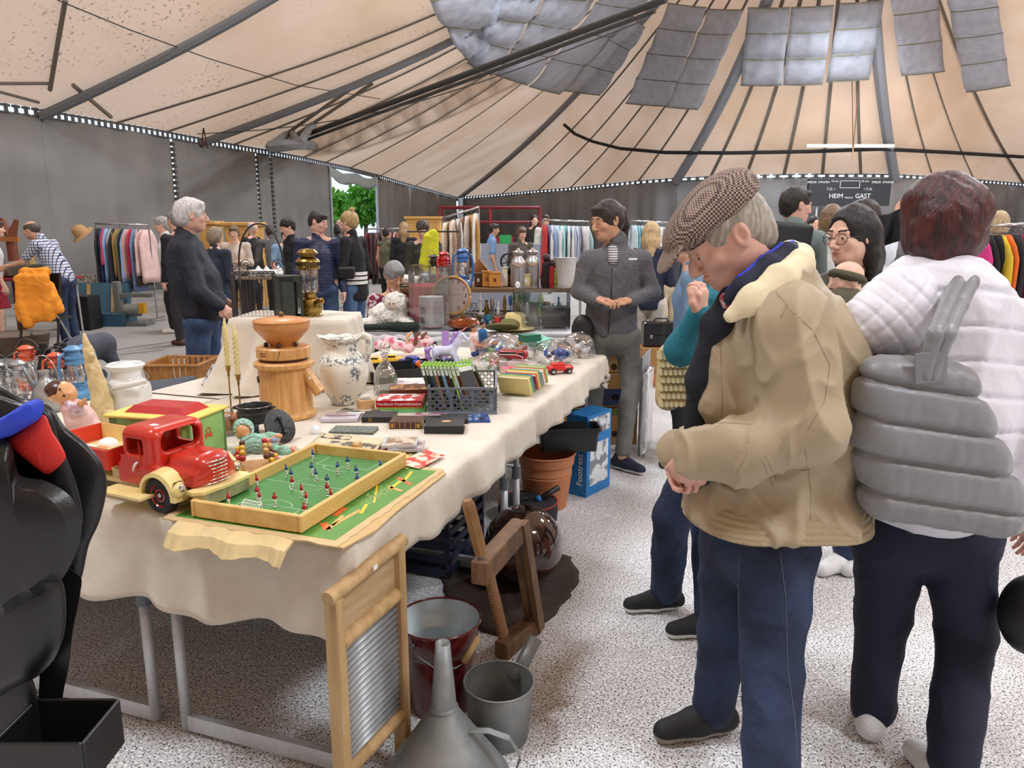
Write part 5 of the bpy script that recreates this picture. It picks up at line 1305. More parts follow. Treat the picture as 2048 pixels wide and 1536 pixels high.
q=MB();q.lathe([(.056*k,.240*k),(.060*k,.244*k),(.060*k,.250*k),(.054*k,.254*k),(.054*k,.272*k),(.060*k,.276*k),(.056*k,.284*k),(.046*k,.292*k),(.032*k,.300*k),(.032*k,.308*k),(.052*k,.312*k),(.052*k,.320*k),(.036*k,.336*k),(.0,.342*k)],32);hd_=q.build('hood',brass,bl,smooth=True,auto=35)
q=MB()
for j in range(24):a=2*PI*j/24;q.box((.0545*k*math.cos(a),.0545*k*math.sin(a),.263*k),(.002,.006*k,.014*k),rz=a)
q.build('vent_slots',cm(40,34,24,.6),hd_)['kind']='stuff'
q=MB();q.tube([(.045*k,-.04*k,.075*k),(.075*k,-.055*k,.088*k)],[.018*k,.016*k],14);q.tube([(.07*k,-.052*k,.086*k),(.082*k,-.06*k,.09*k)],[.007*k]*2,10);q.build('pump',brass,bl,smooth=True,auto=50)
q=MB();q.tube([(.062*k*math.cos(a),-.03*k,.10*k-.075*k*math.sin(a))for a in[PI*j/14 for j in range(15)]],.0022,6);q.build('bail_handle',dsteel,bl,smooth=True)
# ---- toys at the far end
tc_=thing('toy_tray','flat black tray holding toy cars beside the decanter','tray',at(812,752,TZ+.003),.55)
q=MB();q.box((0,0,.003),(.46,.26,.006))
for x,y,lx,ly in((0,-.128,.46,.006),(0,.128,.46,.006),(-.227,0,.006,.26),(.227,0,.006,.26)):q.box((x,y,.03),(lx,ly,.06))
q.build('tray',cm(24,24,26,.5),tc_)
def toycar(label,c,rz,m,k=1.,open_=False,name='toy_car'):
 t=thing(name,label,'toy car',c,rz)
 s=Soft(.004*k);s.box((0,0,.032*k),(.15*k,.066*k,.030*k),.012*k,k=.006);s.box((-.012*k,0,.052*k),(.075*k,.058*k,.034*k),.012*k,k=.008)
 if open_:s.box((-.015*k,0,.066*k),(.06*k,.046*k,.03*k),.006*k,k=.003,cut=True)
 s.mesh('body',m,t)
 if not open_:q=MB();q.box((-.012*k,0,.056*k),(.060*k,.060*k,.016*k),bev=.004*k);q.build('windows',cm(30,34,44,.15),t)
 else:q=MB();q.add([(.02*k,-.026*k,.045*k),(.02*k,.026*k,.045*k),(.006*k,.024*k,.068*k),(.006*k,-.024*k,.068*k)],[(0,1,2,3)]);q.build('windscreen',glass('tinted',(.6,.4,.4),.05,.2),t,solid=.002)
 for x in(-.046,.046):
  for y in(-.032,.032):
   q=MB();q.lathe([(.0,-.008*k),(.017*k,-.007*k),(.018*k,0),(.017*k,.007*k),(.010*k,.008*k),(0,.006*k)],16,M=TR((x*k,y*k,.018*k))@RX(PI/2 if y<0 else-PI/2));w_=q.build('wheel',rubber,t,smooth=True,auto=40)
   q=MB();q.lathe([(0,.009*k),(.009*k,.0085*k),(.009*k,.006*k)],12,M=TR((x*k,y*k,.018*k))@RX(PI/2 if y<0 else-PI/2));q.build('hub',steel,w_)
 return t
toycar('red open toy car at the far right edge of the cloth',at(1119,747,TZ+.003),.25,mat('car_red',srgb(206,36,30),.25,coat=.4),.95,True)
toycar('blue toy pickup standing in the black tray',at(822,735,TZ+.012),2.6,mat('car_blue',srgb(28,62,160),.3,coat=.3),.95)
toycar('yellow toy digger cab in the black tray, behind the blue pickup',at(786,728,TZ+.012),.2,mat('car_yellow',srgb(230,180,40),.3,coat=.3),.8)
toycar('yellow toy lorry half hidden behind the decanter',at(752,732,TZ+.003),.1,mat('car_yellow',srgb(230,180,40),.3),.8)
toycar('dark blue toy racing car behind the game crate',at(905,735,TZ+.003),.5,mat('car_dblue',srgb(30,60,110),.3),.8)
# little orange squirrel-like toy dog
o_=at(850,742,TZ+.003);t=thing('toy_animal','orange and white plastic toy animal before the unicorn','toy animal',o_)
s=Soft(.003);s.cap(o_+Vector((-.02,0,.022)),o_+Vector((.02,0,.02)),.012,.012);s.ell(o_+Vector((.034,0,.03)),(.013,.012,.012),k=.006);s.path([o_+Vector((-.024,0,.024)),o_+Vector((-.04,0,.04)),o_+Vector((-.03,0,.055))],[.008,.009,.006])
for x in(-.02,.02):
 for y in(-.008,.008):s.cap(o_+Vector((x,y,.018)),o_+Vector((x,y,.004)),.005,.005,k=.004)
s.mesh('body',[mat('toy_orange',srgb(224,110,40),.35)],t,org=o_)
# unicorn
uc=thing('toy_unicorn','pale lilac plastic unicorn with purple mane and pink horn','toy unicorn',(*at(892,742,TZ+.003)[:2],TZ+.003))
Yu=uc.location.y;pu=lambda x,y,d=0:P(x,y,Yu+d)
lil=mat('lilac_plastic',srgb(206,208,234),.3,coat=.3);purp=mat('purple_mane',srgb(176,140,214),.4)
s=Soft(.004)
s.cap(pu(874,703),pu(902,702),.030,.027,k=.02);s.path([pu(905,698),pu(915,685),pu(920,672)],[.026,.019,.016],k=.015);s.cap(pu(922,669),pu(934,679),.015,.009,k=.01)
for x0,xk,xf,d in((872,866,863,-.02),(880,884,880,.022),(905,912,915,-.018),(908,920,928,.02)):
 s.path([pu(x0,708,d),pu(xk,722,d),pu(xf,738,d)],[.017,.009,.007],k=.01);s.ell(pu(xf,740,d),(.010,.012,.006),k=.004)
s.ell(pu(919,663,-.01),(.005,.004,.010),k=.003);s.mesh('body',lil,uc,org=uc.location)
s=Soft(.004);s.path([pu(921,664),pu(911,668,.005),pu(905,680,.005),pu(899,692,.005)],[.006,.012,.013,.008],k=.008);s.mesh('mane',purp,uc,org=uc.location,disp=lambda p,n:wob(p,2,150)*.0015)
s=Soft(.004);s.path([pu(862,696),pu(854,700),pu(855,714),pu(861,724),pu(857,728)],[.008,.014,.013,.010,.005],k=.008);s.mesh('tail',purp,uc,org=uc.location)
q=MB();a_=pu(921,664)-uc.location;b_=pu(934,654)-uc.location;q.tube([a_,b_],[.005,.001],10);q.build('horn',mat('pink_horn',srgb(240,140,170),.3),uc,smooth=True)
q=MB();q.ball(pu(925,671,-.014)-uc.location,.003,8);q.build('eye',blackp,uc)
q=MB();tb=at(887,728,TZ+.003);q.loft([[(-.018,-.004,0),(.018,-.004,0),(.018,.004,0),(-.018,.004,0)],[(-.022,-.003,.17),(.022,-.003,.17),(.022,.005,.17),(-.022,.005,.17)]]);tag(q.build('purple_comb',purp,loc=(tb.x,tb.y+.15,TZ+.003)),'light purple plastic brush upright behind the unicorn','toy brush')
# two dressed fashion dolls seated behind
def fdoll(label,x,ytop,Y,shirt,hairc,rz):
 o_=Vector((P(x,700,Y).x,Y,TZ+.003));zt=P(x,ytop,Y).z-TZ
 t=thing('fashion_doll',label,'doll',o_);k=zt/.20;s=Soft(.0035);D=Vector((1,0,0))
 s.ell(o_+Vector((0,0,.18*k)),(.014*k,.015*k,.019*k),k=.004);s.cap(o_+Vector((0,0,.165*k)),o_+Vector((0,0,.14*k)),.007*k,.009*k,k=.006);s.ell(o_+Vector((.015*k,0,.178*k)),(.004,.003,.004),k=.003)
 s.cap(o_+Vector((0,0,.13*k)),o_+Vector((0,0,.03*k)),.02*k,.018*k,k=.01)
 for sg in(-1,1):s.path([o_+Vector((0,sg*.026*k,.13*k)),o_+Vector((.02*k,sg*.035*k,.085*k)),o_+Vector((.065*k,sg*.03*k,.075*k)),o_+Vector((.08*k,sg*.03*k,.078*k))],[.009*k,.008*k,.006*k,.007*k],k=.006)
 s.mesh('body',mat('fashion_skin',srgb(206,144,110),.4),t,org=o_)
 s=Soft(.0035);s.cap(o_+Vector((0,0,.132*k)),o_+Vector((0,0,.045*k)),.026*k,.021*k,k=.01);s.cap(o_+Vector((0,-.026*k,.134*k)),o_+Vector((0,.026*k,.134*k)),.013*k,k=.01)
 for sg in(-1,1):s.cap(o_+Vector((0,sg*.026*k,.13*k)),o_+Vector((.014*k,sg*.033*k,.098*k)),.012*k,.011*k)
 s.mesh('shirt',shirt,t,org=o_,disp=lambda p,n:wob(p,2,120)*.001)
 s=Soft(.0035)
 for sg in(-1,1):s.path([o_+Vector((0,sg*.012*k,.03*k)),o_+Vector((.07*k,sg*.016*k,.05*k)),o_+Vector((.12*k,sg*.018*k,.012*k))],[.017*k,.013*k,.010*k])
 s.mesh('trousers',cm(40,70,120,.8),t,org=o_)
 s=Soft(.003);s.ell(o_+Vector((-.003*k,0,.188*k)),(.0155*k,.0165*k,.016*k),k=.003);s.ell(o_+Vector((.016*k,0,.176*k)),(.012*k,.016*k,.014*k),k=.002,cut=True);s.mesh('hair',hairc,t,org=o_)
fdoll('male fashion doll in white and pink top beside the unicorn',948,650,4.35,mat('pinkwhite',srgb(232,222,222),.8,noise=(30.,srgb(226,130,110),.8,.5,.6)),cm(80,50,34,.4),0)
fdoll('male fashion doll in blue t-shirt, the taller of the two',966,643,4.45,cm(30,96,150,.8),cm(30,24,22,.4),0)
# red bus on a white box
t=thing('white_box','white carton under the red toy bus','box',at(1026,738,TZ+.003),.3);q=MB();q.box((0,0,.025),(.16,.08,.05));q.build('carton',cm(226,222,216,.6),t)
t=thing('toy_bus','rounded dark red toy bus with white stripe on a white carton','toy bus',at(1026,738,TZ+.003)+Vector((0,0,.052)),-.25)
s=Soft(.004);s.box((0,0,.030),(.17,.055,.052),.022,k=.01);s.mesh('body',mat('bus_red',srgb(158,24,30),.2,coat=.5),t)
q=MB();q.tube([(-.075,-.0285,.030),(.02,-.0285,.034),(.06,-.0285,.022),(.062,-.0285,.008)],.0022,6);q.build('stripe',whitep,t)
q=MB();q.box((.055,-.0285,.038),(.03,.003,.014));q.box((-.02,-.0285,.042),(.09,.003,.010));q.build('windows',cm(26,20,24,.1),t)
# clear plastic bags with toys in them
film=glass('plastic_film',(.96,.97,.98),.12,.10)
def bag(label,c,r,seed,fill):
 t=thing('plastic_bag',label,'plastic bag',c)
 s=Soft(.011);s.ell(c+Vector((0,0,r[2]*.75)),r,k=.02);s.ell(c+Vector((r[0]*.4,0,r[2]*.5)),(r[0]*.7,r[1]*.8,r[2]*.6),k=.02)
 s.mesh('film',film,t,org=c,disp=lambda p,n:wob(p,seed,38)*.016+wob(p,seed+1,90)*.007,smooth_it=0)
 rnd=random.Random(seed)
 for i in range(fill[0]):
  q=MB();a=rnd.uniform(0,6.28);rr=rnd.uniform(0,.6);p_=(r[0]*rr*math.cos(a),r[1]*rr*math.sin(a),.012+rnd.uniform(0,r[2]*.7));sz=rnd.uniform(.018,.038)
  if i%2:q.box(p_,(sz*1.5,sz,sz*.7),R=Euler((rnd.random()*3,rnd.random()*3,rnd.random()*3)).to_matrix(),bev=sz*.2)
  else:q.tube([p_,(p_[0]+sz,p_[1]+sz*.5,p_[2]+sz*.3),(p_[0]+sz*1.6,p_[1],p_[2]+sz)],[sz*.4,sz*.5,sz*.3],8)
  q.build('toy_piece',fill[1][i%len(fill[1])],t,smooth=False)
toyc=[cm(200,60,60,.4),cm(226,150,160,.4),cm(110,170,90,.4),cm(232,200,90,.4),cm(90,110,180,.4),cm(200,150,120,.4),cm(236,236,236,.4)]
bag('clear plastic bag full of mixed pink and green toys',at(1010,722,TZ+.003)+Vector((0,.08,0)),(.17,.12,.085),3,(22,toyc))
bag('clear plastic bag with a blue toy near the cloth corner',at(1110,728,TZ+.003)+Vector((0,.04,0)),(.11,.09,.085),4,(12,[cm(30,80,170,.4),cm(40,100,200,.4),cm(60,60,70,.4)]))
bag('crumpled empty clear bag at the far corner of the table',at(1165,715,TZ+.003)+Vector((-.02,.03,0)),(.10,.09,.08),5,(5,[cm(226,226,230,.4),cm(120,90,70,.4)]))
bag('low plastic bag of pink dolls behind the game crate',at(975,738,TZ+.003),(.13,.08,.05),6,(12,toyc[1:3]+toyc[5:]))
t=thing('small_box','dark green box with picture on top of the toy bag','box',at(1060,728,TZ+.003)+Vector((.0,.12,.115)),.5);q=MB();q.box((0,0,.02),(.11,.08,.04));q.build('box',cm(30,110,84,.5),t)
t=thing('small_box','mint green striped box leaning on the toy bags','box',at(1080,722,TZ+.003)+Vector((.0,.05,.085)),-.35,rot=(.5,.35,-.3));q=MB();q.box((0,0,.025),(.11,.08,.05));q.build('box',cm(150,214,196,.5),t)
q=MB();q.box((-.02,0,.0505),(.004,.06,.001));q.box((.0,0,.0505),(.004,.06,.001));q.build('stripes',cm(90,150,130,.5),t)
# doll limbs and pink cloth behind the decanter
t=thing('pink_dolls','heap of small dolls with raised legs in pink cloth','dolls',at(800,722,TZ+.003)+Vector((0,.18,0)))
s=Soft(.005);o_=t.location
for i in range(6):s.ell(o_+Vector((-.14+.055*i,.02*math.sin(i*2),.07+.02*math.sin(i*1.7))),(.045,.04,.035),k=.01)
s.mesh('cloth',mat('pink_print',srgb(232,200,204),.8,noise=(26.,srgb(214,80,120),.9,.54,.6)),t,org=o_,disp=lambda p,n:wob(p,6,80)*.006)
for i,(x,c_)in enumerate(((.02,srgb(224,180,140)),(.07,srgb(120,70,44)),(.11,srgb(130,78,50)))):
 s=Soft(.003);s.path([o_+Vector((x,-.02,.08)),o_+Vector((x+.01,-.03,.13)),o_+Vector((x+.03,-.03,.145))],[.012,.010,.009],k=.006);s.mesh('doll_leg',mat('leg_%d'%i,c_,.4),t,org=o_)
t=thing('cruet_set','small silver-capped glass cruets beside the dolls','cruets',at(862,722,TZ+.003)+Vector((0,.12,0)))
for i in range(3):q=MB();q.lathe([(.014,0),(.016,.03),(.010,.055),(.012,.062),(.006,.075),(.0,.077)],14,c=(i*.036-.03,(i%2)*.03,0));q.build('cruet',steel if i%2 else gl,t,smooth=True)
t=thing('wrapped_parcel','parcel in white patterned paper with red cloth leaning left of the candles','parcel',P(418,800,3.62));a=P(437,735,3.6)-t.location;b=P(402,815,3.6)-t.location
q=MB();q.tube([a,b],[.035,.05],14);q.build('paper',mat('white_pattern',srgb(216,218,226),.4,noise=(50.,srgb(110,112,124),.9,.5,.56)),t,smooth=True,auto=50);q=MB();q.tube([a+Vector((.04,-.01,-.08)),b+Vector((.06,-.01,-.0))],[.02,.04],10);q.build('red_cloth',cm(130,24,36,.8),t,smooth=True)
# ------------------------------------------------------------------ things on the floor around the table
ow=mat('old_wood',srgb(196,164,116),.65,noise=(4.,srgb(160,126,82),.8),stretch=(8,8,1),bump=(50,.3))
ow2=mat('dark_old_wood',srgb(128,92,58),.6,noise=(6.,srgb(88,60,38),.8),stretch=(4,4,1),bump=(40,.4))
zinc=mat('galvanised_zinc',srgb(150,153,152),.5,.55,noise=(9.,srgb(112,116,116),.8),bump=(30,.15))
# washboard
wa=math.atan2(.25,.125)
wb2=thing('washboard','wooden washboard with ribbed zinc panel leaning at the table corner','washboard',(-.432,1.610,.002),wa)
WL,WH=.285,.64
q=MB();q.box((.014,0,WH/2),(.028,.045,WH),bev=.004);q.build('post',ow,wb2)
q=MB();q.box((WL-.014,0,WH/2+.02),(.028,.045,WH+.04),bev=.004);q.build('post',ow,wb2)
def rail(z,r,nm,e=.0,dz=.02):q=MB();q.tube([(-.004+e,-.004,z),(WL+.004-e,-.004,z+dz)],r,10);q.build(nm,ow,wb2,smooth=True,auto=60)
rail(WH+.008,.019,'top_rail',-.008,.03);rail(WH-.125,.020,'rail',.03);rail(.16,.020,'rail',.03,.01)
q=MB();q.box((WL/2,.004,WH-.055),(WL-.05,.012,.12));q.build('panel',mat('panel_wood',srgb(184,158,118),.65,noise=(5.,srgb(160,132,92),.8),stretch=(1,8,8)),wb2)
q=MB();N=190;q.loft([[(.028,-.004-.0055*math.sin(k/N*2*PI*19),.165+(WH-.30)*k/N),(WL-.028,-.004-.0055*math.sin(k/N*2*PI*19),.175+(WH-.29)*k/N)]for k in range(N+1)],cap=False,close=False)
q.build('ribbed_metal',mat('zinc_ribs',srgb(176,180,182),.42,.5,noise=(12.,srgb(150,154,156),.7)),wb2,smooth=True,solid=.001)
q=MB();q.box((.14,-.030,WH+.03),(.016,.001,.012));q.build('price_sticker',whitep,wb2)
# red enamel bucket
bx=at(882,1405,0);mred=mat('enamel_red',srgb(92,22,24),.16,coat=.6)
bk_=thing('bucket','large dark red enamel bucket, pale inside, with wooden bail grip','bucket',(bx.x,bx.y,.002))
q=MB();q.lathe([(.0,.006),(.092,.006),(.094,0),(.098,0),(.100,.012),(.116,.20),(.1165,.212),(.119,.214),(.130,.296)],48,cap=False);q.build('outer_wall',mred,bk_,smooth=True,auto=50)
q=MB();q.lathe([(.128,.297),(.117,.214),(.114,.212),(.112,.20),(.096,.012),(0,.010)],48,cap=False);q.build('inner_wall',mat('enamel_pale',srgb(198,212,218),.2,coat=.4),bk_,smooth=True,auto=50)
q=MB();q.tube([(.131*math.cos(a),.131*math.sin(a),.298)for a in[2*PI*k/48 for k in range(49)]],.004,8);q.build('rim',mred,bk_,smooth=True)
q=MB();q.tube([(-.07+.0,-.112,.262),(-.045,-.135,.24),(.0,-.146,.215),(.06,-.13,.205),(.085,-.115,.215)],.0026,6);q.tube([(-.078,-.106,.268),(-.07,-.118,.274),(-.066,-.112,.258)],.0035,6);q.build('bail_wire',dsteel,bk_,smooth=True)
q=MB();q.tube([(.085,-.115,.215),(.13,-.09,.285)],[.012,.010],10);q.build('grip',ow,bk_,smooth=True)
# small zinc pail
sp_=at(998,1480,0)
pl_=thing('pail','small galvanised zinc pail with a slanting tube handle','pail',(sp_.x,sp_.y+.02,.002))
q=MB();q.lathe([(.0,.008),(.082,.008),(.084,0),(.087,0),(.089,.018),(.090,.022),(.104,.182)],40,cap=False);q.lathe([(.103,.182),(.088,.022),(.086,.012),(0,.010)],40,cap=False);q.build('wall',zinc,pl_,smooth=True,auto=50)
q=MB();q.tube([(.1045*math.cos(a),.1045*math.sin(a),.183)for a in[2*PI*k/40 for k in range(41)]],.003,6);q.build('rim',zinc,pl_,smooth=True)
q=MB();q.tube([(.045,.085,.13),(.115,.15,.235)],.021,16,cap=False);q.build('tube_handle',zinc,pl_,smooth=True,solid=.002)
# funnel upside down
fx=P(888,1415,1.76)
fn=thing('funnel','big zinc funnel standing upside down with strap handle','funnel',(fx.x,fx.y,.002))
zt=P(887,1287,1.76).z;zn=fx.z
q=MB();q.lathe([(.176,0),(.178,.004),(.178,.03),(.035,zn-.004),(.038,zn),(.036,zn+.004),(.033,zn+.008),(.0185,zt)],40,cap=False);q.build('cone',zinc,fn,smooth=True,auto=30,solid=.0016)
q=MB();hp=[(.065,-.02,zn-.055),(.12,-.035,zn-.045),(.175,-.045,zn-.06),(.205,-.05,zn-.11),(.19,-.045,zn-.165),(.14,-.035,zn-.19)]
q.loft([[(x,y-.011,z),(x,y+.011,z),(x,y+.011,z-.002),(x,y-.011,z-.002)]for x,y,z in hp]);q.build('strap_handle',zinc,fn,smooth=False)
# wooden screw press
pr=thing('screw_clamp','old dark wooden screw press frame with turned handle','wooden press',(*at(1020,1310,0)[:2],.002));po=pr.location
def beam(a,b,w_,h_,nm,m=ow2,par=pr,org=None):
 a=Vector(a)-po;b=Vector(b)-po;d=(b-a).normalized();s_=d.cross(Vector((0,0,1)))if abs(d.z)<.9 else Vector((1,.3,0)).normalized()
 s_.normalize();u_=s_.cross(d).normalized();R=Matrix((s_,d,u_)).transposed();q=MB();q.box((a+b)/2,(w_,(b-a).length,h_),R=R,bev=.003);return q.build(nm,m,par)
zT=.475
tA,tB=at(958,1148,zT),at(1038,1058,zT);lA,lB=at(1002,1302,.035),at(1072,1240,.035)
bt_=beam(tA,tB,.055,.075,'upper_arm');beam(lA,lB,.055,.06,'lower_arm')
p1=tB+Vector((.0,-.02,.035));p2=lB+Vector((.0,-.01,-.03));d_=Vector((tB.x-tA.x,tB.y-tA.y,0)).normalized();
for off in(-.017,.017):
 q=MB();a=p1-po+Vector((-d_.y,d_.x,0))*off;b=p2-po+Vector((-d_.y,d_.x,0))*off;q.loft([[a+d_*x+Vector((-d_.y,d_.x,0))*y for x,y in((-.028,-.010),(.028,-.010),(.028,.010),(-.028,.010))],[b+d_*x+Vector((-d_.y,d_.x,0))*y for x,y in((-.028,-.010),(.028,-.010),(.028,.010),(-.028,.010))]][::-1]);q.build('upright',ow2,pr)
h1=P(935,1000,tA.y+.02)-po;h2=P(962,1108,tA.y+.03)-po;
q=MB();q.tube([h1,h1.lerp(h2,.08),h1.lerp(h2,.78),h2],[.014,.020,.021,.019],8);q.build('handle',mat('handle_wood',srgb(156,116,66),.5,noise=(14.,srgb(110,76,44),.8)),pr)
s1=P(978,1150,tA.y+.03)-po;s2=P(1007,1272,tA.y+.03)-po;q=MB();n_=90;dd=(s2-s1);
q.tube([s1+dd*(k/n_)for k in range(n_+1)],[.016+.003*math.sin(k/n_*2*PI*22)for k in range(n_+1)],14);q.build('wooden_screw',mat('screw_wood',srgb(140,100,62),.5),pr,smooth=True)
# brown cloth and glazed ball vase
cv=at(1045,1150,.0);vb=at(1047,1090,.185)
ballv=thing('ball_vase','large round dark glazed vase with a small mouth','vase',(vb.x,vb.y,.018))
mgl=mat('speckled_glaze',srgb(44,26,20),.08,noise=(22.,srgb(84,48,34),.9,.45,.6),coat=.8)
R_=.168;q=MB();q.lathe([(.05,0),(.06,.004)]+[(R_*math.sin(a),.170-R_*math.cos(a))for a in[math.radians(d)for d in range(28,166,6)]]+[(.038,.336),(.030,.330),(.03,.27)],48,cap=True);q.build('body',mgl,ballv,smooth=True)
def floor_cloth(name,label,pxs,m,z0=.004,amp=.012,seed=2):
 pts=[at(x,y,z0)for x,y in pxs];c=sum(pts,Vector())/len(pts);t=thing(name,label,'cloth',(c.x,c.y,0));n=len(pts);rings=[]
 for k in range(13):
  f=1-k/12;rings.append([((p.x-c.x)*f,(p.y-c.y)*f,z0+amp*(1+math.sin(i*1.3+k*.9+seed))*(.2+.8*(1-abs(2*f-1))))for i,p in enumerate(pts)])
 q=MB();q.loft(rings,cap=False);q.build('cloth',m,t,smooth=True,solid=.006);return t
pp=[(880,1150),(900,1215),(965,1265),(1040,1275),(1100,1240),(1140,1195),(1160,1150),(1140,1115),(1090,1105),(1000,1095),(930,1110)]
pp2=[]
for i in range(len(pp)):
 a,b=pp[i],pp[(i+1)%len(pp)]
 for k in range(4):f=k/4;pp2.append((a[0]*(1-f)+b[0]*f+4*math.sin(i*3+k*2),a[1]*(1-f)+b[1]*f+3*math.cos(i*2+k)))
floor_cloth('brown_cloth','crumpled dark brown cloth under the ball vase',pp2,mat('brown_suede',srgb(62,48,40),.9,noise=(14.,srgb(48,36,30),.7),bump=(30,.4)),amp=.007)
# drum bag with umbrella grip
db=at(1058,1080,0);db=Vector((db.x+.0,db.y+.28,.002));dbt=P(1060,1002,db.y).z
bg_=thing('round_bag','round dark fabric bag with red piping beneath the table','bag',db)
navy=mat('bag_navy',srgb(38,36,44),.75,bump=(80,.3));rr_=.155
q=MB();q.lathe([(0,0),(rr_,0),(rr_+.004,dbt*.5),(rr_,dbt)],40,cap=False);q.build('side',navy,bg_,smooth=True)
q=MB();q.lathe([(rr_,dbt),(rr_*.6,dbt+.008),(0,dbt+.010)],40,cap=False);q.build('lid',navy,bg_,smooth=True)
q=MB();q.tube([(rr_*math.cos(a),rr_*math.sin(a),dbt)for a in[2*PI*k/40 for k in range(41)]],.004,6);q.build('piping',cm(170,40,50,.5),bg_,smooth=True)
q=MB();q.tube([(-.08,-.06,dbt+.01),(-.03,-.05,dbt+.035),(.03,-.02,dbt+.03),(.05,.0,dbt+.01)],.008,6,sq=.4);q.build('strap',blackp,bg_,smooth=True)
um=thing('umbrella','folded black stick with blue band lying on the round bag','umbrella',db+Vector((.05,-.02,dbt+.03)))
a=P(1040,1018,db.y-.05)-um.location;b=P(1118,975,db.y+.02)-um.location
q=MB();q.tube([a,a.lerp(b,.6),a.lerp(b,.62),b],[.010,.011,.015,.016],12);q.build('shaft',cm(40,36,36,.4),um,smooth=True)
q=MB();q.tube([a.lerp(b,.42),a.lerp(b,.52)],.017,12);q.build('band',cm(30,130,200,.4),um,smooth=True)
# terracotta planter
tpt=at(1092,1012,0);tpt=Vector((tpt.x,tpt.y+.02,.002));zr=P(1095,905,tpt.y).z
tp_=thing('planter','terracotta coloured plastic plant pot under the table','plant pot',tpt);terra=mat('terracotta',srgb(192,124,80),.5,noise=(8.,srgb(180,112,70),.5))
q=MB();q.lathe([(0,0),(.115,0),(.122,.05),(.138,zr*.55),(.142,zr*.6),(.139,zr*.62),(.143,zr*.66),(.140,zr*.68),(.145,zr-.06),(.152,zr-.055),(.158,zr-.004),(.166,zr),(.158,zr+.004),(.150,zr),(.12,.05),(0,.04)],48,cap=False);q.build('pot',terra,tp_,smooth=True,auto=40)
# blue carton
c1=at(1172,996,0);fb_=thing('blue_carton','blue printed footrest carton standing upright','carton',(c1.x,c1.y,.002),math.radians(52));zb=P(1172,835,c1.y).z
blue_c=cm(26,124,196,.45)
# local x runs right-back, local -y... box corner at origin
q=MB();q.box((.13,.07,zb/2),(.26,.14,zb));q.build('box',blue_c,fb_)
q=MB();q.box((.13,-.001,zb*.38),(.20,.002,zb*.52));q.box((.13,-.0012,zb*.86),(.22,.002,zb*.2));q.build('print',mat('carton_print',srgb(220,226,232),.5,noise=(14.,srgb(90,92,96),.8,.5,.56)),fb_)
text('carton_title','Footrest',whitep,fb_,(-.001,.045,zb*.33),.055,(PI/2,-PI/2,-PI/2),'CENTER')
q=MB();q.box((.10,.045,zb*.38),(.10,.092,zb*.3));
# black flower box on top
bz_=P(1110,900,4.0).z
fbx=thing('flower_box','black plastic balcony flower box lying across pot and carton','flower box',(at(1150,870,.42).x-.03,3.93,zr+.012),math.radians(4));fh=.135
q=MB();bl_=mat('black_plastic',srgb(30,31,33),.4,noise=(40.,srgb(38,40,42),.5))
def rr_ring(L_,W_,z):return[(x,y,z)for x,y in((-L_/2+.01,-W_/2),(L_/2-.01,-W_/2),(L_/2,-W_/2+.01),(L_/2,W_/2-.01),(L_/2-.01,W_/2),(-L_/2+.01,W_/2),(-L_/2,W_/2-.01),(-L_/2,-W_/2+.01))]
q.loft([rr_ring(.30,.12,0),rr_ring(.32,.15,fh-.02),rr_ring(.345,.17,fh-.02),rr_ring(.345,.17,fh),rr_ring(.325,.15,fh),rr_ring(.30,.12,.01)],cap=True);q.build('trough',bl_,fbx)
# dark blue folding crate under the table, left of the press
dcx=thing('folding_crate','dark blue slatted crate under the cloth beside the press handle','crate',at(900,1140,0)+Vector((-.1,.15,.002)),TA)
q=MB()
for z in(.03,.09,.15,.21,.27,.33):
 q.box((0,-.18,z),(.42,.01,.03));q.box((0,.18,z),(.42,.01,.03));q.box((-.205,0,z),(.01,.36,.03));q.box((.205,0,z),(.01,.36,.03))
for x in(-.2,.2):
 for y in(-.175,.175):q.box((x,y,.18),(.02,.02,.36))
q.box((0,0,.01),(.40,.35,.012));q.build('slats',cm(30,36,60,.5),dcx)
# banana cartons behind the grey-fleece woman, panel, briefcase etc.
kraft=mat('kraft_card',srgb(170,124,76),.8,noise=(10.,srgb(150,108,64),.5))
def carton(label,c,d,rz,bands=(),cat='carton',txt=None):
 t=thing('banana_carton',label,cat,c,rz)
 q=MB();q.box((0,0,d[2]/2),d,bev=.004);q.build('box',kraft,t)
 for(z0,z1,m_)in bands:
  q=MB();q.box((0,-d[1]/2-.001,(z0+z1)/2*d[2]),(d[0]*.98,.002,(z1-z0)*d[2]));q.build('printed_band',m_,t)
 q=MB();q.lathe([(0,0),(.022,0),(.022,.001),(0,.001)],16,M=TR((.1,-d[1]/2-.001,d[2]*.3))@RX(PI/2));q.build('vent_hole',cm(40,28,20,.8),t)
 if txt:text('carton_lettering',txt[0],txt[1],t,(txt[2],-d[1]/2-.003,d[2]*txt[3]),txt[4])
 return t
gcol=cm(30,90,60,.5);bcol_=cm(36,52,88,.5)
cX=P(1215,888,4.95)
carton('lower banana carton with green band behind the fleece woman',(P(1200,888,5.05).x,5.25,.002),(.52,.36,.27),.03,((.82,.99,gcol),),txt=('ROSA',cm(190,170,60,.5),.12,.90,.05))
carton('middle banana carton with dark blue band and oval badge',(P(1200,888,5.05).x,5.25,.278),(.52,.36,.24),.0,((.05,.55,bcol_),),txt=('Chicar',cm(50,30,20,.5),.05,.32,.07))
carton('top banana carton, plain brown with a hand hole',(P(1200,888,5.05).x-.02,5.25,.522),(.50,.35,.15),.04)
gb_=thing('green_bag','green printed shopping bag standing on the banana cartons','shopping bag',(P(1218,760,5.1).x,5.12,.676),.1);hb_=P(1218,690,5.1).z-.676
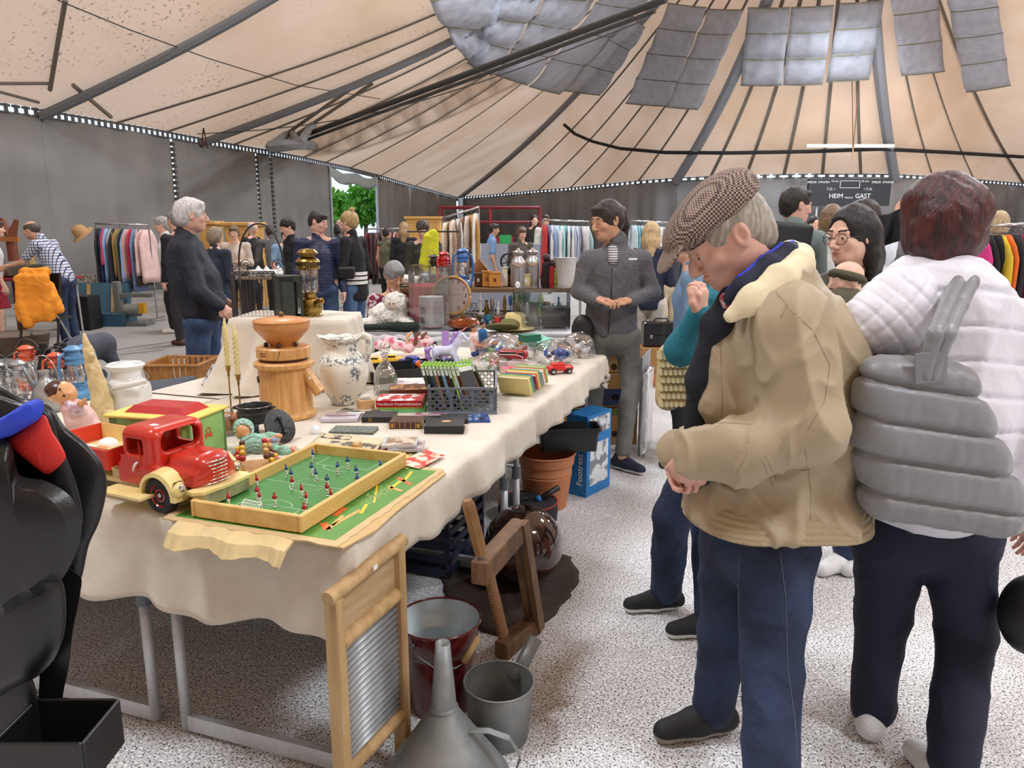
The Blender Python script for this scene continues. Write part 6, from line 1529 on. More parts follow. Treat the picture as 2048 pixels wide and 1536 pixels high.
q=MB();q.loft([[(-.12,-.07,0),(.12,-.07,0),(.12,.07,0),(-.12,.07,0)],[(-.12,-.06,hb_*.5),(.12,-.06,hb_*.5),(.12,.06,hb_*.5),(-.12,.06,hb_*.5)],[(-.03,-.02,hb_),(.05,-.02,hb_),(.05,.02,hb_),(-.03,.02,hb_)]]);q.build('bag',cm(24,110,66,.5),gb_)
q=MB();q.box((0,-.0705,.03),(.238,.002,.05));q.build('lime_band',cm(140,190,50,.5),gb_);text('bag_lettering','nas',cm(210,220,60,.5),gb_,(-.01,-.073,.12),.07)
pn=thing('grey_panel','grey sheet wrapped in clear film leaning behind the fleece woman','panel',(P(1285,890,5.0).x,5.0,.002),math.radians(72))
ph=P(1290,705,5.0).z
q=MB();q.box((.0,0,ph/2),(.42,.012,ph),bev=.005);q.build('sheet',cm(140,146,150,.4),pn)
s=Soft(.012);s.box((-.05,-.03,ph*.42),(.36,.03,ph*.85),.01,k=.02);s.mesh('film_wrap',film,pn,disp=lambda p,n:wob(p,3,30)*.012)
dx=thing('fruit_carton','brown fruit carton with red print under the briefcase','carton',(P(1325,758,7.2).x,7.25,.002),.05)
q=MB();q.box((0,0,.19),(.50,.36,.38),bev=.004);q.build('box',kraft,dx);q=MB();q.box((.0,-.182,.07),(.46,.002,.10));q.build('printed_band',cm(196,120,80,.6),dx);text('carton_lettering','Dole',cm(190,40,30,.5),dx,(.12,-.185,.075),.09)
bcs=thing('briefcase','black leather briefcase with two buckles standing on a carton','briefcase',(P(1320,700,7.2).x,7.2,.386),.05)
bh_=P(1320,643,7.2).z-.386;lb=mat('case_leather',srgb(26,26,30),.3,coat=.3)
q=MB();q.box((0,0,bh_/2),(.36,.14,bh_),bev=.012);q.build('body',lb,bcs);q=MB();q.box((0,-.073,bh_*.72),(.35,.010,bh_*.5),bev=.004);q.build('flap',lb,bcs)
q=MB();q.tube([(-.07,0,bh_),(-.06,0,bh_+.03),(.06,0,bh_+.03),(.07,0,bh_)],.008,8);q.build('handle',lb,bcs,smooth=True)
for x in(-.11,.11):q=MB();q.box((x,-.082,bh_*.42),(.03,.008,.035),bev=.002);q.build('buckle',steel,bcs)
# folding chair with grey cushions behind the table
ch=thing('folding_chair','wooden folding armchair with charcoal cushions behind the lantern table','chair',(P(250,810,4.1).x,4.15,.0),math.radians(200));co=ch.location
pc=lambda x,y,Y:P(x,y,Y)-co
grey_f=mat('charcoal_felt',srgb(74,78,88),.9,bump=(60,.4),noise=(40.,srgb(62,66,76),.6))
ch.rotation_euler.z=0
s=Soft(.010);s.path([pc(125,720,3.9),pc(165,700,4.0),pc(205,690,4.1)],[.06,.075,.07],k=.03);s.path([pc(205,690,4.1),pc(225,720,4.1),pc(238,750,4.1)],[.055,.03,.02],k=.03);s.cap(pc(105,740,3.9),pc(200,750,4.05),.05,.04);s.mesh('back_cushion',grey_f,ch,disp=lambda p,n:wob(p,4,20)*.006)
s=Soft(.010);s.box((pc(290,785,4.0)+pc(345,765,4.0))/2,(.30,.34,.045),.02,R=RY(-.12));s.mesh('seat_cushion',grey_f,ch)
q=MB();a=pc(270,822,3.85);b=pc(352,778,3.95);q.tube([a,b],.016,8);q.tube([b,b+Vector((.05,.25,.0))],.016,8);q.build('seat_rail',mat('chair_wood',srgb(196,140,74),.4),ch,smooth=True)
for k_ in range(4):
 a=(pc(285,815,3.85),pc(345,790,3.95),pc(285,800,4.25),pc(345,780,4.25))[k_];q=MB();q.tube([a,(a.x+(.1 if k_%2 else-.1),a.y,.012-co.z)],.012,8);q.build('leg',cm(34,32,32,.4),ch)
q=MB();a=pc(130,735,3.93);b=pc(240,790,4.0);q.loft([[a,b,b+Vector((0,.01,-.12)),a+Vector((0,.01,-.12))],[a+Vector((0,.03,0)),b+Vector((0,.03,0)),b+Vector((0,.04,-.12)),a+Vector((0,.04,-.12))]]);q.build('back_panel',cm(200,198,190,.6),ch)
# orange-brown slatted basket on the floor left of the riser
bs=thing('slatted_basket','orange-brown flared slatted basket on the floor left of the riser','basket',(P(372,815,5.2).x,5.2,.0))
zt2=P(372,722,5.2).z;q=MB();wB,wT=.13,.19
mb_=mat('basket_wood',srgb(178,126,66),.5,noise=(20.,srgb(150,100,48),.7))
for sd in range(4):
 R=Matrix.Rotation(sd*PI/2,4,'Z')
 for k in range(9):
  f=(k-4)/4.4;q.add([(f*wB-.012,-wB,.12),(f*wB+.012,-wB,.12),(f*wT+.015,-wT,zt2),(f*wT-.015,-wT,zt2),(f*wB-.012,-wB+.008,.12),(f*wB+.012,-wB+.008,.12),(f*wT+.015,-wT+.008,zt2),(f*wT-.015,-wT+.008,zt2)],[(0,1,2,3),(7,6,5,4),(0,3,7,4),(1,5,6,2)],0,R)
q.build('slats',mb_,bs)['kind']='stuff'
q=MB();q.tube([(-wT,-wT,zt2),(wT,-wT,zt2),(wT,wT,zt2),(-wT,wT,zt2),(-wT,-wT,zt2)],.012,6);q.box((0,0,.12),(.25,.25,.012));q.build('rim',mb_,bs)
for x,y in((-.1,-.1),(.1,-.1),(.1,.1),(-.1,.1)):q=MB();q.tube([(x,y,.12),(x,y,.002)],.012,8);q.build('leg',blackp,bs)
# ---- moulded black seat shell close to the camera on the left
pk=mat('seat_black',srgb(20,20,22),.34,noise=(50.,srgb(26,26,28),.5),bump=(180,.08))
Ys=1.12
st_=thing('child_seat','big black moulded plastic child seat with blue and red lining at left','child seat',(P(60,1536,Ys).x,Ys,.0));so=st_.location
S_=lambda x,y,d=0:P(x,y,Ys+d)
s=Soft(.007)
def slab(name,pxs,d0,d1,m,bev=.012,cen=None,bulge=0.,par=None):
 A=[S_(x,y,d0)-so for x,y in pxs];c=sum(A,Vector())/len(A);rings=[]
 for f,dd in((0.,0),(.5,.25),(.82,.6),(1.,1.)):rings.append([c+(p-c)*(f if f>0 else .001)+Vector((0,-bulge*(1-dd*dd),0))for p in A])
 B=[S_(x,y,d1)-so for x,y in pxs];rings.append(B);rings.append([sum(B,Vector())/len(B)+(p-sum(B,Vector())/len(B))*.001 for p in B])
 q=MB();q.loft(rings,cap=True);o=q.build(name,m,st_ if par is None else par,smooth=True,auto=55,bevel=bev);return o
def rnd_px(pts,n=5):
 out=[];N=len(pts)
 for i in range(N):
  p0,p1,p2,p3=pts[i-1],pts[i],pts[(i+1)%N],pts[(i+2)%N]
  for k in range(n):
   t=k/n;out.append(tuple(.5*((2*p1[j])+(-p0[j]+p2[j])*t+(2*p0[j]-5*p1[j]+4*p2[j]-p3[j])*t*t+(-p0[j]+3*p1[j]-3*p2[j]+p3[j])*t**3)for j in(0,1)))
 return out
slab('rear_shell',rnd_px([(-50,800),(50,797),(100,812),(130,852),(178,892),(205,930),(214,975),(200,1040),(178,1090),(165,1150),(150,1180),(100,1240),(-50,1260)]),.13,.20,pk,.01,bulge=.02)
slab('head_rest',rnd_px([(-50,806),(40,804),(96,820),(118,880),(150,960),(165,1040),(140,1100),(60,1080),(-50,1060)]),.05,.14,pk,.012,bulge=.015)
slab('side_wing',rnd_px([(-60,884),(8,880),(26,902),(40,950),(92,962),(140,992),(162,1040),(158,1090),(130,1150),(104,1172),(60,1200),(-60,1230)]),-.06,.03,pk,.012,bulge=.03)
slab('front_shell',rnd_px([(-60,1000),(60,1080),(118,1150),(132,1200),(128,1270),(100,1330),(40,1370),(-60,1380)]),-.02,.07,pk,.012,bulge=.035)
slab('seat_stem',rnd_px([(100,1140),(158,1150),(160,1190),(146,1260),(138,1330),(122,1420),(118,1560),(60,1560),(76,1400),(84,1280)]),.03,.10,pk,.006)
slab('lower_body',rnd_px([(-60,1300),(40,1330),(76,1400),(72,1560),(-60,1570)]),-.01,.10,pk,.01,bulge=.01)
slab('red_lining',rnd_px([(14,880),(40,862),(86,828),(104,862),(130,905),(126,925),(98,948),(82,944),(50,918),(28,900)],3),-.035,.06,mat('lining_red',srgb(206,44,36),.55,bump=(160,.1)),.004,bulge=.008)
slab('blue_cushion',rnd_px([(-60,850),(0,836),(50,806),(78,798),(88,812),(80,836),(50,856),(10,876),(-60,888)],4),-.06,.05,mat('lining_blue',srgb(38,66,196),.6,bump=(160,.1)),.006,bulge=.02)
fo=thing('foot_rest','black plastic footrest box at the lower left corner','footrest',(P(110,1536,1.06).x,1.06,0));
q=MB();c_=P(120,1500,1.06)-fo.location;hh=c_.z
for dx,dy,lx,ly in((0,-.05,.14,.006),(0,.06,.14,.006),(-.07,.005,.006,.11),(.07,.005,.006,.11)):q.box((c_.x+dx,dy,c_.z+.01),(lx,ly,.085),bev=.002)
q.box((c_.x,.005,c_.z-.03),(.14,.11,.006));q.build('box',pk,fo)
q=MB();q.tube([(c_.x+.04,-.02,c_.z-.03),(c_.x+.04,-.02,.002)],.016,10);q.build('post',pk,fo,smooth=True)
q=MB();q.tube([(S_(90,1450,.06)-so),Vector((S_(90,1600,.06).x-so.x,.06,.0))],.022,10);q.build('support_post',pk,st_,smooth=True)
# ------------------------------------------------------------------ people
def skin(name,c,c2):return mat(name,c,.5,noise=(28.,c2,.5),spec=.3)
sk_a=skin('skin_fair',srgb(230,184,160),srgb(220,166,142));sk_b=skin('skin_ruddy',srgb(224,180,162),srgb(210,154,136));sk_c=skin('skin_tan',srgb(208,160,130),srgb(194,142,114));sk_d=skin('skin_pale',srgb(238,198,176),srgb(228,180,158))
lipm=mat('lips',srgb(200,130,118),.45);browm=mat('brow_dark',srgb(66,48,40),.8);eyew=mat('eye_white',srgb(226,222,216),.15);iris=mat('iris',srgb(52,38,30),.1)
denim=mat('denim',srgb(60,84,120),.85,noise=(7.,srgb(36,52,82),1.),bump=(70,.45));denim_d=mat('denim_dark',srgb(46,62,94),.85,noise=(7.,srgb(24,34,58),1.),bump=(70,.45));denim_l=mat('denim_light',srgb(84,114,152),.85,noise=(6.,srgb(64,92,130),.8))
_hr={}
def hairm(r,g,b):
 return mat('hair_%d_%d_%d'%(r,g,b),srgb(r,g,b),.5,noise=(46.,tuple(x*.5 for x in srgb(r,g,b)),.8,.4,.6),stretch=(2.2,2.2,.45),bump=(60,.5))
class Hd:
 def __init__(s,c,f,up=(0,0,1),k=1.):
  f=Vector(f).normalized();u_=Vector(up);r=f.cross(u_).normalized();u_=r.cross(f).normalized()
  s.R=Matrix((r,f,u_)).transposed();s.c=Vector(c);s.k=k;s.Rn=np.array(s.R)
 def __call__(s,x,y,z):return s.c+s.R@(Vector((x,y,z))*s.k)
 def loc(s,p):return((p-_np(s.c))@s.Rn)/s.k
def head_prims(s,H,female=False,old=False,fine=True):
 k=H.k;R=H.R.to_4x4();e=lambda c,r,kk=.02,cut=False:s.ell(H(*c),tuple(x*k for x in r),R=R,k=kk*k,cut=cut)
 e((0,-.012,.028),(.075,.096,.088));e((0,.020,-.030),(.060,.066,.080),.03);e((0,.050,-.078),(.034,.036,.030),.03)
 for sg in(-1,1):e((sg*.046,-.01,-.052),(.018,.040,.034),.03);e((sg*.038,.058,-.018),(.022,.022,.020),.02)
 s.cap(H(-.036,.076,.028),H(.036,.076,.028),.013*k,k=.014*k)
 if fine:
  for sg in(-1,1):e((sg*.031,.098,.007),(.020,.017,.013),.010,True);e((sg*.031,.078,.006),(.0145,.0135,.0125),.004);e((sg*.031,.092,.0045),(.0125,.0085,.0038),.002,True)
 s.path([H(0,.086,.014),H(0,.101,-.010),H(0,.108,-.024)],[.008*k,.010*k,.0125*k],k=.010*k)
 for sg in(-1,1):e((sg*.011,.096,-.030),(.009,.010,.007),.006)
 if fine:
  e((0,.087,-.051),(.022,.011,.006),.006);e((0,.085,-.060),(.019,.011,.006),.006);e((0,.103,-.0555),(.024,.010,.0016),.003,True)
 for sg in(-1,1):
  e((sg*.077,-.008,.000),(.009,.020,.031),.006);e((sg*.080,-.018,.008),(.010,.010,.022),.006)
  if fine:e((sg*.088,-.004,.002),(.008,.010,.017),.004,True)
def face_paint(H,lip=True):
 def lp(c):q=H.loc(c);return(abs(q[:,0])<.021)&(abs(q[:,2]+.0555)<.0075-.012*abs(q[:,0])/.04)&(q[:,1]>.080)
 def br(c):q=H.loc(c);return(abs(abs(q[:,0])-.032)<.019)&(abs(q[:,2]-.032-.1*abs(q[:,0]))<.004)&(q[:,1]>.06)
 return[lp,br]
def eyes(H,t,lid=False):
 for sg in(-1,1):
  q=MB();q.ball((0,0,0),.0108*H.k,16);o=q.build('eye',eyew,t,smooth=True);o.location=H(sg*.031,.0785,.0055)-t.location
  if not lid:
   q=MB();q.lathe([(.0055*H.k,.0093*H.k),(.003*H.k,.0107*H.k),(0,.0112*H.k)],14,M=H.R.to_4x4()@RX(-PI/2));q.build('iris',iris,o,smooth=True)
def hand(s,w,d,n,k=1.,curl=.5,thumb=1,spread=.0):
 """w wrist, d direction of the palm, n palm normal (fingers curl towards n), thumb=+1/-1 side"""
 d=Vector(d).normalized();n=Vector(n);a=d.cross(n).normalized();n=a.cross(d).normalized();w=Vector(w)
 R=Matrix((a,d,n)).transposed();s.ell(w+d*.046*k,(.040*k,.052*k,.017*k),R=R,k=.012*k);s.cap(w-d*.02*k,w+d*.02*k,.024*k,.025*k,k=.02*k)
 for i,(o,L,r)in enumerate(((-.030,.060,.0078),(-.010,.070,.0085),(.011,.074,.0088),(.031,.066,.0088))):
  b=w+d*(.082-.004*abs(i-1.6))*k+a*o*k*thumb*-1*-1;an=0;p=b;dd=d+a*o*spread*8
  dd.normalize();pts=[p-d*.012*k]
  for j,f in enumerate((.44,.32,.24)):
   an+=curl*(.75+.12*i)*(.8 if j==0 else 1.0);q=dd*math.cos(an)+n*math.sin(an);pts.append(p);p=p+q*L*f*k
  pts.append(p);s.path(pts,[r*k,r*k,r*.95*k,r*.85*k,r*.72*k],k=.004*k)
 th=a*thumb;s.path([w+d*.022*k+th*.026*k,w+d*.05*k+th*.048*k+n*.010*k,w+d*.078*k+th*.044*k+n*.024*k,w+d*.098*k+th*.036*k+n*.03*k],[.014*k,.0115*k,.010*k,.0075*k],k=.008*k)
def folds(seed=1,amp=.006,sc=22.):
 def f(p,n):
  a=np.clip(1-np.abs(wob(p*np.array((1,1,.55)),seed,sc*.75))*2.2,0,1)**2;b=np.clip(1-np.abs(wob(p,seed+7,sc*1.7))*2.5,0,1)**2
  return a*amp*1.3+b*amp*.6-amp*.5+wob(p,seed+1,sc*.8)*amp*.5
 return f
def hair_shell(H,m,t,style='short',h=.006,big=0.,seed=1):
 s=Soft(h);k=H.k;R=H.R.to_4x4();e=lambda c,r,kk=.01,cut=False:s.ell(H(*c),tuple(x*k for x in r),R=R,k=kk*k,cut=cut)
 b=big
 e((0,-.018,.034),(.083+b,.104+b,.095+b))
 if style in('short','bun','pony','bob','long','curly'):e((0,-.055,-.015),(.070+b,.060+b,.070+b),.03)
 if style=='bob':e((0,-.03,-.03),(.088+b,.085+b,.085+b),.03)
 if style=='bald':e((0,0,.11),(.075,.10,.07),.006,True)
 if style in('long',):
  for sg in(-1,1):s.path([H(sg*.066,-.035,.03),H(sg*.076,-.035,-.08),H(sg*.08,-.03,-.22)],[.028*k,.026*k,.018*k],k=.03*k)
  s.path([H(0,-.07,.0),H(0,-.085,-.10),H(0,-.09,-.24)],[.07*k,.07*k,.05*k],k=.04*k)
 e((0,.098,-.050),(.066,.062,.098),.010,True);e((0,.120,.010),(.064,.050,.052),.008,True)
 if style in('short','bald','curly'):
  for sg in(-1,1):e((sg*.092,.012,-.018),(.030,.026,.034),.006,True)
  e((0,-.02,-.125),(.12,.12,.045),.01,True)
 if style=='curly':e((0,-.02,.06),(.09,.10,.08),.02)
 if style=='bun':e((.0,-.06,.135),(.036,.036,.032),.01)
 if style=='pony':s.path([H(0,-.10,.05),H(.01,-.135,.035),H(.02,-.155,-.05),H(.03,-.14,-.14),H(.035,-.12,-.20)],[.020*k,.030*k,.034*k,.026*k,.008*k],k=.02*k)
 if style=='long':e((0,.11,.035),(.060,.055,.062),.012,True)
 if style in('short','bob','pony'): # side/fringe volume
  e((0,.045,.088),(.060,.045,.026),.02)
 am=.010 if style=='curly' else .0035
 return s.mesh('hair',m,t,org=t.location,disp=lambda p,n:wob(p,seed,70)*am+wob(p,seed+3,150)*am*.6)
def person(label,J,t=None,k=1.,face=None,up=(0,0,1),skinm_=None,top=None,bottom=None,shoe=None,hair=None,h=.011,seed=1,bulk=1.,female=False,sleeves='long',
     hem=None,topname='jacket',botname='trousers',torso=None,fine=False,curl=.5,hands=True,collar=True,group=None,legw=1.,palm=None,skirt=None,legskin=False,hemz=None,sitting=False,foldk=1.):
 base=Vector((J['pelvis'][0],J['pelvis'][1],0))if 'anL' not in J else(Vector(J['anL'])+Vector(J['anR']))/2
 base.z=0
 t=thing('person',label,'person',base,0,group);J={a:Vector(b)for a,b in J.items()}
 H=Hd(J['head'],face,up,k)
 s=Soft(h if not fine else(.0038 if h<.0075 else .005));sm=skinm_ or sk_a
 head_prims(s,H,female,fine=fine or h<.009)
 s.path([H(0,-.022,-.055),J['neck']],[.050*k,.056*k],k=.025*k);s.cap(J['neck'],J['chest'],.055*k,.10*k,k=.04*k)
 s.cap(J['chest'],J['pelvis'],.10*k*bulk,.11*k*bulk,k=.04,sq=(J['shR']-J['shL'],1.25))
 for sd in 'LR':
  s.path([J['neck']-Vector((0,0,.03*k)),J['sh'+sd]],[.05*k,.045*k],k=.03*k);s.path([J['sh'+sd],J['el'+sd],J['wr'+sd]],[.044*k,.036*k,.024*k],k=.02*k)
  if hands:
   d=J['wr'+sd]-J['el'+sd];hd_=J.get('hd'+sd);d=(hd_-J['wr'+sd])if hd_ else d
   pn_=Vector((palm or{}).get(sd,(0,0,0)));
   if pn_.length<.1:mid=(J['chest']+J['pelvis'])/2;pn_=(mid-J['wr'+sd]);pn_.z=0
   hand(s,J['wr'+sd],d,pn_,k*.97,curl,1 if sd=='L' else-1)
  if 'kn'+sd in J and(legskin or not fine or not bottom):s.path([J['hip'+sd],J['kn'+sd],J['an'+sd]],[.07*k,.05*k,.036*k],k=.02)
 body=s.mesh('body',[sm,lipm,browm],t,org=base,paint=face_paint(H)if(fine or h<.009)else None)
 if fine:eyes(H,t)
 # upper garment
 if top:
  g=Soft(h);r_=1.
  g.cap(J['chest']+Vector((0,0,.02*k)),J['pelvis'],.125*k*bulk,.125*k*bulk,k=.04,sq=(J['shR']-J['shL'],1.30))
  g.cap(J['shL'],J['shR'],.062*k*bulk,k=.03);g.cap(J['neck']-Vector((0,0,.025*k)),J['chest'],.070*k,.12*k*bulk,k=.04)
  if hem:g.cap(J['pelvis'],J['pelvis']+Vector((0,0,-hem*k)),.130*k*bulk,.135*k*bulk,k=.03,sq=(J['shR']-J['shL'],1.25))
  for sd in 'LR':
   a,b,c=J['sh'+sd],J['el'+sd],J['wr'+sd]
   if sleeves=='long':g.path([a,b,c],[.064*k*bulk,.053*k*bulk,.040*k*bulk],k=.025*k)
   elif sleeves=='short':g.cap(a,a.lerp(b,.7),.062*k,.055*k,k=.02*k)
  if collar:g.cap(J['neck']+Vector((0,0,.0)),J['neck']+Vector((0,0,.03*k)),.066*k,.064*k,k=.01)
  if torso:torso(g)
  zc=J['pelvis'].z-((hem or 0)+.075)*k if hemz is None else hemz;g.box((J['pelvis'].x,J['pelvis'].y,zc-.25),(1.,1.,.5),.001,k=.012,cut=True)if not sitting else None
  g.mesh(topname,top,t,org=base,disp=folds(seed,.0065*k*foldk,20))
 if bottom and skirt:
  g=Soft(h);z1=skirt;c0=(J['hipL']+J['hipR'])/2;g.cap(c0+Vector((0,0,.05)),Vector((c0.x,c0.y,z1)),.13*k,.17*k,k=.02);g.box((c0.x,c0.y,z1-.2),(.8,.8,.4),.001,k=.004,cut=True);g.mesh('skirt',bottom,t,org=base,disp=folds(seed+5,.01,18))
 elif bottom:
  g=Soft(h)
  g.cap(J['hipL'],J['hipR'],.105*k*legw,k=.03);g.cap(J['pelvis'],(J['hipL']+J['hipR'])/2,.11*k*bulk,.11*k,k=.04,sq=(J['shR']-J['shL'],1.15))
  for sd in 'LR':g.path([J['hip'+sd],J['kn'+sd],J['an'+sd]+(J['kn'+sd]-J['an'+sd])*.06],[.098*k*legw,.072*k*legw,.058*k*legw],k=.025)
  g.mesh(botname,bottom,t,org=base,disp=folds(seed+5,.006*k,17))
 if shoe:
  for sd in 'LR':
   a=J['an'+sd];f=J.get('ft'+sd);f=Vector((face[0],face[1],0)).normalized()if f is None else(Vector(f)-a);f.z=0;f.normalize()
   g=Soft(min(h,.007));z=.0
   c0=Vector((a.x,a.y,.042*k))
   g.path([c0-f*.045*k,c0+f*.05*k,c0+f*.145*k+Vector((0,0,-.012*k))],[.038*k,.042*k,.034*k],k=.02*k);g.cap(c0-f*.02*k,c0-f*.02*k+Vector((0,0,.045*k)),.038*k,.036*k,k=.02*k)
   g.box((c0.x,c0.y,-.05),(.8,.8,.106),.001,k=.002,cut=True)
   sm_=shoe if isinstance(shoe,list)else[shoe,shoe]
   g.mesh('shoe',sm_,t,org=base,paint=[lambda c:c[:,2]<.026*k])
 if hair:hair_shell(H,hair[1],t,hair[0],h=min(h,.008),big=hair[2]if len(hair)>2 else 0,seed=seed)
 return t,H
def gen(px,ytop,Y,ang,H=None,lean=0.,turn=0.,tilt=.12,wide=1.,arms=('down','down'),step=.0,sit=0):
 """joints of a plain standing figure; ang: direction faced, degrees, 0 = right, 90 = away, -90 = towards the camera"""
 top=P(px,ytop,Y);Hh=H or min(1.9,max(1.45,top.z));x0,y0=top.x,Y;a=math.radians(ang)
 f=Vector((math.cos(a),math.sin(a),0));r=Vector((f.y,-f.x,0));c=Vector((x0,y0,0))
 if lean:Hh=Hh/(1-.45*(1-math.cos(lean)))
 z=lambda q:q*Hh
 hipc=c-f*math.sin(lean)*Hh*.36;J={}
 if sit:hipc=c.copy();hipc.z=-(.50*Hh-.45)
 def upp(q,fx=0.,rx=0.): # above pelvis, leaned
  d=(q-.53)*Hh;fw=f*(math.sin(lean)*d+fx*math.cos(lean)*Hh);return hipc+fw+r*rx*Hh+Vector((0,0,z(.53)+d*math.cos(lean)-fx*math.sin(lean)*Hh))
 J['pelvis']=upp(.53);J['chest']=upp(.72,.005);J['neck']=upp(.845,.01);
 dz=.935;J['head']=upp(dz,.03+.02*lean)
 sw=.105*wide
 J['shL']=upp(.805,0,-sw);J['shR']=upp(.805,0,sw)
 for sd,sg,ar in(('L',-1,arms[0]),('R',1,arms[1])):
  S=J['sh'+sd];rr=r*sg
  if ar=='down':e=S+rr*.025*Hh-f*.01*Hh+Vector((0,0,-.175*Hh));w_=e+f*.045*Hh+Vector((0,0,-.145*Hh))
  elif ar=='front':e=S+rr*.03*Hh+Vector((0,0,-.17*Hh));w_=e+f*.12*Hh-rr*.07*Hh+Vector((0,0,.02*Hh))
  elif ar=='reach':e=S+rr*.01*Hh+f*.11*Hh+Vector((0,0,-.13*Hh));w_=e+f*.13*Hh+Vector((0,0,-.03*Hh))
  elif ar=='up':e=S+rr*.10*Hh+f*.05*Hh+Vector((0,0,.02*Hh));w_=e+rr*.06*Hh+Vector((0,0,.12*Hh))
  else:e=S+rr*.05*Hh-f*.05*Hh+Vector((0,0,-.17*Hh));w_=e+f*.08*Hh-rr*.02*Hh+Vector((0,0,-.11*Hh))
  J['el'+sd]=e;J['wr'+sd]=w_
  hp_=hipc+rr*.052*Hh*wide;
  if sit:
   hp_=hp_+Vector((0,0,.50*Hh));J['hip'+sd]=hp_;J['kn'+sd]=hp_+f*.24*Hh;J['an'+sd]=Vector((hp_.x,hp_.y,.07))+f*.26*Hh
  else:
   J['hip'+sd]=hp_+Vector((0,0,.50*Hh));J['kn'+sd]=hp_+rr*.004+f*(.02+step*sg*.5)*Hh+Vector((0,0,.285*Hh));J['an'+sd]=hp_+rr*.01*Hh+f*step*sg*Hh+Vector((0,0,.045*Hh))
 b=a+math.radians(turn);hf=Vector((math.cos(b)*math.cos(tilt),math.sin(b)*math.cos(tilt),-math.sin(tilt)))
 return J,hf,Hh/1.74
def bgp(label,px,ytop,Y,ang,top,bottom,hair,skn=None,shoe=None,pose=None,**kw):
 pose=pose or{};J,hf,k=gen(px,ytop,Y,ang,**pose);kw['sitting']=bool(pose.get('sit')or pose.get('lean',0)>.2)
 return person(label,J,k=k,face=hf,skinm_=skn or sk_a,top=top,bottom=bottom,hair=hair,shoe=shoe or cm(30,30,32,.6),h=kw.pop('h',.012 if Y>9 else .010),seed=int(px)%50,**kw)
fab=lambda r,g,b:mat('cloth_%d_%d_%d'%(r,g,b),srgb(r,g,b),.85,noise=(9.,tuple(x*.75 for x in srgb(r,g,b)),.6),bump=(40,.25))
# -- the man in the flat cap
Ym=1.90;nv=Ym-.20;fv=Ym+.17
J=dict(head=P(1452,478,Ym),neck=P(1520,560,Ym+.01),chest=P(1555,700,Ym),pelvis=P(1530,1000,Ym+.02),shL=P(1570,655,nv+.03),shR=P(1500,650,fv),elL=P(1612,862,nv-.03),wrL=P(1392,915,nv+.06),
  elR=P(1440,850,fv+.03),wrR=P(1352,905,fv-.16),hdL=P(1362,945,nv+.10),hdR=P(1362,955,fv-.20),hipL=P(1550,1090,Ym-.09),hipR=P(1475,1085,Ym+.09),knL=P(1540,1330,nv+.06),knR=P(1450,1270,fv-.08))
J['anL']=at(1545,1640,.08);J['anR']=at(1440,1462,.07);J['anR'].y=1.99;J['ftR']=J['anR']+Vector((-1,-.25,0));J['ftL']=J['anL']+Vector((-1,-.3,0))
tan=mat('tan_jacket',srgb(176,160,132),.6,noise=(6.,srgb(164,148,120),.6),bump=(9,.55),sheen=.1)
def tor(g):
 g.cap(P(1475,1040,Ym-.02),P(1620,1030,Ym-.02),.135,.130,k=.03,sq=((0,1,0),1.5));g.path([P(1560,600,Ym),P(1610,720,Ym),P(1625,850,Ym),P(1590,1000,Ym)],[.11,.15,.165,.14],k=.06);g.path([P(1480,800,Ym),P(1470,950,Ym),P(1480,1020,Ym)],[.10,.125,.115],k=.05)
 g.cap(P(1460,1010,Ym-.03),P(1600,1010,Ym-.03),.12,.12,k=.04);g.cap(P(1470,1055,Ym-.02),P(1620,1045,Ym-.02),.105,.10,k=.03)
 g.cap(P(1575,650,nv+.04),P(1612,850,nv-.01),.085,.092,k=.03);g.path([P(1612,862,nv-.03),P(1500,900,nv-.01),P(1405,905,nv+.05)],[.085,.075,.060],k=.03)
 g.cap(P(1470,700,Ym-.04),P(1440,800,Ym-.04),.07,.07,k=.04)
m1,H1=person('man in a brown houndstooth flat cap and tan jacket looking down at the table',J,k=1.06,face=(-.80,-.10,-.56),up=(-.5,0,.85),skinm_=sk_b,top=tan,bottom=denim_d,shoe=[cm(26,26,28,.7),cm(150,140,126,.6)],hemz=P(1540,1080,nv).z,foldk=2.1,h=.0065,fine=True,bulk=1.12,torso=tor,collar=False,seed=4,curl=.75,legw=1.0,palm={'L':(.3,.6,0),'R':(.2,-.7,0)})
o1=m1.location
# lined collar
q=MB();ringsA=[];ncl=P(1520,560,Ym+.01)
def collar_ring(dx,r0,z0,tilt_,n=28):return[(ncl.x+dx+r0*math.cos(a)-o1.x,ncl.y+r0*1.0*math.sin(a)-o1.y,ncl.z+z0+tilt_*math.cos(a)*r0)for a in[2*PI*j/n for j in range(n)]]
def collar_band(name,m,r0,r1,z0,z1,tl=.5,dx0=0,dx1=0,gap=.0):
 q=MB();N=30;A=[];B=[]
 for j in range(N+1):
  a=PI+gap+(2*PI-2*gap)*j/N;fl=.018*math.cos(a*3)
  A.append((ncl.x+dx0+r0*math.cos(a)-o1.x,ncl.y+r0*math.sin(a)-o1.y,ncl.z+z0+tl*r0*math.cos(a)));B.append((ncl.x+dx1+r1*math.cos(a)-o1.x,ncl.y+r1*math.sin(a)-o1.y,ncl.z+z1+tl*r1*math.cos(a)-.03*max(0,-math.cos(a))))
 q.loft([A,[tuple((a_+b_)/2+(.006 if i_==2 else 0)for i_,(a_,b_)in enumerate(zip(x,y)))for x,y in zip(A,B)],B],cap=False,close=False);q.build(name,m,m1,smooth=True,solid=.006)
ccm=mat('cream_collar',srgb(228,216,180),.7,bump=(60,.2));cl_p=[P(1602,512,Ym+.06),P(1598,530,Ym-.05),P(1560,560,Ym-.13),P(1505,600,Ym-.17),P(1462,632,Ym-.17)]
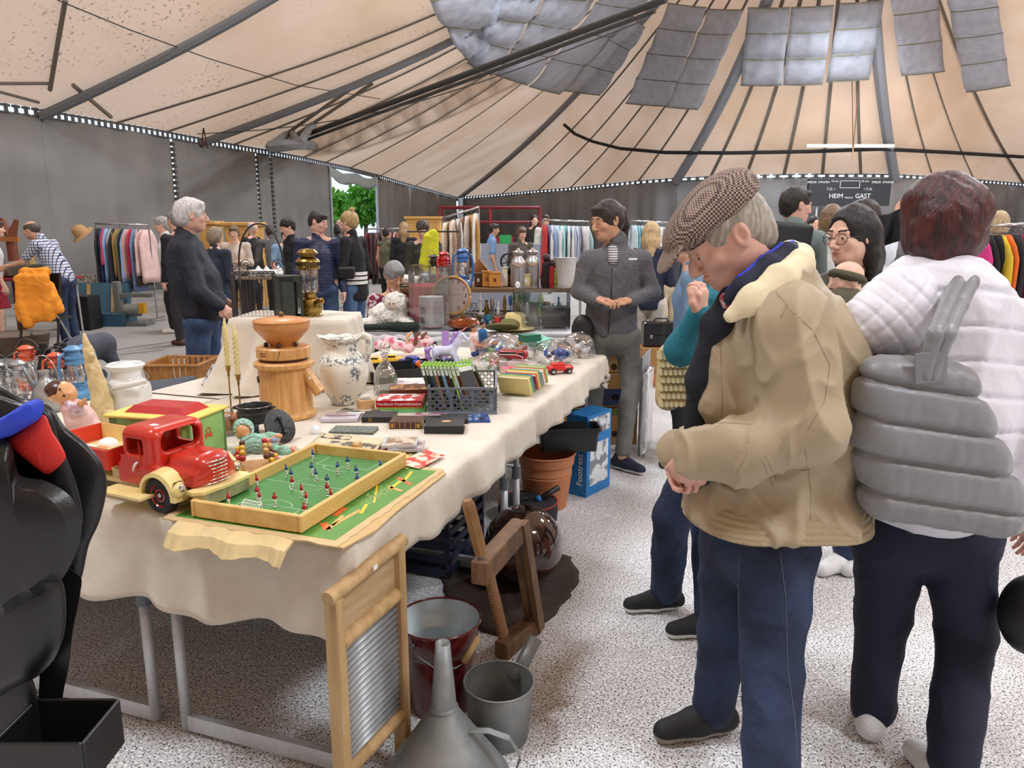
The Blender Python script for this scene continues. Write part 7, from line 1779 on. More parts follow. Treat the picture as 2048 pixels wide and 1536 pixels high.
s=Soft(.005);s.path(cl_p,[.030,.036,.036,.032,.018],k=.02,sq=((0,1,-.3),.45));s.path([P(1602,512,Ym+.06),P(1580,505,Ym+.13),P(1540,520,Ym+.17)],[.03,.03,.02],k=.02);s.mesh('collar',ccm,m1,org=o1,disp=folds(2,.003,30))
s=Soft(.005);s.path([P(1590,498,Ym+.08),P(1572,508,Ym-.03),P(1535,536,Ym-.09),P(1490,574,Ym-.12),P(1462,596,Ym-.11)],[.020,.026,.028,.026,.02],k=.02,sq=((0,1,-.3),.6));s.mesh('inner_collar',cm(34,38,60,.85),m1,org=o1)
s=Soft(.004);s.path([P(1586,484,Ym+.06),P(1562,490,Ym-.03),P(1524,516,Ym-.085),P(1480,554,Ym-.115),P(1456,580,Ym-.10)],[.006]*5,k=.01);s.mesh('blue_piping',cm(30,50,190,.6),m1,org=o1)
s=Soft(.006);s.path([P(1462,585,Ym-.03),P(1432,650,Ym-.06),P(1400,760,Ym-.04),P(1392,850,Ym-.03)],[.022,.035,.036,.028],k=.03);s.mesh('zip_vest',mat('vest_navy',srgb(28,32,44),.8,bump=(60,.3)),m1,org=o1,disp=folds(3,.004,30))
s=Soft(.005);s.ell(P(1447,606,Ym-.055),(.012,.03,.026),k=.01);s.mesh('checked_shirt',mat('red_check',srgb(176,60,74),.8,noise=(90.,srgb(220,200,206),.8,.48,.52)),m1,org=o1)
zh=P(1540,1080,nv).z
s=Soft(.006);s.cap(P(1475,1050,Ym-.02),P(1620,1042,Ym-.02),.150,.144,k=.03,sq=((0,1,0),1.45));s.box((P(1540,1000,Ym).x,Ym,zh+.055+.25),(1,1,.5),.001,k=.004,cut=True);s.box((P(1540,1000,Ym).x,Ym,zh-.255),(1,1,.5),.001,k=.004,cut=True)
s.mesh('waistband',mat('tan_rib',srgb(172,156,126),.75,bump=(50,.4)),m1,org=o1,disp=lambda p,n:.0028*np.sin(p[:,2]*420))
# pocket welt and seams
def onm(par,nm,px,py):
 ob=[c for c in par.children if c.name.startswith(nm)][0];bv=BVHTree.FromPolygons([v.co+par.location for v in ob.data.vertices],[p.vertices[:]for p in ob.data.polygons]);return[(bv.ray_cast(cam.location,ray(x,y))[0]or P(x,y,1.7))for x,y in zip(px,py)]
def seamline(par,nm,pts,r,m):
 xs=[];ys=[]
 for a,b in zip(pts,pts[1:]):
  for k in range(8):xs.append(a[0]+(b[0]-a[0])*k/8);ys.append(a[1]+(b[1]-a[1])*k/8)
 q=MB();q.tube([p-par.location for p in onm(par,nm,xs,ys)],r,5);q.build('seam',m,par,smooth=True)
sm_t=cm(158,143,114,.8)
for l_ in([(1570,610),(1625,660),(1660,730),(1650,800),(1610,870)],[(1530,560),(1575,610),(1560,640)],[(1440,690),(1445,800),(1440,850)],[(1610,900),(1622,980),(1620,1050)],[(1405,850),(1450,845),(1520,850)],[(1530,910),(1560,975)],[(1522,916),(1550,980)]):seamline(m1,'jacket',l_,.0011,sm_t)
if 0:q.box(P(1535,930,nv-.155)-o1,(.012,.010,.13))
for l_ in([(1560,1100),(1572,1200),(1575,1330),(1590,1440),(1596,1530)],[(1478,1110),(1476,1200),(1480,1290)]):seamline(m1,'trousers',l_,.0012,cm(96,100,116,.8))
# cap
hm=bpy.data.materials.new('houndstooth');hm.use_nodes=True;n_=hm.node_tree;b_=n_.nodes['Principled BSDF'];b_.inputs['Roughness'].default_value=.9
tc=n_.nodes.new('ShaderNodeTexCoord');ck=n_.nodes.new('ShaderNodeTexChecker');ck.inputs['Scale'].default_value=185.;ck.inputs['Color1'].default_value=(*srgb(66,50,48),1);ck.inputs['Color2'].default_value=(*srgb(168,148,136),1)
n_.links.new(tc.outputs['Object'],ck.inputs[0]);n_.links.new(ck.outputs[0],b_.inputs['Base Color'])
s=Soft(.005);Rh=H1.R.to_4x4();e=lambda c,r,kk=.02,cut=False:s.ell(H1(*c),tuple(x*H1.k for x in r),R=Rh@RX(-.12),k=kk,cut=cut)
e((0,-.012,.080),(.092,.120,.062));e((0,.060,.070),(.082,.075,.040),.03);e((0,-.05,.060),(.086,.080,.055),.02);s.box(H1(0,-.0,.022),(.26,.4,.05),.004,R=Rh@RX(-.12),k=.008,cut=True)
s.ell(H1(0,.130,.048),(.070*H1.k,.055*H1.k,.008*H1.k),R=Rh@RX(-.50),k=.010)
s.mesh('flat_cap',hm,m1,org=o1,disp=lambda p,n:wob(p,2,30)*.003)
s=Soft(.004);e2=lambda c,r,kk=.01,cut=False:s.ell(H1(*c),tuple(x*H1.k for x in r),R=Rh,k=kk,cut=cut)
e2((0,-.018,.028),(.082,.104,.090));e2((0,-.06,-.02),(.068,.055,.065),.02);e2((0,.105,-.045),(.090,.080,.13),.006,True);[e2((sg*.092,.012,-.014),(.030,.028,.036),.006,True)for sg in(-1,1)];e2((0,-.02,-.125),(.13,.14,.042),.008,True)
s.mesh('hair',hairm(176,166,152),m1,org=o1,disp=lambda p,n:wob(p,3,140)*.003)
t=thing('phone_case','dark blue folded case held in the hands of the flat cap man','case',P(1388,945,nv+.12));s=Soft(.005);s.box(t.location,(.085,.05,.05),.015,R=RY(.3));s.mesh('case',cm(30,40,84,.3),t,org=t.location)
q=MB();q.loft([[(-.006,0,0),(.006,0,0),(.006,.003,0),(-.006,.003,0)],[(-.010,0,-.085),(.002,0,-.085),(.002,.003,-.085),(-.010,.003,-.085)]]);q.build('hanging_strap',cm(150,140,110,.7),t)
# -- the woman in the white quilted jacket, seen from behind
Yw=1.96
J=dict(head=P(1888,452,Yw+.02),neck=P(1880,560,Yw),chest=P(1870,680,Yw),pelvis=P(1862,980,Yw+.02),shL=P(1748,650,Yw+.04),shR=P(1975,640,Yw-.02),elL=P(1740,850,Yw+.10),wrL=P(1745,990,Yw+.16),elR=P(2035,860,Yw-.05),wrR=P(2052,1035,Yw+.10),
  hipL=P(1785,1060,Yw+.05),hipR=P(1915,1060,Yw-.02),knL=P(1765,1230,Yw+.08),knR=P(1932,1260,Yw-.02))
J['anL']=at(1752,1440,.06);J['anL'].y=2.0;J['anR']=at(1905,1545,.08);J['ftL']=J['anL']+Vector((.45,.9,0));J['ftR']=J['anR']+Vector((-.1,1,0))
wq=bpy.data.materials.new('white_quilt');wq.use_nodes=True;n_=wq.node_tree;b_=n_.nodes['Principled BSDF'];b_.inputs['Roughness'].default_value=.5;b_.inputs['Base Color'].default_value=(*srgb(226,226,236),1)
tc=n_.nodes.new('ShaderNodeTexCoord');no=n_.nodes.new('ShaderNodeTexNoise');no.inputs['Scale'].default_value=26.;n_.links.new(tc.outputs['Object'],no.inputs['Vector']);bp=n_.nodes.new('ShaderNodeBump');bp.inputs['Strength'].default_value=.35;bp.inputs['Distance'].default_value=.01;n_.links.new(no.outputs[0],bp.inputs['Height']);n_.links.new(bp.outputs[0],b_.inputs['Normal'])
def tw(g):
 g.path([P(1870,620,Yw-.02),P(1865,800,Yw-.02),P(1862,960,Yw)],[.16,.175,.16],k=.06);g.cap(P(1760,660,Yw+.02),P(1742,850,Yw+.08),.085,.075,k=.04);g.path([P(1985,660,Yw-.03),P(2030,860,Yw-.06),P(2050,1020,Yw+.08)],[.09,.085,.06],k=.04)
m2,H2=person('woman with short dark red hair in a white quilted jacket, seen from behind',J,k=1.02,face=(.50,.85,-.12),skinm_=sk_b,top=wq,bottom=mat('navy_trousers',srgb(22,28,50),.8,bump=(120,.2)),shoe=[mat('white_knit_shoe',srgb(226,228,230),.7,bump=(160,.5)),cm(240,240,240,.5)],h=.007,fine=True,bulk=1.1,torso=tw,collar=False,seed=9,legw=1.05)
o2_=m2.location
for ch in m2.children: # quilting: horizontal channels pressed into the jacket
 if ch.name.startswith('jacket'):
  me=ch.data;n=len(me.vertices);co=np.empty(n*3,np.float32);me.vertices.foreach_get('co',co);co=co.reshape(-1,3);no_=np.empty(n*3,np.float32);me.vertex_normals.foreach_get('vector',no_);no_=no_.reshape(-1,3)
  ph=(co[:,2]+.05*co[:,0]+.10*np.abs(co[:,0]))/.085;co+=no_*(-.009*np.exp(-((ph-np.round(ph))/.07)**2)+.004)[:,None];me.vertices.foreach_set('co',co.ravel());me.update()
s=Soft(.006);s.path([P(1865,600,Yw-.03),P(1800,625,Yw-.09),P(1745,640,Yw-.11)],[.10,.10,.07],k=.05,sq=((0,1,0),.75));s.ell(P(1780,640,Yw-.12),(.11,.06,.07),R=RY(-.25),k=.03);s.cap(P(1900,575,Yw),P(1960,600,Yw),.07,.06,k=.04)
def quilt(p,n):
 a=(p[:,0]+p[:,2])/.052;b=(p[:,0]-p[:,2])/.052;return-.0032*(np.exp(-((a-np.round(a))/.10)**2)+np.exp(-((b-np.round(b))/.10)**2))+wob(p,5,60)*.002+.002
s.mesh('hood',wq,m2,org=o2_,disp=quilt)
s=Soft(.006);Rh=H2.R.to_4x4();e=lambda c,r,kk=.02,cut=False:s.ell(H2(*c),tuple(x*H2.k for x in r),R=Rh,k=kk,cut=cut)
e((0,-.02,.034),(.104,.118,.100));e((0,-.055,-.03),(.085,.075,.08),.03);[e((sg*.062,.015,-.01),(.040,.06,.075),.02)for sg in(-1,1)];e((0,.06,.09),(.075,.06,.035),.03);e((0,.125,-.045),(.064,.07,.09),.01,True);s.path([H2(.0,-.10,.0),H2(0,-.09,-.10)],[.05,.03],k=.03)
s.mesh('hair',mat('hair_wine',srgb(84,34,34),.42,noise=(26.,srgb(40,18,22),.9,.4,.6),stretch=(2.5,2.5,.5),bump=(60,.6)),m2,org=o2_,disp=lambda p,n:wob(p,6,38)*.009+wob(p,9,110)*.004)
q=MB();q.ball(P(1925,528,Yw-.115)-o2_,.009,12);q.build('pearl_earring',mat('pearl',srgb(236,232,226),.15),m2,smooth=True)
# puffy grey shoulder bag
bgm=mat('bag_grey_puffer',srgb(132,134,138),.42,noise=(8.,srgb(118,120,124),.5),bump=(22,.35),sheen=.2)
gbag=thing('shoulder_bag','grey padded quilted shoulder bag hanging on the white jacket','bag',P(1880,900,Yw-.27));og=gbag.location
s=Soft(.007);Yb2=Yw-.25
for(yl,yr,xl,xr,r)in((760,775,1768,1895,.062),(830,850,1765,1925,.066),(900,930,1765,1950,.070),(985,1020,1775,1985,.068)):s.cap(P(xl,yl,Yb2),P(xr,yr,Yb2),r,r*.95,k=.06,sq=((0,1,0),.9))
s.cap(P(1900,790,Yb2+.02),P(2005,1015,Yb2+.03),.045,.055,k=.05);s.box(P(1830,655,Yb2),(.5,.3,.122),.002,k=.012,cut=True)
def chan(p,n):
 z=p[:,2]-og.z+.16*(p[:,0]-og.x);v=0
 for zz in(.145,.055,-.035,-.125):v=v-.016*np.exp(-((z-zz)/.0075)**2)+.004*np.exp(-((z-zz-.045)/.03)**2)
 return v+wob(p,4,34)*.004+wob(p*np.array((2.5,1,.6)),8,50)*.0025
s.mesh('bag_body',bgm,gbag,org=og,disp=chan)
for dx in(0,24):
 s=Soft(.005);s.path([P(1850+dx*.6,750,Yb2-.05),P(1870+dx,670,Yb2-.04),P(1895+dx,610,Yw-.20),P(1915+dx,565,Yw-.14),P(1924+dx,545,Yw-.05),P(1920+dx,552,Yw+.06)],[.016,.018,.019,.021,.021,.018],k=.01);s.mesh('strap',bgm,gbag,org=og,disp=None)
q=MB();c=P(1862,735,Yb2-.058)-og;q.box(c,(.07,.006,.07),R=RY(-.1));q.build('strap_patch',bgm,gbag)
# -- the woman in the grey fleece
Yg=4.72
g_=lambda x,y,d=0:P(x,y,Yg+d)
J=dict(head=g_(1213,443,-.02),neck=g_(1232,490),chest=g_(1230,540),pelvis=g_(1222,652),shL=g_(1282,521),shR=g_(1180,521),elL=g_(1305,585,.0),wrL=g_(1262,602,-.17),elR=g_(1160,582,.0),wrR=g_(1192,600,-.17),hdL=g_(1225,598,-.22),hdR=g_(1228,600,-.215),
  hipL=g_(1253,675),hipR=g_(1200,675),knL=g_(1263,765,-.02),knR=g_(1190,765,.02),anL=at(1244,912,.09),anR=at(1178,880,.09))
J['ftL']=J['anL']+Vector((.7,-.7,0));J['anR'].y=4.85
flc=mat('grey_fleece',srgb(112,110,114),.9,noise=(120.,srgb(76,74,78),.9,.42,.58),stretch=(1,1,5),bump=(100,.3))
m3,H3=person('woman with dark ponytail in a grey fleece jacket standing behind the table corner',J,k=1.0,face=(-.80,-.52,-.22),skinm_=sk_c,top=flc,bottom=mat('grey_jeans',srgb(112,112,106),.85,noise=(8.,srgb(92,92,86),.6)),shoe=[cm(34,40,62,.8),cm(220,220,214,.6)],hair=('pony',hairm(54,42,38),.004),h=.0065,fine=True,bulk=1.0,seed=5,legw=.88,curl=.6,palm={'L':(-.3,-.2,-.9),'R':(.3,-.2,-.9)},hem=.0,legskin=True,hemz=g_(1222,672).z)
o3_=m3.location
q=MB();q.tube([g_(1224,535,-.20)-o3_,g_(1222,600,-.195)-o3_,g_(1216,668,-.19)-o3_],.0045,6);q.build('zip',cm(26,26,30,.5),m3,smooth=True)
s=Soft(.006);s.path([g_(1226,500,-.055),g_(1226,520,-.115)],[.035,.028],k=.02);s.mesh('striped_top',mat('stripe_top',srgb(228,228,228),.8,wave=(22.,srgb(30,34,48),'Z',0.)),m3,org=o3_)
q=MB();
for sg in(-1,1):q.tube([H3(sg*.03+.022*math.cos(a),.055+.004*math.sin(a),.118+.014*math.sin(a))-o3_ for a in[2*PI*j/16 for j in range(17)]],.0022,5)
q.tube([H3(-.052,.055,.118)-o3_,H3(-.088,0,.085)-o3_],.002,5);q.tube([H3(.052,.055,.118)-o3_,H3(.088,0,.085)-o3_],.002,5);q.build('sunglasses',cm(50,34,28,.2),m3)['kind']='stuff'
s=Soft(.005)
for x,yy in((1172,0),):s.cap(g_(1174,600,-.10),g_(1196,602,-.10),.0)if False else None
q=MB();q.box(g_(1266,518,-.165)-o3_,(.05,.003,.012));q.build('chest_logo',whitep,m3)
bt2=thing('belt_bag','black hip bag hanging at the side of the fleece woman','bag',g_(1165,660,-.1));s=Soft(.008);s.ell(bt2.location,(.07,.05,.10),k=.01);s.mesh('bag',cm(24,24,26,.5),bt2,org=bt2.location)
# -- the white-haired man
Yh=5.70;w_=lambda x,y,d=0:P(x,y,Yh+d)
J=dict(head=w_(384,432),neck=w_(372,474),chest=w_(376,530),pelvis=w_(398,622),shL=w_(388,496,.20),shR=w_(370,500,-.17),elR=w_(398,585,-.24),wrR=w_(438,612,-.20),elL=w_(408,575,.24),wrL=w_(446,600,.18),
  hipR=w_(398,645,-.09),hipL=w_(412,645,.09),knR=w_(396,735,-.10),knL=w_(424,735,.12),anR=w_(384,836,-.10),anL=w_(420,832,.14))
for a in('anR','anL'):J[a].z=.08
navyj=mat('navy_jacket',srgb(26,30,44),.7,noise=(6.,srgb(20,22,34),.6),bump=(20,.3))
def tq(g):g.path([w_(372,505),w_(392,560),w_(410,610)],[.13,.165,.155],k=.05,sq=((0,1,0),1.2))
m4,H4=person('white-haired man in a navy blouson and jeans, one hand in his pocket',J,k=1.03,face=(.90,.42,-.05),skinm_=sk_b,top=navyj,bottom=denim,shoe=cm(60,50,44,.7),hair=('short',hairm(222,218,214),.006),h=.008,fine=True,bulk=1.08,torso=tq,seed=12)
# -- the young woman with glasses carrying a baby
Yk=3.10;e_=lambda x,y,d=0:P(x,y,Yk+d)
J=dict(head=e_(1702,474),neck=e_(1712,548,.03),chest=e_(1712,620,.03),pelvis=e_(1712,800,.03),shL=e_(1770,580,.06),shR=e_(1655,580,.02),elL=e_(1780,690,0),wrL=e_(1720,720,-.16),elR=e_(1648,690,-.02),wrR=e_(1690,720,-.17),
  hipL=e_(1740,830,.03),hipR=e_(1685,830,.03),knL=e_(1740,980,0),knR=e_(1690,980,0),anL=e_(1740,1130,0),anR=e_(1690,1130,0))
for a in('anR','anL'):J[a].z=.08
olive=mat('olive_jacket',srgb(64,60,46),.6,noise=(8.,srgb(50,46,36),.6),bump=(24,.3))
m5,H5=person('young woman with long black hair and glasses carrying a baby on her chest',J,k=1.0,face=(-.88,-.45,-.12),skinm_=sk_d,top=olive,bottom=denim_d,shoe=cm(230,230,230,.6),hair=('long',hairm(30,26,28),.004),h=.0065,fine=True,seed=15)
o5=m5.location;q=MB()
for sg in(-1,1):q.tube([H5(sg*.032+.026*math.cos(a),.103-.010*abs(math.cos(a))*(1 if sg*math.cos(a)>0 else 0),.004+.022*math.sin(a))-o5 for a in[2*PI*j/20 for j in range(21)]],.0016,5);q.tube([H5(sg*.057,.094,.008)-o5,H5(sg*.080,.0,.006)-o5],.0016,5)
q.tube([H5(-.008,.106,.008)-o5,H5(.008,.106,.008)-o5],.0016,5);q.build('glasses',cm(70,36,34,.2),m5)['kind']='stuff'
bb_=thing('baby','baby in an olive headband asleep in the carrier of the young woman','baby',e_(1690,640,-.2));Hb=Hd(e_(1692,562,-.13),(-.95,-.1,-.1),k=.66)
s=Soft(.005);head_prims(s,Hb);s.path([Hb(0,-.02,-.06),e_(1700,620,-.14),e_(1705,690,-.14)],[.035,.075,.085],k=.03);s.mesh('body',[sk_d,lipm,browm],bb_,org=bb_.location,paint=face_paint(Hb))
s=Soft(.005);Rb=Hb.R.to_4x4();s.ell(Hb(0,-.01,.025),(.066,.078,.028),R=Rb@RX(.35),k=.01);s.mesh('headband',mat('olive_knit',srgb(78,76,56),.9,bump=(120,.5)),bb_,org=bb_.location)
s=Soft(.007);s.path([e_(1690,625,-.17),e_(1700,700,-.16)],[.10,.12],k=.03);s.cap(e_(1640,640,-.02),e_(1690,640,-.12),.05,.06,k=.04);s.mesh('carrier',mat('carrier',srgb(82,78,60),.8,bump=(40,.3)),bb_,org=bb_.location,disp=folds(4,.005,30))
# -- the person behind the flat cap man (teal sleeve, hand to the chin)
Yt2=2.62;e_=lambda x,y,d=0:P(x,y,Yt2+d)
J=dict(head=e_(1425,470,.05),neck=e_(1450,545,.03),chest=e_(1455,640,.03),pelvis=e_(1440,860,.03),shL=e_(1440,610,-.13),shR=e_(1440,610,.2),elL=e_(1366,700,-.14),wrL=e_(1396,630,-.20),hdL=e_(1408,580,-.22),elR=e_(1440,740,.2),wrR=e_(1400,780,.1),
  hipL=e_(1415,900,-.05),hipR=e_(1430,900,.12),knL=e_(1345,1030,-.04),knR=e_(1420,1050,.1),anL=at(1335,1195,.07),anR=at(1435,1262,.07))
J['anL'].y=2.74;J['anR'].y=2.55
for a in 'LR':J['ft'+a]=J['an'+a]+Vector((-1,-.15,0))
rb=thing('raffia_bag','cream ruffled raffia bag held beside the person in teal','bag',P(1338,745,2.78));q=MB()
for r_ in range(7):
 for c_ in range(6):
  x=-.045+.018*c_+.009*(r_%2);q.add([(x-.012,-.03-.01*r_,.09-.028*r_),(x+.012,-.03-.01*r_,.09-.028*r_),(x+.014,-.05-.01*r_,.065-.028*r_),(x,-.055-.01*r_,.058-.028*r_),(x-.014,-.05-.01*r_,.065-.028*r_)],[(0,1,2,3,4)])
q.build('ruffles',cm(222,204,158,.8),rb,solid=.002)['kind']='stuff'
s=Soft(.008);s.cap(rb.location+Vector((0,0,.07)),rb.location+Vector((0,0,-.1)),.045,.05);s.mesh('bag',cm(206,188,142,.8),rb,org=rb.location)
m6,H6=person('person in a teal jumper and jeans, half hidden behind the cap man',J,k=.98,face=(-.9,-.1,-.3),skinm_=sk_b,top=mat('teal_jumper',srgb(34,116,136),.9,bump=(90,.5)),bottom=denim_d,shoe=[cm(30,30,34,.8),cm(226,226,222,.6)],hair=('short',hairm(170,160,150),.0),h=.008,fine=True,seed=21,curl=1.0,palm={'L':(-.3,.2,.3)})
# -- people further back
blk=fab(26,26,30);whitec=fab(226,226,224);nav=fab(34,42,66)
plaid=bpy.data.materials.new('plaid');plaid.use_nodes=True;n_=plaid.node_tree;b_=n_.nodes['Principled BSDF'];b_.inputs['Roughness'].default_value=.9
tc=n_.nodes.new('ShaderNodeTexCoord');bk2=n_.nodes.new('ShaderNodeTexBrick');bk2.inputs['Scale'].default_value=14.;bk2.offset=0;bk2.inputs['Mortar Size'].default_value=.06;bk2.inputs['Brick Width'].default_value=.5;bk2.inputs['Row Height'].default_value=.5
bk2.inputs['Color1'].default_value=(*srgb(206,208,220),1);bk2.inputs['Color2'].default_value=(*srgb(196,200,214),1);bk2.inputs['Mortar'].default_value=(*srgb(52,60,96),1)
mp_=n_.nodes.new('ShaderNodeMapping');mp_.inputs['Rotation'].default_value=(PI/2,0,0);n_.links.new(tc.outputs['Object'],mp_.inputs[0]);n_.links.new(mp_.outputs[0],bk2.inputs[0]);n_.links.new(bk2.outputs[0],b_.inputs['Base Color'])
bgp('man in a blue and white checked shirt bending over a stall at far left',74,440,9.6,180,plaid,denim_d,('bald',hairm(90,80,72)),sk_c,pose=dict(lean=.42,arms=('reach','down')),sleeves='short',topname='shirt')
bgp('person in a white t-shirt and red skirt cut off by the left edge',-22,440,9.7,40,whitec,fab(150,26,44),('short',hairm(80,60,44)),sk_a,pose=dict(lean=.1),sleeves='short',skirt=.5,topname='t_shirt',botname='skirt')
bgp('grey-haired woman in a white top looking left behind the clothes rail',329,435,11.0,200,whitec,blk,('short',hairm(170,168,166),.006),sk_a,shoe=cm(226,220,210,.6))
bgp('man with grey hair half hidden behind the white-haired man',352,425,9.8,150,blk,fab(50,48,50),('short',hairm(140,136,132)),sk_b,shoe=cm(90,60,44,.7))
bgp('woman with greying blonde hair in a dark denim vest, back turned',424,455,8.6,70,fab(40,48,64),denim_d,('bob',hairm(150,132,108)),sk_a,pose=dict(arms=('front','front')))
bgp('woman in a beige cardigan over a red blouse behind the crockery stall',468,452,11.6,-80,fab(206,190,176),fab(60,50,50),('bob',hairm(120,96,74)),sk_a,pose=dict(arms=('front','front'),tilt=.3))
bgp('old man in black beside the pine cupboard',500,445,13.6,-20,blk,blk,('bald',hairm(206,200,196)),sk_b,pose=dict(tilt=.4))
bgp('person in a grey jumper bending, back to the camera',542,450,12.4,120,fab(84,84,84),fab(50,50,54),('short',hairm(50,40,36)),pose=dict(lean=.5,wide=1.2))
bgp('boy in a light blue shirt bending beside the grey jumper',568,458,12.0,-40,fab(130,160,190),fab(60,70,90),('short',hairm(34,28,28)),pose=dict(lean=.25,tilt=.4),sleeves='short')
bgp('man with curly dark hair in a black jacket beside the vest man',581,439,10.4,215,blk,blk,('curly',hairm(36,28,26)),sk_a,pose=dict(tilt=.35))
t4,H_=bgp('man with short dark hair in a quilted navy vest and jeans looking right',633,424,8.2,-60,mat('navy_puffer',srgb(38,48,84),.45,wave=(9.,srgb(24,30,60),'Z',.4),bump=(20,.3)),denim,('short',hairm(46,38,34)),sk_b,pose=dict(turn=45,tilt=.3,wide=1.12),h=.008,fine=True)
q=MB();f_=Vector((.45,-.89,0));
bgp('woman in a long dark green cardigan and black skirt, seen from the side',674,450,16.5,100,fab(44,52,44),blk,('bob',hairm(34,28,28)),hem=.35,skirt=.45)
bgp('grey-haired man standing in front of the bright doorway',681,440,19.5,-120,fab(120,110,110),fab(70,74,90),('bald',hairm(130,124,120)),sk_b)
bgp('woman with brown bob and grey-blue top near the doorway',690,452,17.5,-60,fab(90,100,120),fab(60,60,70),('bob',hairm(110,84,62)))
t5,H_=bgp('blonde woman with a hair bun in a black coat with white striped hem',704,424,8.5,160,mat('black_coat',srgb(24,24,28),.85),denim_l,('bun',hairm(190,160,110),.004),sk_a,pose=dict(tilt=.05,arms=('front','down')),h=.008,hem=.12,fine=True,topname='coat')
o_=t5.location;
for i in range(3):
 q=MB();z=P(704,546+i*9,8.5).z;q.lathe([(.168,z-.018),(.170,z+.018)],28,c=(P(704,500,8.5).x-o_.x,.0,0),cap=False,sx=.95,sy=1.15);q.build('white_stripe',whitep,t5,smooth=True)
bgb=thing('handbag','small black quilted handbag at the blonde woman with the bun','handbag',P(692,545,8.25));s=Soft(.01);s.box(bgb.location,(.20,.07,.14),.03);s.mesh('bag',cm(26,26,28,.4),bgb,org=bgb.location)
bgp('old woman with short grey hair in a red patterned blouse, sitting',783,524,6.3,-55,mat('red_pattern',srgb(120,38,54),.85,noise=(24.,srgb(216,200,206),.9,.5,.55)),blk,('short',hairm(150,150,150),.010),sk_c,pose=dict(H=1.55,sit=1,tilt=.5,arms=('front','front')),h=.008,fine=True,topname='blouse')
bgp('woman in an olive top at the clothes rail, back turned',771,456,14.2,60,fab(96,96,72),blk,('short',hairm(50,34,30)),sk_c,sleeves='none')
bgp('blonde person in black with a black rucksack',807,445,13.4,90,blk,fab(40,40,44),('long',hairm(170,140,100)))
bgp('man with dark wavy hair and glasses bowing over the stall',846,443,10.2,-90,fab(60,60,50),fab(40,40,44),('curly',hairm(70,60,54)),sk_b,pose=dict(tilt=.5,lean=.15))
bgp('man in a light blue t-shirt, seen from the side behind the shelves',983,448,14.0,10,fab(120,160,206),fab(50,60,90),('short',hairm(34,30,30)),sk_c,sleeves='short')
bgp('woman with brown hair between the milk churns',1042,455,12.5,-70,fab(90,84,76),fab(50,50,54),('bob',hairm(110,84,66)),sk_a,pose=dict(tilt=.4))
bgp('bearded man in a white shirt in front of the red frame',1092,430,18.0,-100,whitec,fab(60,60,70),('short',hairm(60,46,40)),sk_a)
bgp('dark-haired woman in front of the red steel frame',1068,431,19.0,-80,fab(50,46,50),fab(50,50,60),('long',hairm(34,28,30)))
bgp('blonde woman in navy with a cream shoulder strap, back turned',1303,445,7.4,75,nav,fab(206,200,190),('long',hairm(214,184,136)),pose=dict(arms=('down','front')),hem=.05)
bgp('elderly person with grey hair and glasses right of the blonde woman',1340,455,9.6,-70,fab(60,60,64),fab(196,180,150),('short',hairm(150,146,140)),sk_b)
bgp('person in a pale blue jacket mostly hidden by the cap man',1392,460,4.6,160,fab(120,150,180),blk,('short',hairm(120,110,100)),sk_a,h=.010)
bgp('bearded dark-haired man in a grey-green jacket with a black bag',1588,377,5.2,45,fab(120,136,134),fab(50,54,60),('short',hairm(40,34,32)),sk_b,pose=dict(turn=-35),h=.008)
bx_=thing('black_bag','big black flat bag slung over the bearded man behind the cap man','bag',P(1565,500,4.9));s=Soft(.012);s.box(bx_.location,(.34,.10,.36),.03,R=RY(.1));s.mesh('bag',cm(34,36,40,.5),bx_,org=bx_.location)
bgp('woman in a white blouse holding up a black garment',1742,402,4.7,120,mat('white_lace',srgb(220,224,232),.8,noise=(60.,srgb(190,196,210),.6)),fab(40,40,44),('bob',hairm(50,38,34)),sk_a,pose=dict(arms=('front','up')),h=.010)
bg2=thing('black_garment','black garment held up behind the young woman with glasses','garment',P(1762,440,4.62));q=MB();q.grid(lambda u,v:(-.13+.26*u-.04*v*math.sin(u*3),.035*math.sin(u*17+v)*(.3+v),.08-.26*v*(1-.25*abs(math.sin(u*5)))-.05*math.sin(u*PI)),30,10);q.build('cloth',blk,bg2,smooth=True,solid=.01)
bgp('woman with light brown hair and a rucksack strap behind the glasses',1664,412,5.6,60,whitec,blk,('bob',hairm(140,112,84)),sk_a,h=.010)
bgp('fair-haired person far right, only the hair showing beside the red hair',2003,424,7.0,70,fab(80,80,84),fab(50,50,54),('bob',hairm(206,180,140)),sk_a)
bgp('distant dark-haired person beneath the scoreboard',1626,434,13.0,-80,blk,blk,('long',hairm(36,30,32)),sk_a)
bgp('distant man beneath the scoreboard, face turned left',1650,438,16.0,-150,fab(70,80,100),blk,('short',hairm(80,60,50)),sk_a)
t_=thing('black_bag','black bag edge reaching in at the right border above the floor','bag',P(2062,1230,1.8));s=Soft(.008);s.ell(t_.location,(.075,.08,.11),k=.02);s.mesh('bag',cm(22,22,24,.5),t_,org=t_.location)
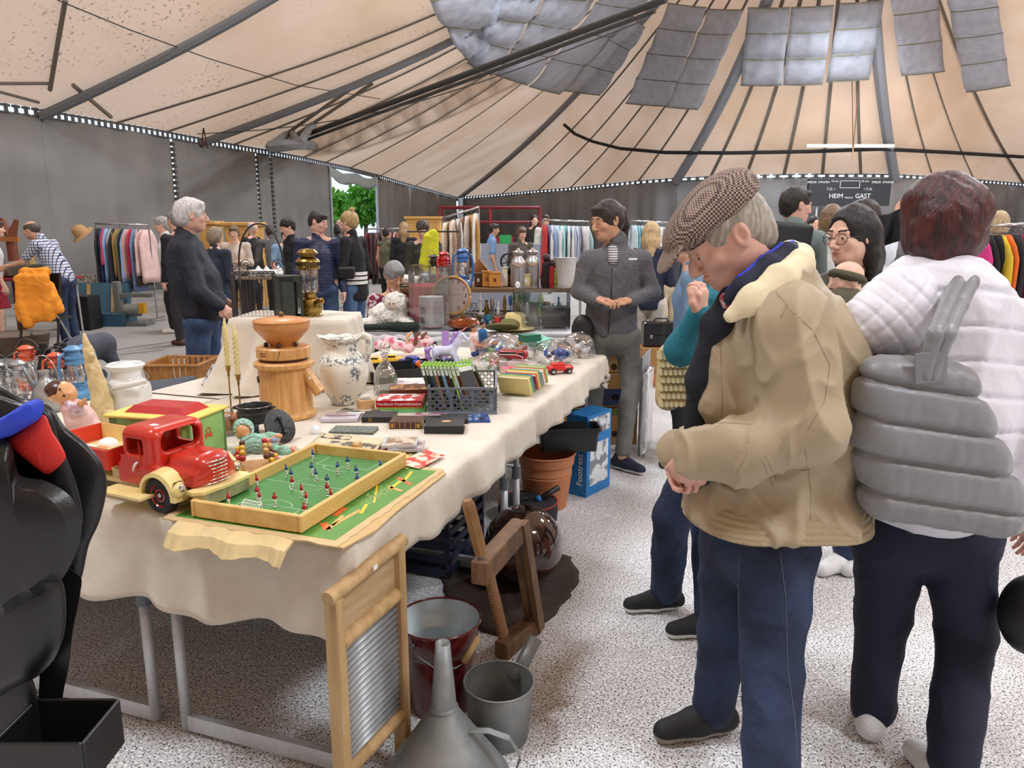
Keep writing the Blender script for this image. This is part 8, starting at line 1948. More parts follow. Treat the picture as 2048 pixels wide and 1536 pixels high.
# ------------------------------------------------------------------ second row of stalls and the far hall
def X(px,Y,py=600):return P(px,py,Y).x
def lathe_thing(name,label,cat,c,prof,m,seg=24,auto=45,part='body'):
 t=thing(name,label,cat,c);q=MB();q.lathe(prof,seg);q.build(part,m,t,smooth=True,auto=auto);return t
tgrey=cm(176,178,180,.5)
def simple_table(label,x0,x1,y0,y1,z,top,legm=alu,cloth=None):
 t=thing('folding_table',label,'table',((x0+x1)/2,(y0+y1)/2,0));W,D=x1-x0,y1-y0
 q=MB();q.box((0,0,z-.02),(W,D,.035),bev=.004);q.build('tabletop',top,t)
 for sx_ in(-1,1):
  for sy_ in(-1,1):q=MB();q.tube([(sx_*(W/2-.08),sy_*(D/2-.06),z-.03),(sx_*(W/2-.06),sy_*(D/2-.06),.0)],.014,8);q.build('leg',legm,t)
 if cloth:q=MB();q.grid(lambda u,v:(W*(u-.5)*1.01,-D/2*1.02+D*1.03*v if v>.12 else-D/2*1.02,z+.004 if v>.12 else z+.004-.06*(1-v/.12)-.008*math.sin(u*30)),40,16);q.build('cover',cloth,t,smooth=True)
 return t
wc=cm(226,228,232,.8)
Yq=5.55
simple_table('grey folding table with a white cover, left part of the second row',X(690,Yq,655),X(826,Yq,655),Yq,Yq+.6,.745,tgrey,cloth=wc)
simple_table('grey folding table under copper pan, hats and glass case',X(832,Yq-.1,660),X(1150,Yq-.1,660),Yq-.05,Yq+.6,.735,tgrey,cloth=wc)
simple_table('long brown table behind with lanterns and milk churns on top',X(800,6.5,590),X(1190,6.5,590),6.3,7.1,1.02,cm(120,88,60,.6))
fur=mat('white_fur',srgb(232,230,222),.95,bump=(60,.9))
o_=Vector((X(778,5.7),5.72,.75));t=thing('plush_monkey','fluffy white plush monkey sitting on the grey table','plush toy',o_)
s=Soft(.007);s.ell(o_+Vector((-.02,0,.10)),(.15,.10,.10));s.ell(o_+Vector((.05,-.03,.20)),(.09,.08,.085));s.cap(o_+Vector((-.12,-.05,.05)),o_+Vector((-.18,-.09,.04)),.05,.04);s.cap(o_+Vector((.12,-.05,.05)),o_+Vector((.17,-.1,.04)),.05,.04)
s.mesh('fur',fur,t,org=o_,disp=lambda p,n:wob(p,3,160)*.010+wob(p,5,60)*.008,smooth_it=0)
s=Soft(.005);s.ell(o_+Vector((.035,-.095,.195)),(.045,.02,.04));s.mesh('face',cm(226,206,190,.6),t,org=o_)
for dx in(-.015,.015):q=MB();q.ball((.035+dx,-.118,.205),.006,8);q.build('eye',blackp,t)
o_=Vector((X(790,5.6),5.60,.75));t=thing('dark_green_bag','folded dark green and black garment before the plush monkey','garment',o_);s=Soft(.01);s.cap(o_+Vector((-.22,-.02,.03)),o_+Vector((.14,-.02,.035)),.03,.035);s.mesh('cloth',cm(30,46,44,.8),t,org=o_,disp=folds(2,.008,24))
def acrylic(label,x0,x1,Y,z0,ytop,D=.35):
 a,b=X(x0,Y),X(x1,Y);zt=P(x0,ytop,Y).z;t=thing('display_case',label,'display case',((a+b)/2,Y+D/2,z0));q=MB();W,H_=b-a,zt-z0
 for c,d in(((0,-D/2,H_/2),(W,.004,H_)),((0,D/2,H_/2),(W,.004,H_)),((-W/2,0,H_/2),(.004,D,H_)),((W/2,0,H_/2),(.004,D,H_)),((0,0,H_),(W,D,.004))):q.box(c,d)
 q.build('acrylic',glass('acrylic',(.95,.96,.97),.06,.07),t);return t
acrylic('clear acrylic case over the white price list box',818,898,5.62,.752,533)
acrylic('clear acrylic case over the old iron stamp and black box',1030,1140,5.62,.752,577)
t=thing('flyer_box','six-sided white cardboard box with printed lists in the acrylic case','cardboard box',(X(862,5.8),5.80,.757));q=MB();q.lathe([(.105,0),(.105,.235)],6,M=RZ(.5));q.build('box',cm(226,226,228,.6),t)
q=MB()
for k in range(9):q.box((.062,-.092,.05+k*.018),(.07,.002,.004),rz=.0)
for k in range(2):q.box((-.06,-.088,.06+k*.075),(.04,.002,.05),rz=-.5)
q.build('print',cm(120,120,126,.6),t)['kind']='stuff'
q=MB();q.lathe([(.107,0),(.107,.006)],6,M=RZ(.5));q.build('pink_edge',cm(206,120,140,.6),t)
q=MB();q.box((0,0,.16),(.32,.08,.32),bev=.03);tag(q.build('red_cushion',mat('red_velvet',srgb(168,40,60),.9,noise=(30.,srgb(190,80,90),.6)),loc=(X(862,6.05),6.12,.752)),'crimson cloth panel standing behind the flyer box','cushion')
# wall clock
cl=thing('clock','round clock with wooden rim, pinkish dial and black numerals','clock',(X(902,5.95),5.98,.76),0,rot=(-.12,0,0));Rk=.150;zc=P(902,592,5.95).z-.76
q=MB();q.tube([(Rk*math.cos(a),0,zc+Rk*math.sin(a))for a in[2*PI*j/40 for j in range(41)]],.012,8);q.build('rim',mat('rim_wood',srgb(206,160,96),.4),cl,smooth=True)
q=MB();q.lathe([(0,0),(Rk,0),(Rk,.01),(0,.01)],40,M=TR((0,.01,zc))@RX(PI/2));q.build('dial',cm(206,184,178,.5),cl)
for k in range(1,13):a=PI/2-k*PI/6;text('numeral',str(k),blackp,cl,(Rk*.78*math.cos(a),-.002,zc+Rk*.78*math.sin(a)),.040)
for a,L_ in((.75,.09),(.25,.07)):q=MB();q.tube([(0,-.004,zc),(L_*math.cos(a),-.004,zc+L_*math.sin(a))],.002,5);q.build('hand',cm(200,196,190,.4),cl)
t=lathe_thing('bed_warmer','shiny copper bed warmer with brass screw cap','bed warmer',(X(926,5.7),5.68,.752),[(0,0),(.07,.002),(.125,.03),(.132,.045),(.136,.05),(.130,.056),(.11,.08),(.05,.092),(0,.094)],copper,40)
q=MB();q.lathe([(.014,.09),(.014,.105),(.02,.108),(.02,.115),(0,.117)],12);q.build('screw_cap',brass,t)
straw=mat('straw',srgb(226,208,150),.8,bump=(90,.6),noise=(60.,srgb(206,184,120),.6))
lathe_thing('straw_hat','cream straw hat beside the acrylic case','hat',(X(1030,5.66),5.68,.752),[(.155,.01),(.15,.004),(.09,.016),(.082,.03),(.076,.11),(.06,.125),(0,.118)],straw,28,60)
t=thing('sun_hat','olive green brimmed hat lying in front of the straw hat','hat',(X(1003,5.5,650),5.56,.752));s=Soft(.006);s.ell(t.location+Vector((0,0,.03)),(.13,.10,.02),R=RX(-.35));s.ell(t.location+Vector((.06,.05,.04)),(.08,.07,.05));s.mesh('hat',mat('olive_felt',srgb(112,108,66),.9,bump=(60,.3)),t,org=t.location)
lathe_thing('iron_stamp','heavy dark iron mortar inside the acrylic case','mortar',(X(1068,5.78),5.78,.757),[(.05,0),(.055,.01),(.05,.06),(.03,.09),(.03,.14),(.045,.19),(.045,.20),(0,.20)],dsteel)
q=MB();q.box((0,0,.075),(.22,.16,.15),bev=.003);tag(q.build('black_box',cm(56,58,66,.5),loc=(X(1112,5.85),5.85,.757)),'dark grey box inside the right acrylic case','box')
# shelf of glass and bric-a-brac between the two levels
rnd=random.Random(11)
bric=[gl,steel,cm(40,120,130,.3),brass,cm(60,50,46,.4),cm(196,60,60,.4),cm(226,226,222,.3),cm(60,90,170,.3),silver,cm(110,150,60,.4)]
sh_=thing('display_shelf','low shelf crowded with glass and metal ware behind the clock','shelf',(X(990,6.15),6.15,0));q=MB();q.box((0,0,.80),(1.1,.3,.02));q.box((-.54,0,.45),(.02,.3,.9));q.box((.54,0,.45),(.02,.3,.9));q.build('shelf_frame',cm(96,80,66,.6),sh_)
kinds=['glass_goblet','brass_candlestick','small_vase','tin_cup','perfume_bottle','salt_cellar']
for i in range(34):
 kx=i%17;row=i//17;h_=rnd.uniform(.07,.19)if row else rnd.uniform(.05,.11);r=rnd.uniform(.016,.034);m_=bric[rnd.randrange(len(bric))]
 pr_=[[(r*.8,0),(r*.3,.008),(r*.2,h_*.45),(r,h_*.6),(r*.9,h_)],[(r,0),(r,.01),(r*.3,.02),(r*.4,h_*.5),(r*.3,h_*.9),(r*.6,h_)],[(r*.6,0),(r,h_*.3),(r*.4,h_*.8),(r*.55,h_)],[(r*.8,0),(r,h_*.8)],[(r,0),(r,h_*.5),(r*.3,h_*.7),(r*.4,h_)],[(r*.7,0),(r*.9,h_*.6),(r*.3,h_)]][i%6]
 pos=(X(935+kx*12.3,6.0-row*.0,600)+.0,6.02+.12*row,.812)if row else(X(940+kx*6.2,5.85,640),5.86+.02*(kx%3),.752)
 lathe_thing(kinds[i%6],'small %s among the crowded glassware, %s from the left in the %s row'%(kinds[i%6].replace('_',' '),ORD[kx],'upper' if row else 'lower'),kinds[i%6].split('_')[-1],pos,pr_,m_,12)
o_=Vector((X(1035,6.1),6.0,.752));t=thing('tulip_vase','glass vase with green stems and one white tulip','vase',o_);q=MB();q.lathe([(.03,0),(.04,.12),(.03,.16)],16,cap=False);q.build('vase',gl,t,smooth=True)
for k in range(9):a=k*.7;q=MB();q.tube([(0,0,.01),(.02*math.cos(a),.02*math.sin(a),.15),(.06*math.cos(a),.05*math.sin(a),.26+.02*math.sin(k))],[.004,.006,.002],5);q.build('stem',cm(84,130,50,.5),t)
q=MB();q.ball((0,0,.31),.022,10,sc=(1,1,1.5));q.build('blossom',whitep,t,smooth=True)
Zt=1.022;
def up(px,Y=6.5):return(X(px,Y,560),Y,Zt)
hurricane('bright blue paraffin lantern on the upper table',up(926,6.35),.36,bluep,.2);hurricane('red paraffin lantern left of the bright blue one',up(888,6.4),.33,redl,.9)
hurricane('dark lantern with yellow panes left of the red lantern',up(868,6.45),.30,cm(60,56,40,.5),1.2)
def churn(label,px,Y):
 t=lathe_thing('milk_churn',label,'milk churn',up(px,Y),[(.062,0),(.064,.01),(.064,.20),(.06,.215),(.04,.245),(.038,.262),(.05,.275),(.05,.285)],mat('churn_alu',srgb(190,192,194),.3,.8),28)
 q=MB();q.lathe([(.052,.284),(.052,.295),(.03,.305),(.012,.31),(.012,.325),(0,.328)],24);q.build('lid',steel,t,smooth=True);q=MB();q.tube([(-.05,-.055,.20),(0,-.075,.17),(.05,-.055,.20)],.006,8);q.build('grip',ow,t,smooth=True)
churn('left aluminium milk churn on the upper table',1036,6.45);churn('right aluminium milk churn on the upper table',1064,6.6)
t=lathe_thing('enamel_bucket','white enamel bucket standing on the upper table behind the fleece woman','bucket',up(1131,6.4),[(.062,0),(.064,.006),(.098,.245),(.102,.248)],enam,32)
t=thing('sewing_wheel','black cast iron coffee mill with spoked flywheel','coffee mill',up(1018,6.55));q=MB();q.box((0,.03,.05),(.10,.10,.10));q.build('drawer_box',mat('mill_box',srgb(176,120,56),.5),t)
q=MB();q.tube([(.07*math.cos(a),-.03,.21+.07*math.sin(a))for a in[2*PI*j/28 for j in range(29)]],.009,6)
for k in range(6):a=k*PI/3+.3;q.tube([(0,-.03,.21),(.07*math.cos(a),-.03,.21+.07*math.sin(a))],.005,5)
q.lathe([(.02,.10),(.05,.13),(.03,.16)],12);q.build('flywheel',cm(30,30,34,.4),t)
for i,(px,c_,w__,h__)in enumerate(((990,(206,142,60),.10,.12),(974,(190,126,50),.08,.13),(1052,(214,196,150),.07,.10),(957,(110,70,44),.07,.11),(1010,(228,222,200),.05,.16))):
 t=thing('coffee_mill' if i<2 else 'wooden_box',['honey-coloured wooden coffee mill with oval badge','taller wooden coffee mill behind the blue lantern','cream tin box between churn and mills','dark brown little clock case beside the blue lantern','white paper card standing on the upper table'][i],'coffee mill' if i<2 else 'box',up(px,6.42+.02*i));q=MB();q.box((0,0,h__/2),(w__,.08,h__),bev=.004);q.box((0,0,h__),(w__*1.15,.09,.008));q.build('box',cm(*c_,.5),t)
 q=MB();q.prism([(.012*math.cos(a),.018*math.sin(a))for a in[2*PI*j/12 for j in range(12)]],0,.002,M=TR((0,-.041,h__/2))@RX(PI/2));q.build('badge',cm(120,60,40,.5)if i<2 else whitep,t)
lathe_thing('cooking_pot','dark enamel pot with a blue mountain picture on the table edge','pot',(X(841,6.0,520),6.5,1.022),[(.06,0),(.075,.01),(.078,.09),(.08,.095),(.05,.11),(.01,.118),(.012,.13),(0,.132)],mat('enamel_picture',srgb(40,50,70),.2,noise=(20.,srgb(170,190,206),.9,.5,.55),coat=.5))
t=thing('floral_cloth','folded white floral tablecloth on a basket at the table end','cloth',(X(812,6.5,520),6.5,1.022));s=Soft(.009);s.box(t.location+Vector((0,0,.05)),(.22,.18,.08),.03,R=RY(.12));s.mesh('cloth',mat('floral',srgb(232,228,216),.85,noise=(26.,srgb(150,90,90),.9,.58,.64)),t,org=t.location,disp=folds(2,.006,20))
for i,(px,c_,h_)in enumerate(((1092,(40,30,34),.30),(1104,(176,40,40),.24),(1112,(120,150,50),.22),(1152,(120,110,70),.22))):
 o_=Vector(up(px,6.6));t=thing('rag_doll',['black-clad puppet beside the milk churns','red-dressed puppet beside the black-clad one','green-clad puppet by the enamel bucket','beige soft toy right of the enamel bucket'][i],'doll',o_);s=Soft(.007);s.cap(o_+Vector((0,0,.02)),o_+Vector((0,0,h_*.6)),.05,.035);s.mesh('body',cm(*c_,.8),t,org=o_);q=MB();q.ball((0,0,h_*.8),.036,12);q.build('head',cm(60,40,34,.6),t,smooth=True)
# hanging baskets and junk
t=lathe_thing('wicker_basket','brown wicker basket tipped on its side behind the blue lantern','basket',(X(946,6.75,480),6.85,1.03),[(.06,0),(.09,.12),(.095,.13)],mat('wicker',srgb(140,90,50),.7,bump=(60,.8)),20);t.rotation_euler=(0,.9,0);t.location.z=1.10
# ---- garments and rails
def garment(label,c,L,W,m,along_y=True,grp=None,dress=False):
 t=thing('garment',label,'garment',c,0 if along_y else PI/2,grp)
 sd=hash(label)%97;rings=[]
 for k in range(9):
  f=k/8;wv=W*(.42+.58*min(1,f*5))if f<.2 else W*(1+.18*f if dress else 1-.04*f);th=.028+.018*f+.006*math.sin(k*1.9+sd)
  rings.append([(th*math.cos(a)*(1+.25*math.sin(4*a+sd+k*.3)),wv/2*math.sin(a),-.03-L*f-(.02*math.sin(a*3+sd)if k==8 else 0))for a in[2*PI*j/18 for j in range(18)]])
 q=MB();q.loft(rings);q.build('cloth',m,t,smooth=True)
 q=MB();q.tube([(0,0,.035),(0,.015,.02),(0,0,-.01),(0,-.10,-.035)],.0025,5);q.tube([(0,0,-.01),(0,.10,-.035)],.0025,5);q.build('hanger',dsteel,t)['kind']='stuff'
 return t
def rack(label,a,b,cols,names,lens,grp,where,W=.42,m=steel,feet=True):
 a=Vector(a);b=Vector(b);t=thing('clothes_rail',label,'clothes rail',((a.x+b.x)/2,(a.y+b.y)/2,0));o_=t.location
 q=MB();q.tube([a-o_,b-o_],.014,8);q.build('rail',m,t,smooth=True)
 for e_ in(a,b):
  q=MB();q.tube([e_-o_,Vector((e_.x,e_.y,.05))-o_],.013,8);q.tube([(e_.x-o_.x,e_.y-o_.y-.25,.05),(e_.x-o_.x,e_.y-o_.y+.25,.05)],.013,8);q.build('upright',m,t)
 n=len(cols);rnd=random.Random(n)
 for i in range(n):
  p=a.lerp(b,(i+.7)/(n+.4));p.z-=.045
  g=garment('%s %s on the %s, %s from the left'%(names[i][0],names[i][1],where,ORD[i]),p,lens[i%len(lens)],W,fab(*cols[i]),grp=grp,dress=i%4==3);g.rotation_euler.z=rnd.uniform(-.3,.5)
 return t
def nm(cols,kinds=('shirt','dress','blouse','jacket')):
 out=[]
 for i,(r,g,b)in enumerate(cols):
  mxc=max(r,g,b);mnc=min(r,g,b)
  if mxc<60:c='black'
  elif mxc-mnc<25:c='white' if mnc>195 else 'grey'
  elif r==mxc:c='beige' if b>120 and r>190 else('yellow' if g>170 else('orange' if g>100 and b<80 else('pink' if b>90 else('red' if g<80 else 'brown'))))
  elif g==mxc:c='green'
  else:c='blue'
  out.append((c,kinds[i%len(kinds)]))
 return out
c1=[(58,58,62),(36,42,60),(44,60,110),(196,70,96),(150,180,220),(112,120,104),(170,170,160),(40,40,50),(168,130,70),(120,120,90),(30,30,34),(150,170,206),(206,160,150),(186,40,70),(120,140,180),(226,196,190),(84,74,64),(220,180,176),(226,190,186)]
rack('chrome clothes rail with second-hand clothes beside the white-haired man',P(190,447,12.4),P(297,450,12.4),c1,nm(c1),[1.0,.75,.9,.6,.85,.8,.75],'clothes on the left rail','left rail',W=.5)
lathe_thing('felt_hat','tan felt hat hung at the end of the left clothes rail','hat',(X(171,12.3,455),12.2,P(171,462,12.2).z-.06),[(.19,.0),(.18,.01),(.12,.03),(.10,.13),(.05,.17),(0,.165)],mat('felt_tan',srgb(176,140,96),.9),24,60).rotation_euler=(.5,-.5,0)
c2=[(120,40,50),(90,60,60),(40,40,44),(170,150,140),(110,60,70),(60,50,50),(150,120,110),(130,40,60),(60,60,66),(196,176,160),(100,70,80),(150,40,60),(200,190,180),(120,60,60)]
rack('far clothes rail behind the olive-topped woman',P(732,458,15.),P(800,457,15.),c2,nm(c2),[.9,.8,1.0],'clothes on the middle rail','far middle rail',W=.5)
c3=[(226,214,196),(196,176,150),(226,206,190),(216,220,226),(150,120,100),(214,200,190),(206,160,90),(226,220,214)]
rack('arched clothes rail with pale garments above the stall',P(885,436,10.5),P(958,414,10.5),c3,nm(c3),[.8,.9,.7],'pale clothes on the arched rail','arched rail',W=.5)
c4=[(200,60,60),(120,130,160),(160,180,220),(226,226,230),(206,226,236),(130,190,200),(196,226,226),(226,226,226),(150,200,206),(226,230,236),(180,196,226),(226,226,220),(206,216,226),(150,150,170),(226,226,226),(170,206,216),(226,220,216)]
rack('long clothes rail with white and pale blue garments',P(1085,440,11.5),P(1178,443,11.5),c4,nm(c4),[.8,.7,.9],'white clothes on the long rail','white rail left of the fleece woman',W=.5)
rack('clothes rail continuing right of the fleece woman',P(1262,441,12.5),P(1345,446,12.5),c4[4:14],nm(c4[4:14]),[.8,.7,.9],'white clothes behind the ponytail','rail behind the ponytail',W=.5)
c5=[(220,60,140),(30,30,32),(34,34,36),(220,190,50),(230,110,40),(34,34,36),(40,40,44),(190,50,120),(30,30,34),(60,60,64),(140,60,120)]
rack('clothes rail with black and bright pink garments at far right',P(1950,452,6.1),P(2090,448,6.1),c5,nm(c5),[.75,.9,.8,.7],'clothes on the right rail','right rail',W=.42)
tag(thing('yellow_jacket','bright yellow jacket hanging in front of the wavy-haired man','jacket',P(866,474,8.6)),None);o_=bpy.data.objects['yellow_jacket'];s=Soft(.012);s.path([o_.location+Vector((0,0,.02)),o_.location+Vector((-.03,0,-.35))],[.07,.10],sq=((0,1,0),.4));s.cap(o_.location+Vector((-.06,0,.0)),o_.location+Vector((-.14,0,-.32)),.05,.04);s.mesh('cloth',fab(214,214,50),o_,org=o_.location,disp=folds(3,.01,16))
t=thing('jacket_stand','black stand carrying the yellow jacket','stand',(o_.location.x,8.65,0));q=MB();q.tube([(0,0,0),(0,0,o_.location.z+.1)],.012,6);q.tube([(-.3,0,o_.location.z+.06),(.3,0,o_.location.z+.06)],.010,6);q.build('pole',blackp,t)
# far hall furniture
pine2=mat('pine_cupboard',srgb(206,160,88),.5,noise=(4.,srgb(186,138,70),.7),stretch=(6,1,1))
def cupboard(label,x0,x1,ytop,Y,H_=None,z0=0.):
 a,b=X(x0,Y,450),X(x1,Y,450);zt=P(x0,ytop,Y).z;t=thing('cupboard',label,'cupboard',((a+b)/2,Y+.25,z0));W=b-a;h_=zt-z0
 q=MB();q.box((0,0,h_/2),(W,.5,h_));q.box((0,-.01,h_-.04),(W+.12,.56,.08),bev=.02);q.build('body',pine2,t)
 for sg in(-1,1):q=MB();q.box((sg*W/4,-.26,h_*.5),(W/2-.05,.02,h_*.8),bev=.01);d_=q.build('door',pine2,t);q=MB();q.ball((sg*.05,-.28,h_*.5),.02,8);q.build('knob',brass,d_)
cupboard('pine cupboard left of the old man in black',448,510,444,14.6);cupboard('pine cupboard behind the white-haired man',398,426,442,15.)
cupboard('low brown wall unit behind the far clothes rail',812,880,433,21.)
q=MB();a,b=X(395,11.8),X(600,11.8);simple_table('trestle table with white china in the left middle distance',a,b,11.3,12.0,.80,cm(150,130,110,.7))
for i in range(9):
 lathe_thing('teapot','white china pot on the trestle table, %s from the left'%ORD[i],'china pot',(X(502+i*9.5,11.4,500),11.4+.06*(i%3),.802),[(.04,0),(.07,.06),(.06,.10),(.03,.13),(.01,.16),(0,.165)]if i%2 else[(.05,0),(.08,.05),(.05,.10),(.055,.11)],enam,14)
simple_table('stall table with crockery at the left edge of the hall',X(-60,10.3),X(122,10.3),10.2,10.9,.85,cm(150,30,40,.7))
for i,(px,c_,d)in enumerate(((45,(120,124,116),(.34,.25,.22)),(15,(90,70,50),(.30,.2,.10)),(84,(44,54,48),(.24,.2,.18)),(70,(190,150,90),(.05,.1,.34)))):q=MB();q.box((0,0,d[2]/2),d,bev=.03);tag(q.build('stall_box',cm(*c_,.6),loc=(X(px,10.4),10.5-.02*i,.852)),['grey-green metal box on the red stall table','brown roll and tools at the left end of the red stall','dark green pot on the right end of the red stall','upright wooden bowling pin on the red stall'][i],'box' if i!=3 else 'skittle')
t=thing('wooden_boot_rack','carved brown wooden post with forked top and sign board','carving',(X(25,11.,500),11.,0));zt=P(25,436,11.).z;q=MB();q.tube([(0,0,0),(0,0,zt-.25)],.07,10);q.tube([(0,0,zt-.3),(-.09,0,zt)],[.07,.03],8);q.tube([(0,0,zt-.3),(.12,0,zt-.02)],[.07,.03],8);q.build('post',cm(120,64,40,.5),t,smooth=True,auto=50);q=MB();q.box((.04,-.09,zt-.30),(.26,.04,.07));q.build('board',cm(170,110,60,.6),t)
# orange jacket over a folding chair
Yo=8.7;Oo=Vector((X(75,Yo,600),Yo,0));t=thing('folding_chair','black metal folding chair under the orange jacket','chair',Oo)
for sx_ in(-.22,.22):q=MB();q.tube([(sx_,-.12,0),(sx_,.14,1.0)],.014,8);q.build('leg',blackp,t);q=MB();q.tube([(sx_,.35,0),(sx_,-.10,.62)],.014,8);q.build('leg',steel,t)
q=MB();q.box((0,.1,.47),(.44,.40,.03),bev=.01);q.build('seat',blackp,t);q=MB();q.box((0,.14,.90),(.44,.02,.20));q.build('backrest',blackp,t)
oo=lambda x,y,d=0:P(x,y,Yo+d)
t=thing('orange_jacket','orange jacket hung over a black folding chair','jacket',oo(75,590));s=Soft(.012)
s.path([oo(52,545,.0),oo(88,545,.0)],[.06,.06],k=.03,sq=((0,1,0),1.2));s.box(oo(70,592,-.08),(.36,.10,.50),.04,k=.04);s.box(oo(72,625,-.08),(.42,.12,.22),.04,k=.06);s.path([oo(42,560,-.06),oo(44,610,-.12),oo(58,648,-.13)],[.055,.055,.05],k=.02);s.path([oo(98,572,.0),oo(108,600,-.03),oo(119,618,-.03)],[.07,.075,.06],k=.03);s.box((oo(70,640,0).x,Yo-.1,oo(70,640,0).z-.16),(1.2,.6,.2),.001,k=.01,cut=True)
s.mesh('cloth',mat('orange_cloth',srgb(240,152,44),.85,noise=(9.,srgb(226,134,34),.6),bump=(40,.3)),t,org=t.location,disp=folds(5,.018,16))
t=thing('tool_case','open petrol blue wooden tool chest on the floor','tool chest',at(190,655,0)+Vector((0,.3,0)));q=MB();q.box((.05,0,.10),(.75,.4,.20));q.build('base',cm(50,86,104,.6),t);q=MB();q.box((-.1,.25,.38),(.80,.12,.55),R=Matrix.Rotation(-.25,3,'X'));q.build('lid',cm(58,92,108,.6),t)
for x in(-.32,.08):q=MB();q.box((x,.17,.40),(.05,.03,.50),R=Matrix.Rotation(-.25,3,'X'));q.build('batten',ow,t)
q=MB();q.box((0,0,.26),(.50,.36,.52),bev=.01);tag(q.build('black_case',cm(16,16,18,.5),loc=at(155,660,0)+Vector((0,.1,0.002))),'black upright equipment case in front of the blue tool chest','case')
t=thing('drill_stand','old grey bench machine with motor standing on the floor','machine',at(258,652,0)+Vector((0,.1,.0)));q=MB();q.box((-.18,0,.35),(.10,.12,.70),bev=.01);q.box((.0,0,.03),(.6,.3,.05));q.box((.08,0,.48),(.60,.08,.06));q.build('frame',cm(110,112,106,.5),t);q=MB();q.tube([(-.05,-.05,.25),(.18,-.05,.25)],.10,16);q.build('motor',cm(120,120,112,.5),t,smooth=True,auto=50);q=MB();q.box((.22,-.05,.28),(.1,.1,.16));q.build('switch_box',cm(206,150,30,.5),t)
t=thing('zinc_tub','oval zinc tub with rusty handle at the left border','tub',at(0,715,0)+Vector((0,.25,.002)));q=MB();q.lathe([(.30,0),(.33,.02),(.37,.24),(.385,.25)],36,sx=1.15);q.lathe([(.37,.25),(.33,.03)],36,sx=1.15,cap=False);q.build('wall',mat('rust_zinc',srgb(122,118,110),.6,.4,noise=(5.,srgb(120,80,54),.7)),t,smooth=True,auto=50);q=MB();q.tube([(.40+.0*k,.06*math.cos(a),.17+.06*math.sin(a))for k,a in enumerate([2*PI*j/14 for j in range(15)])],.012,6);q.build('handle',cm(110,76,54,.6),t)
q=MB();q.box((0,0,.35),(1.2,.12,.7));tag(q.build('mattress',mat('floral_mattress',srgb(170,164,150),.9,noise=(30.,srgb(80,76,70),.9,.45,.55)),loc=(X(148,13.5,560),13.6,.0)),'grey patterned cushion stack leaning by the left wall','cushion')
# red steel frame, crates, scoreboard, sign
t=thing('steel_frame','red tubular steel frame at the far wall','frame',(X(980,24.,430),24.,0));w2=X(1078,24.,430)-X(880,24.,430);zt=P(900,415,24.).z;redf=cm(120,24,34,.4);q=MB()
for y in(-.4,.8):
 for z in(zt,zt-.45):q.tube([(-w2/2,y,z),(w2/2,y,z)],.04,6)
 for f in(-.5,0,.5):q.tube([(w2*f,y,0),(w2*f,y,zt)],.04,6)
for f in(-.5,.5):q.tube([(w2*f,-.4,zt),(w2*f,.8,zt)],.04,6)
q.build('tubes',redf,t);q=MB();q.box((.35,.0,1.05),(.8,.5,.5));q.build('red_box',cm(130,24,44,.5),t)
t=thing('green_crate','small green box at the far stall behind the flywheel','box',(X(1011,14.,455),14.,1.25));q=MB();q.box((0,0,.08),(.22,.2,.16));q.build('box',cm(50,160,90,.5),t);q=MB();q.box((0,0,-.6),(1.4,.4,1.2));q.build('counter',cm(150,156,170,.6),t)
Ysb=33.0;a=P(1617,358,Ysb);b=P(1776,412,Ysb);W=b.x-a.x;Hb_=a.z-b.z;t=thing('scoreboard','black ice hockey scoreboard with white lettering on the far wall','scoreboard',((a.x+b.x)/2,Ysb,(a.z+b.z)/2))
q=MB();q.box((0,0,0),(W,.2,Hb_));q.build('panel',cm(34,38,42,.5),t);q=MB();
for s_ in(-1,1):q.tube([(s_*W*.36,.1,-Hb_/2),(s_*W*.36,.1,-t.location.z)],.05,6)
q.build('post',alu,t)
wl=cm(226,230,230,.5);u_=W/159
for s_,x,y,z in(('HEIM',1671,392,9),('PERIODE',1696,395,3.0),('GAST',1723,392,9),('SPIELER  STRAFEN',1635,366,4),('SPIELER  STRAFEN',1759,366,4),('10 min.',1667,364,4),('10 min.',1725,364,4),('T.O. •',1660,379,5),('• T.O.',1732,379,5)):text('lettering',s_,wl,t,((x-1696.5)*u_,-.11,(385-y)*u_),z*u_*1.35)
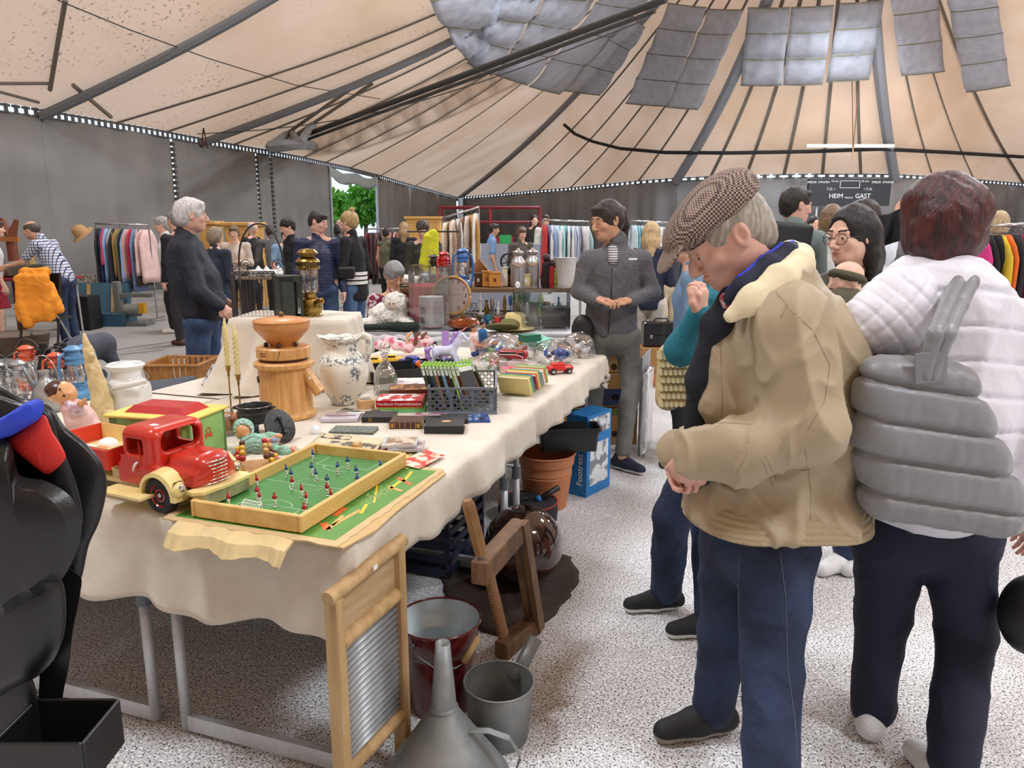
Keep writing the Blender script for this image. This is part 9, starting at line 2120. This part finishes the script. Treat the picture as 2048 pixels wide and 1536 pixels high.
q=MB()
for x0,y0,x1,y1 in((1677,363,1715,363.8),(1677,376,1715,376.8),(1677,363,1677.8,376.8),(1714.4,363,1715.2,376.8)):q.box((((x0+x1)/2-1696.5)*u_,-.105,(385-(y0+y1)/2)*u_),((x1-x0)*u_,.02,(y1-y0)*u_))
q.build('display_border',wl,t)
Ye=34.5;a=P(1468,354,Ye);b=P(1511,373,Ye);W=b.x-a.x;Hh_=a.z-b.z;t=thing('exit_sign','green emergency exit sign with white arrow and running figure','exit sign',((a.x+b.x)/2,Ye,(a.z+b.z)/2));q=MB();q.box((0,0,0),(W,.1,Hh_));q.build('panel',mat('sign_green',srgb(20,100,70),.5),t);q=MB();[q.tube([(x,0,Hh_/2),(x,0,4.0-t.location.z)],.02,5)for x in(-.3,.3)];q.build('hanging_rods',dsteel,t)
q=MB();k=Hh_
q.box((0,-.055,0),(.02,.01,Hh_));q.box((-W*.25,-.06,.12*k),(.10*k,.02,.5*k));q.add([(-W*.25-.28*k,-.06,.0),(-W*.25+.28*k,-.06,0),(-W*.25,-.06,-.36*k)],[(0,2,1)]);q.box((W*.27,-.06,0),(.42*W,.01,.86*k));q.build('arrow',wl,t)
q=MB();q.ball((W*.30,-.08,.28*k),.085*k,10,sc=(1,.3,1));q.tube([(W*.29,-.08,.18*k),(W*.26,-.08,-.08*k),(W*.20,-.08,-.20*k),(W*.14,-.08,-.34*k)],.05*k,6);q.tube([(W*.26,-.08,-.08*k),(W*.33,-.08,-.2*k),(W*.30,-.08,-.36*k)],.05*k,6);q.tube([(W*.16,-.08,.08*k),(W*.29,-.08,.15*k),(W*.37,-.08,.0)],.035*k,6);q.build('running_figure',mat('sign_green',(0,0,0)),t)
t=thing('pendant','dark rope loops hanging from the left eave','rope',P(408,268,20.8));q=MB();q.tube([(0,0,.15),(-.05,0,-.1),(-.08,0,-.35),(.0,0,-.2),(.07,0,-.38),(.03,0,-.1),(0,0,.15)],.018,5);q.build('loop',cm(96,50,40,.8),t)
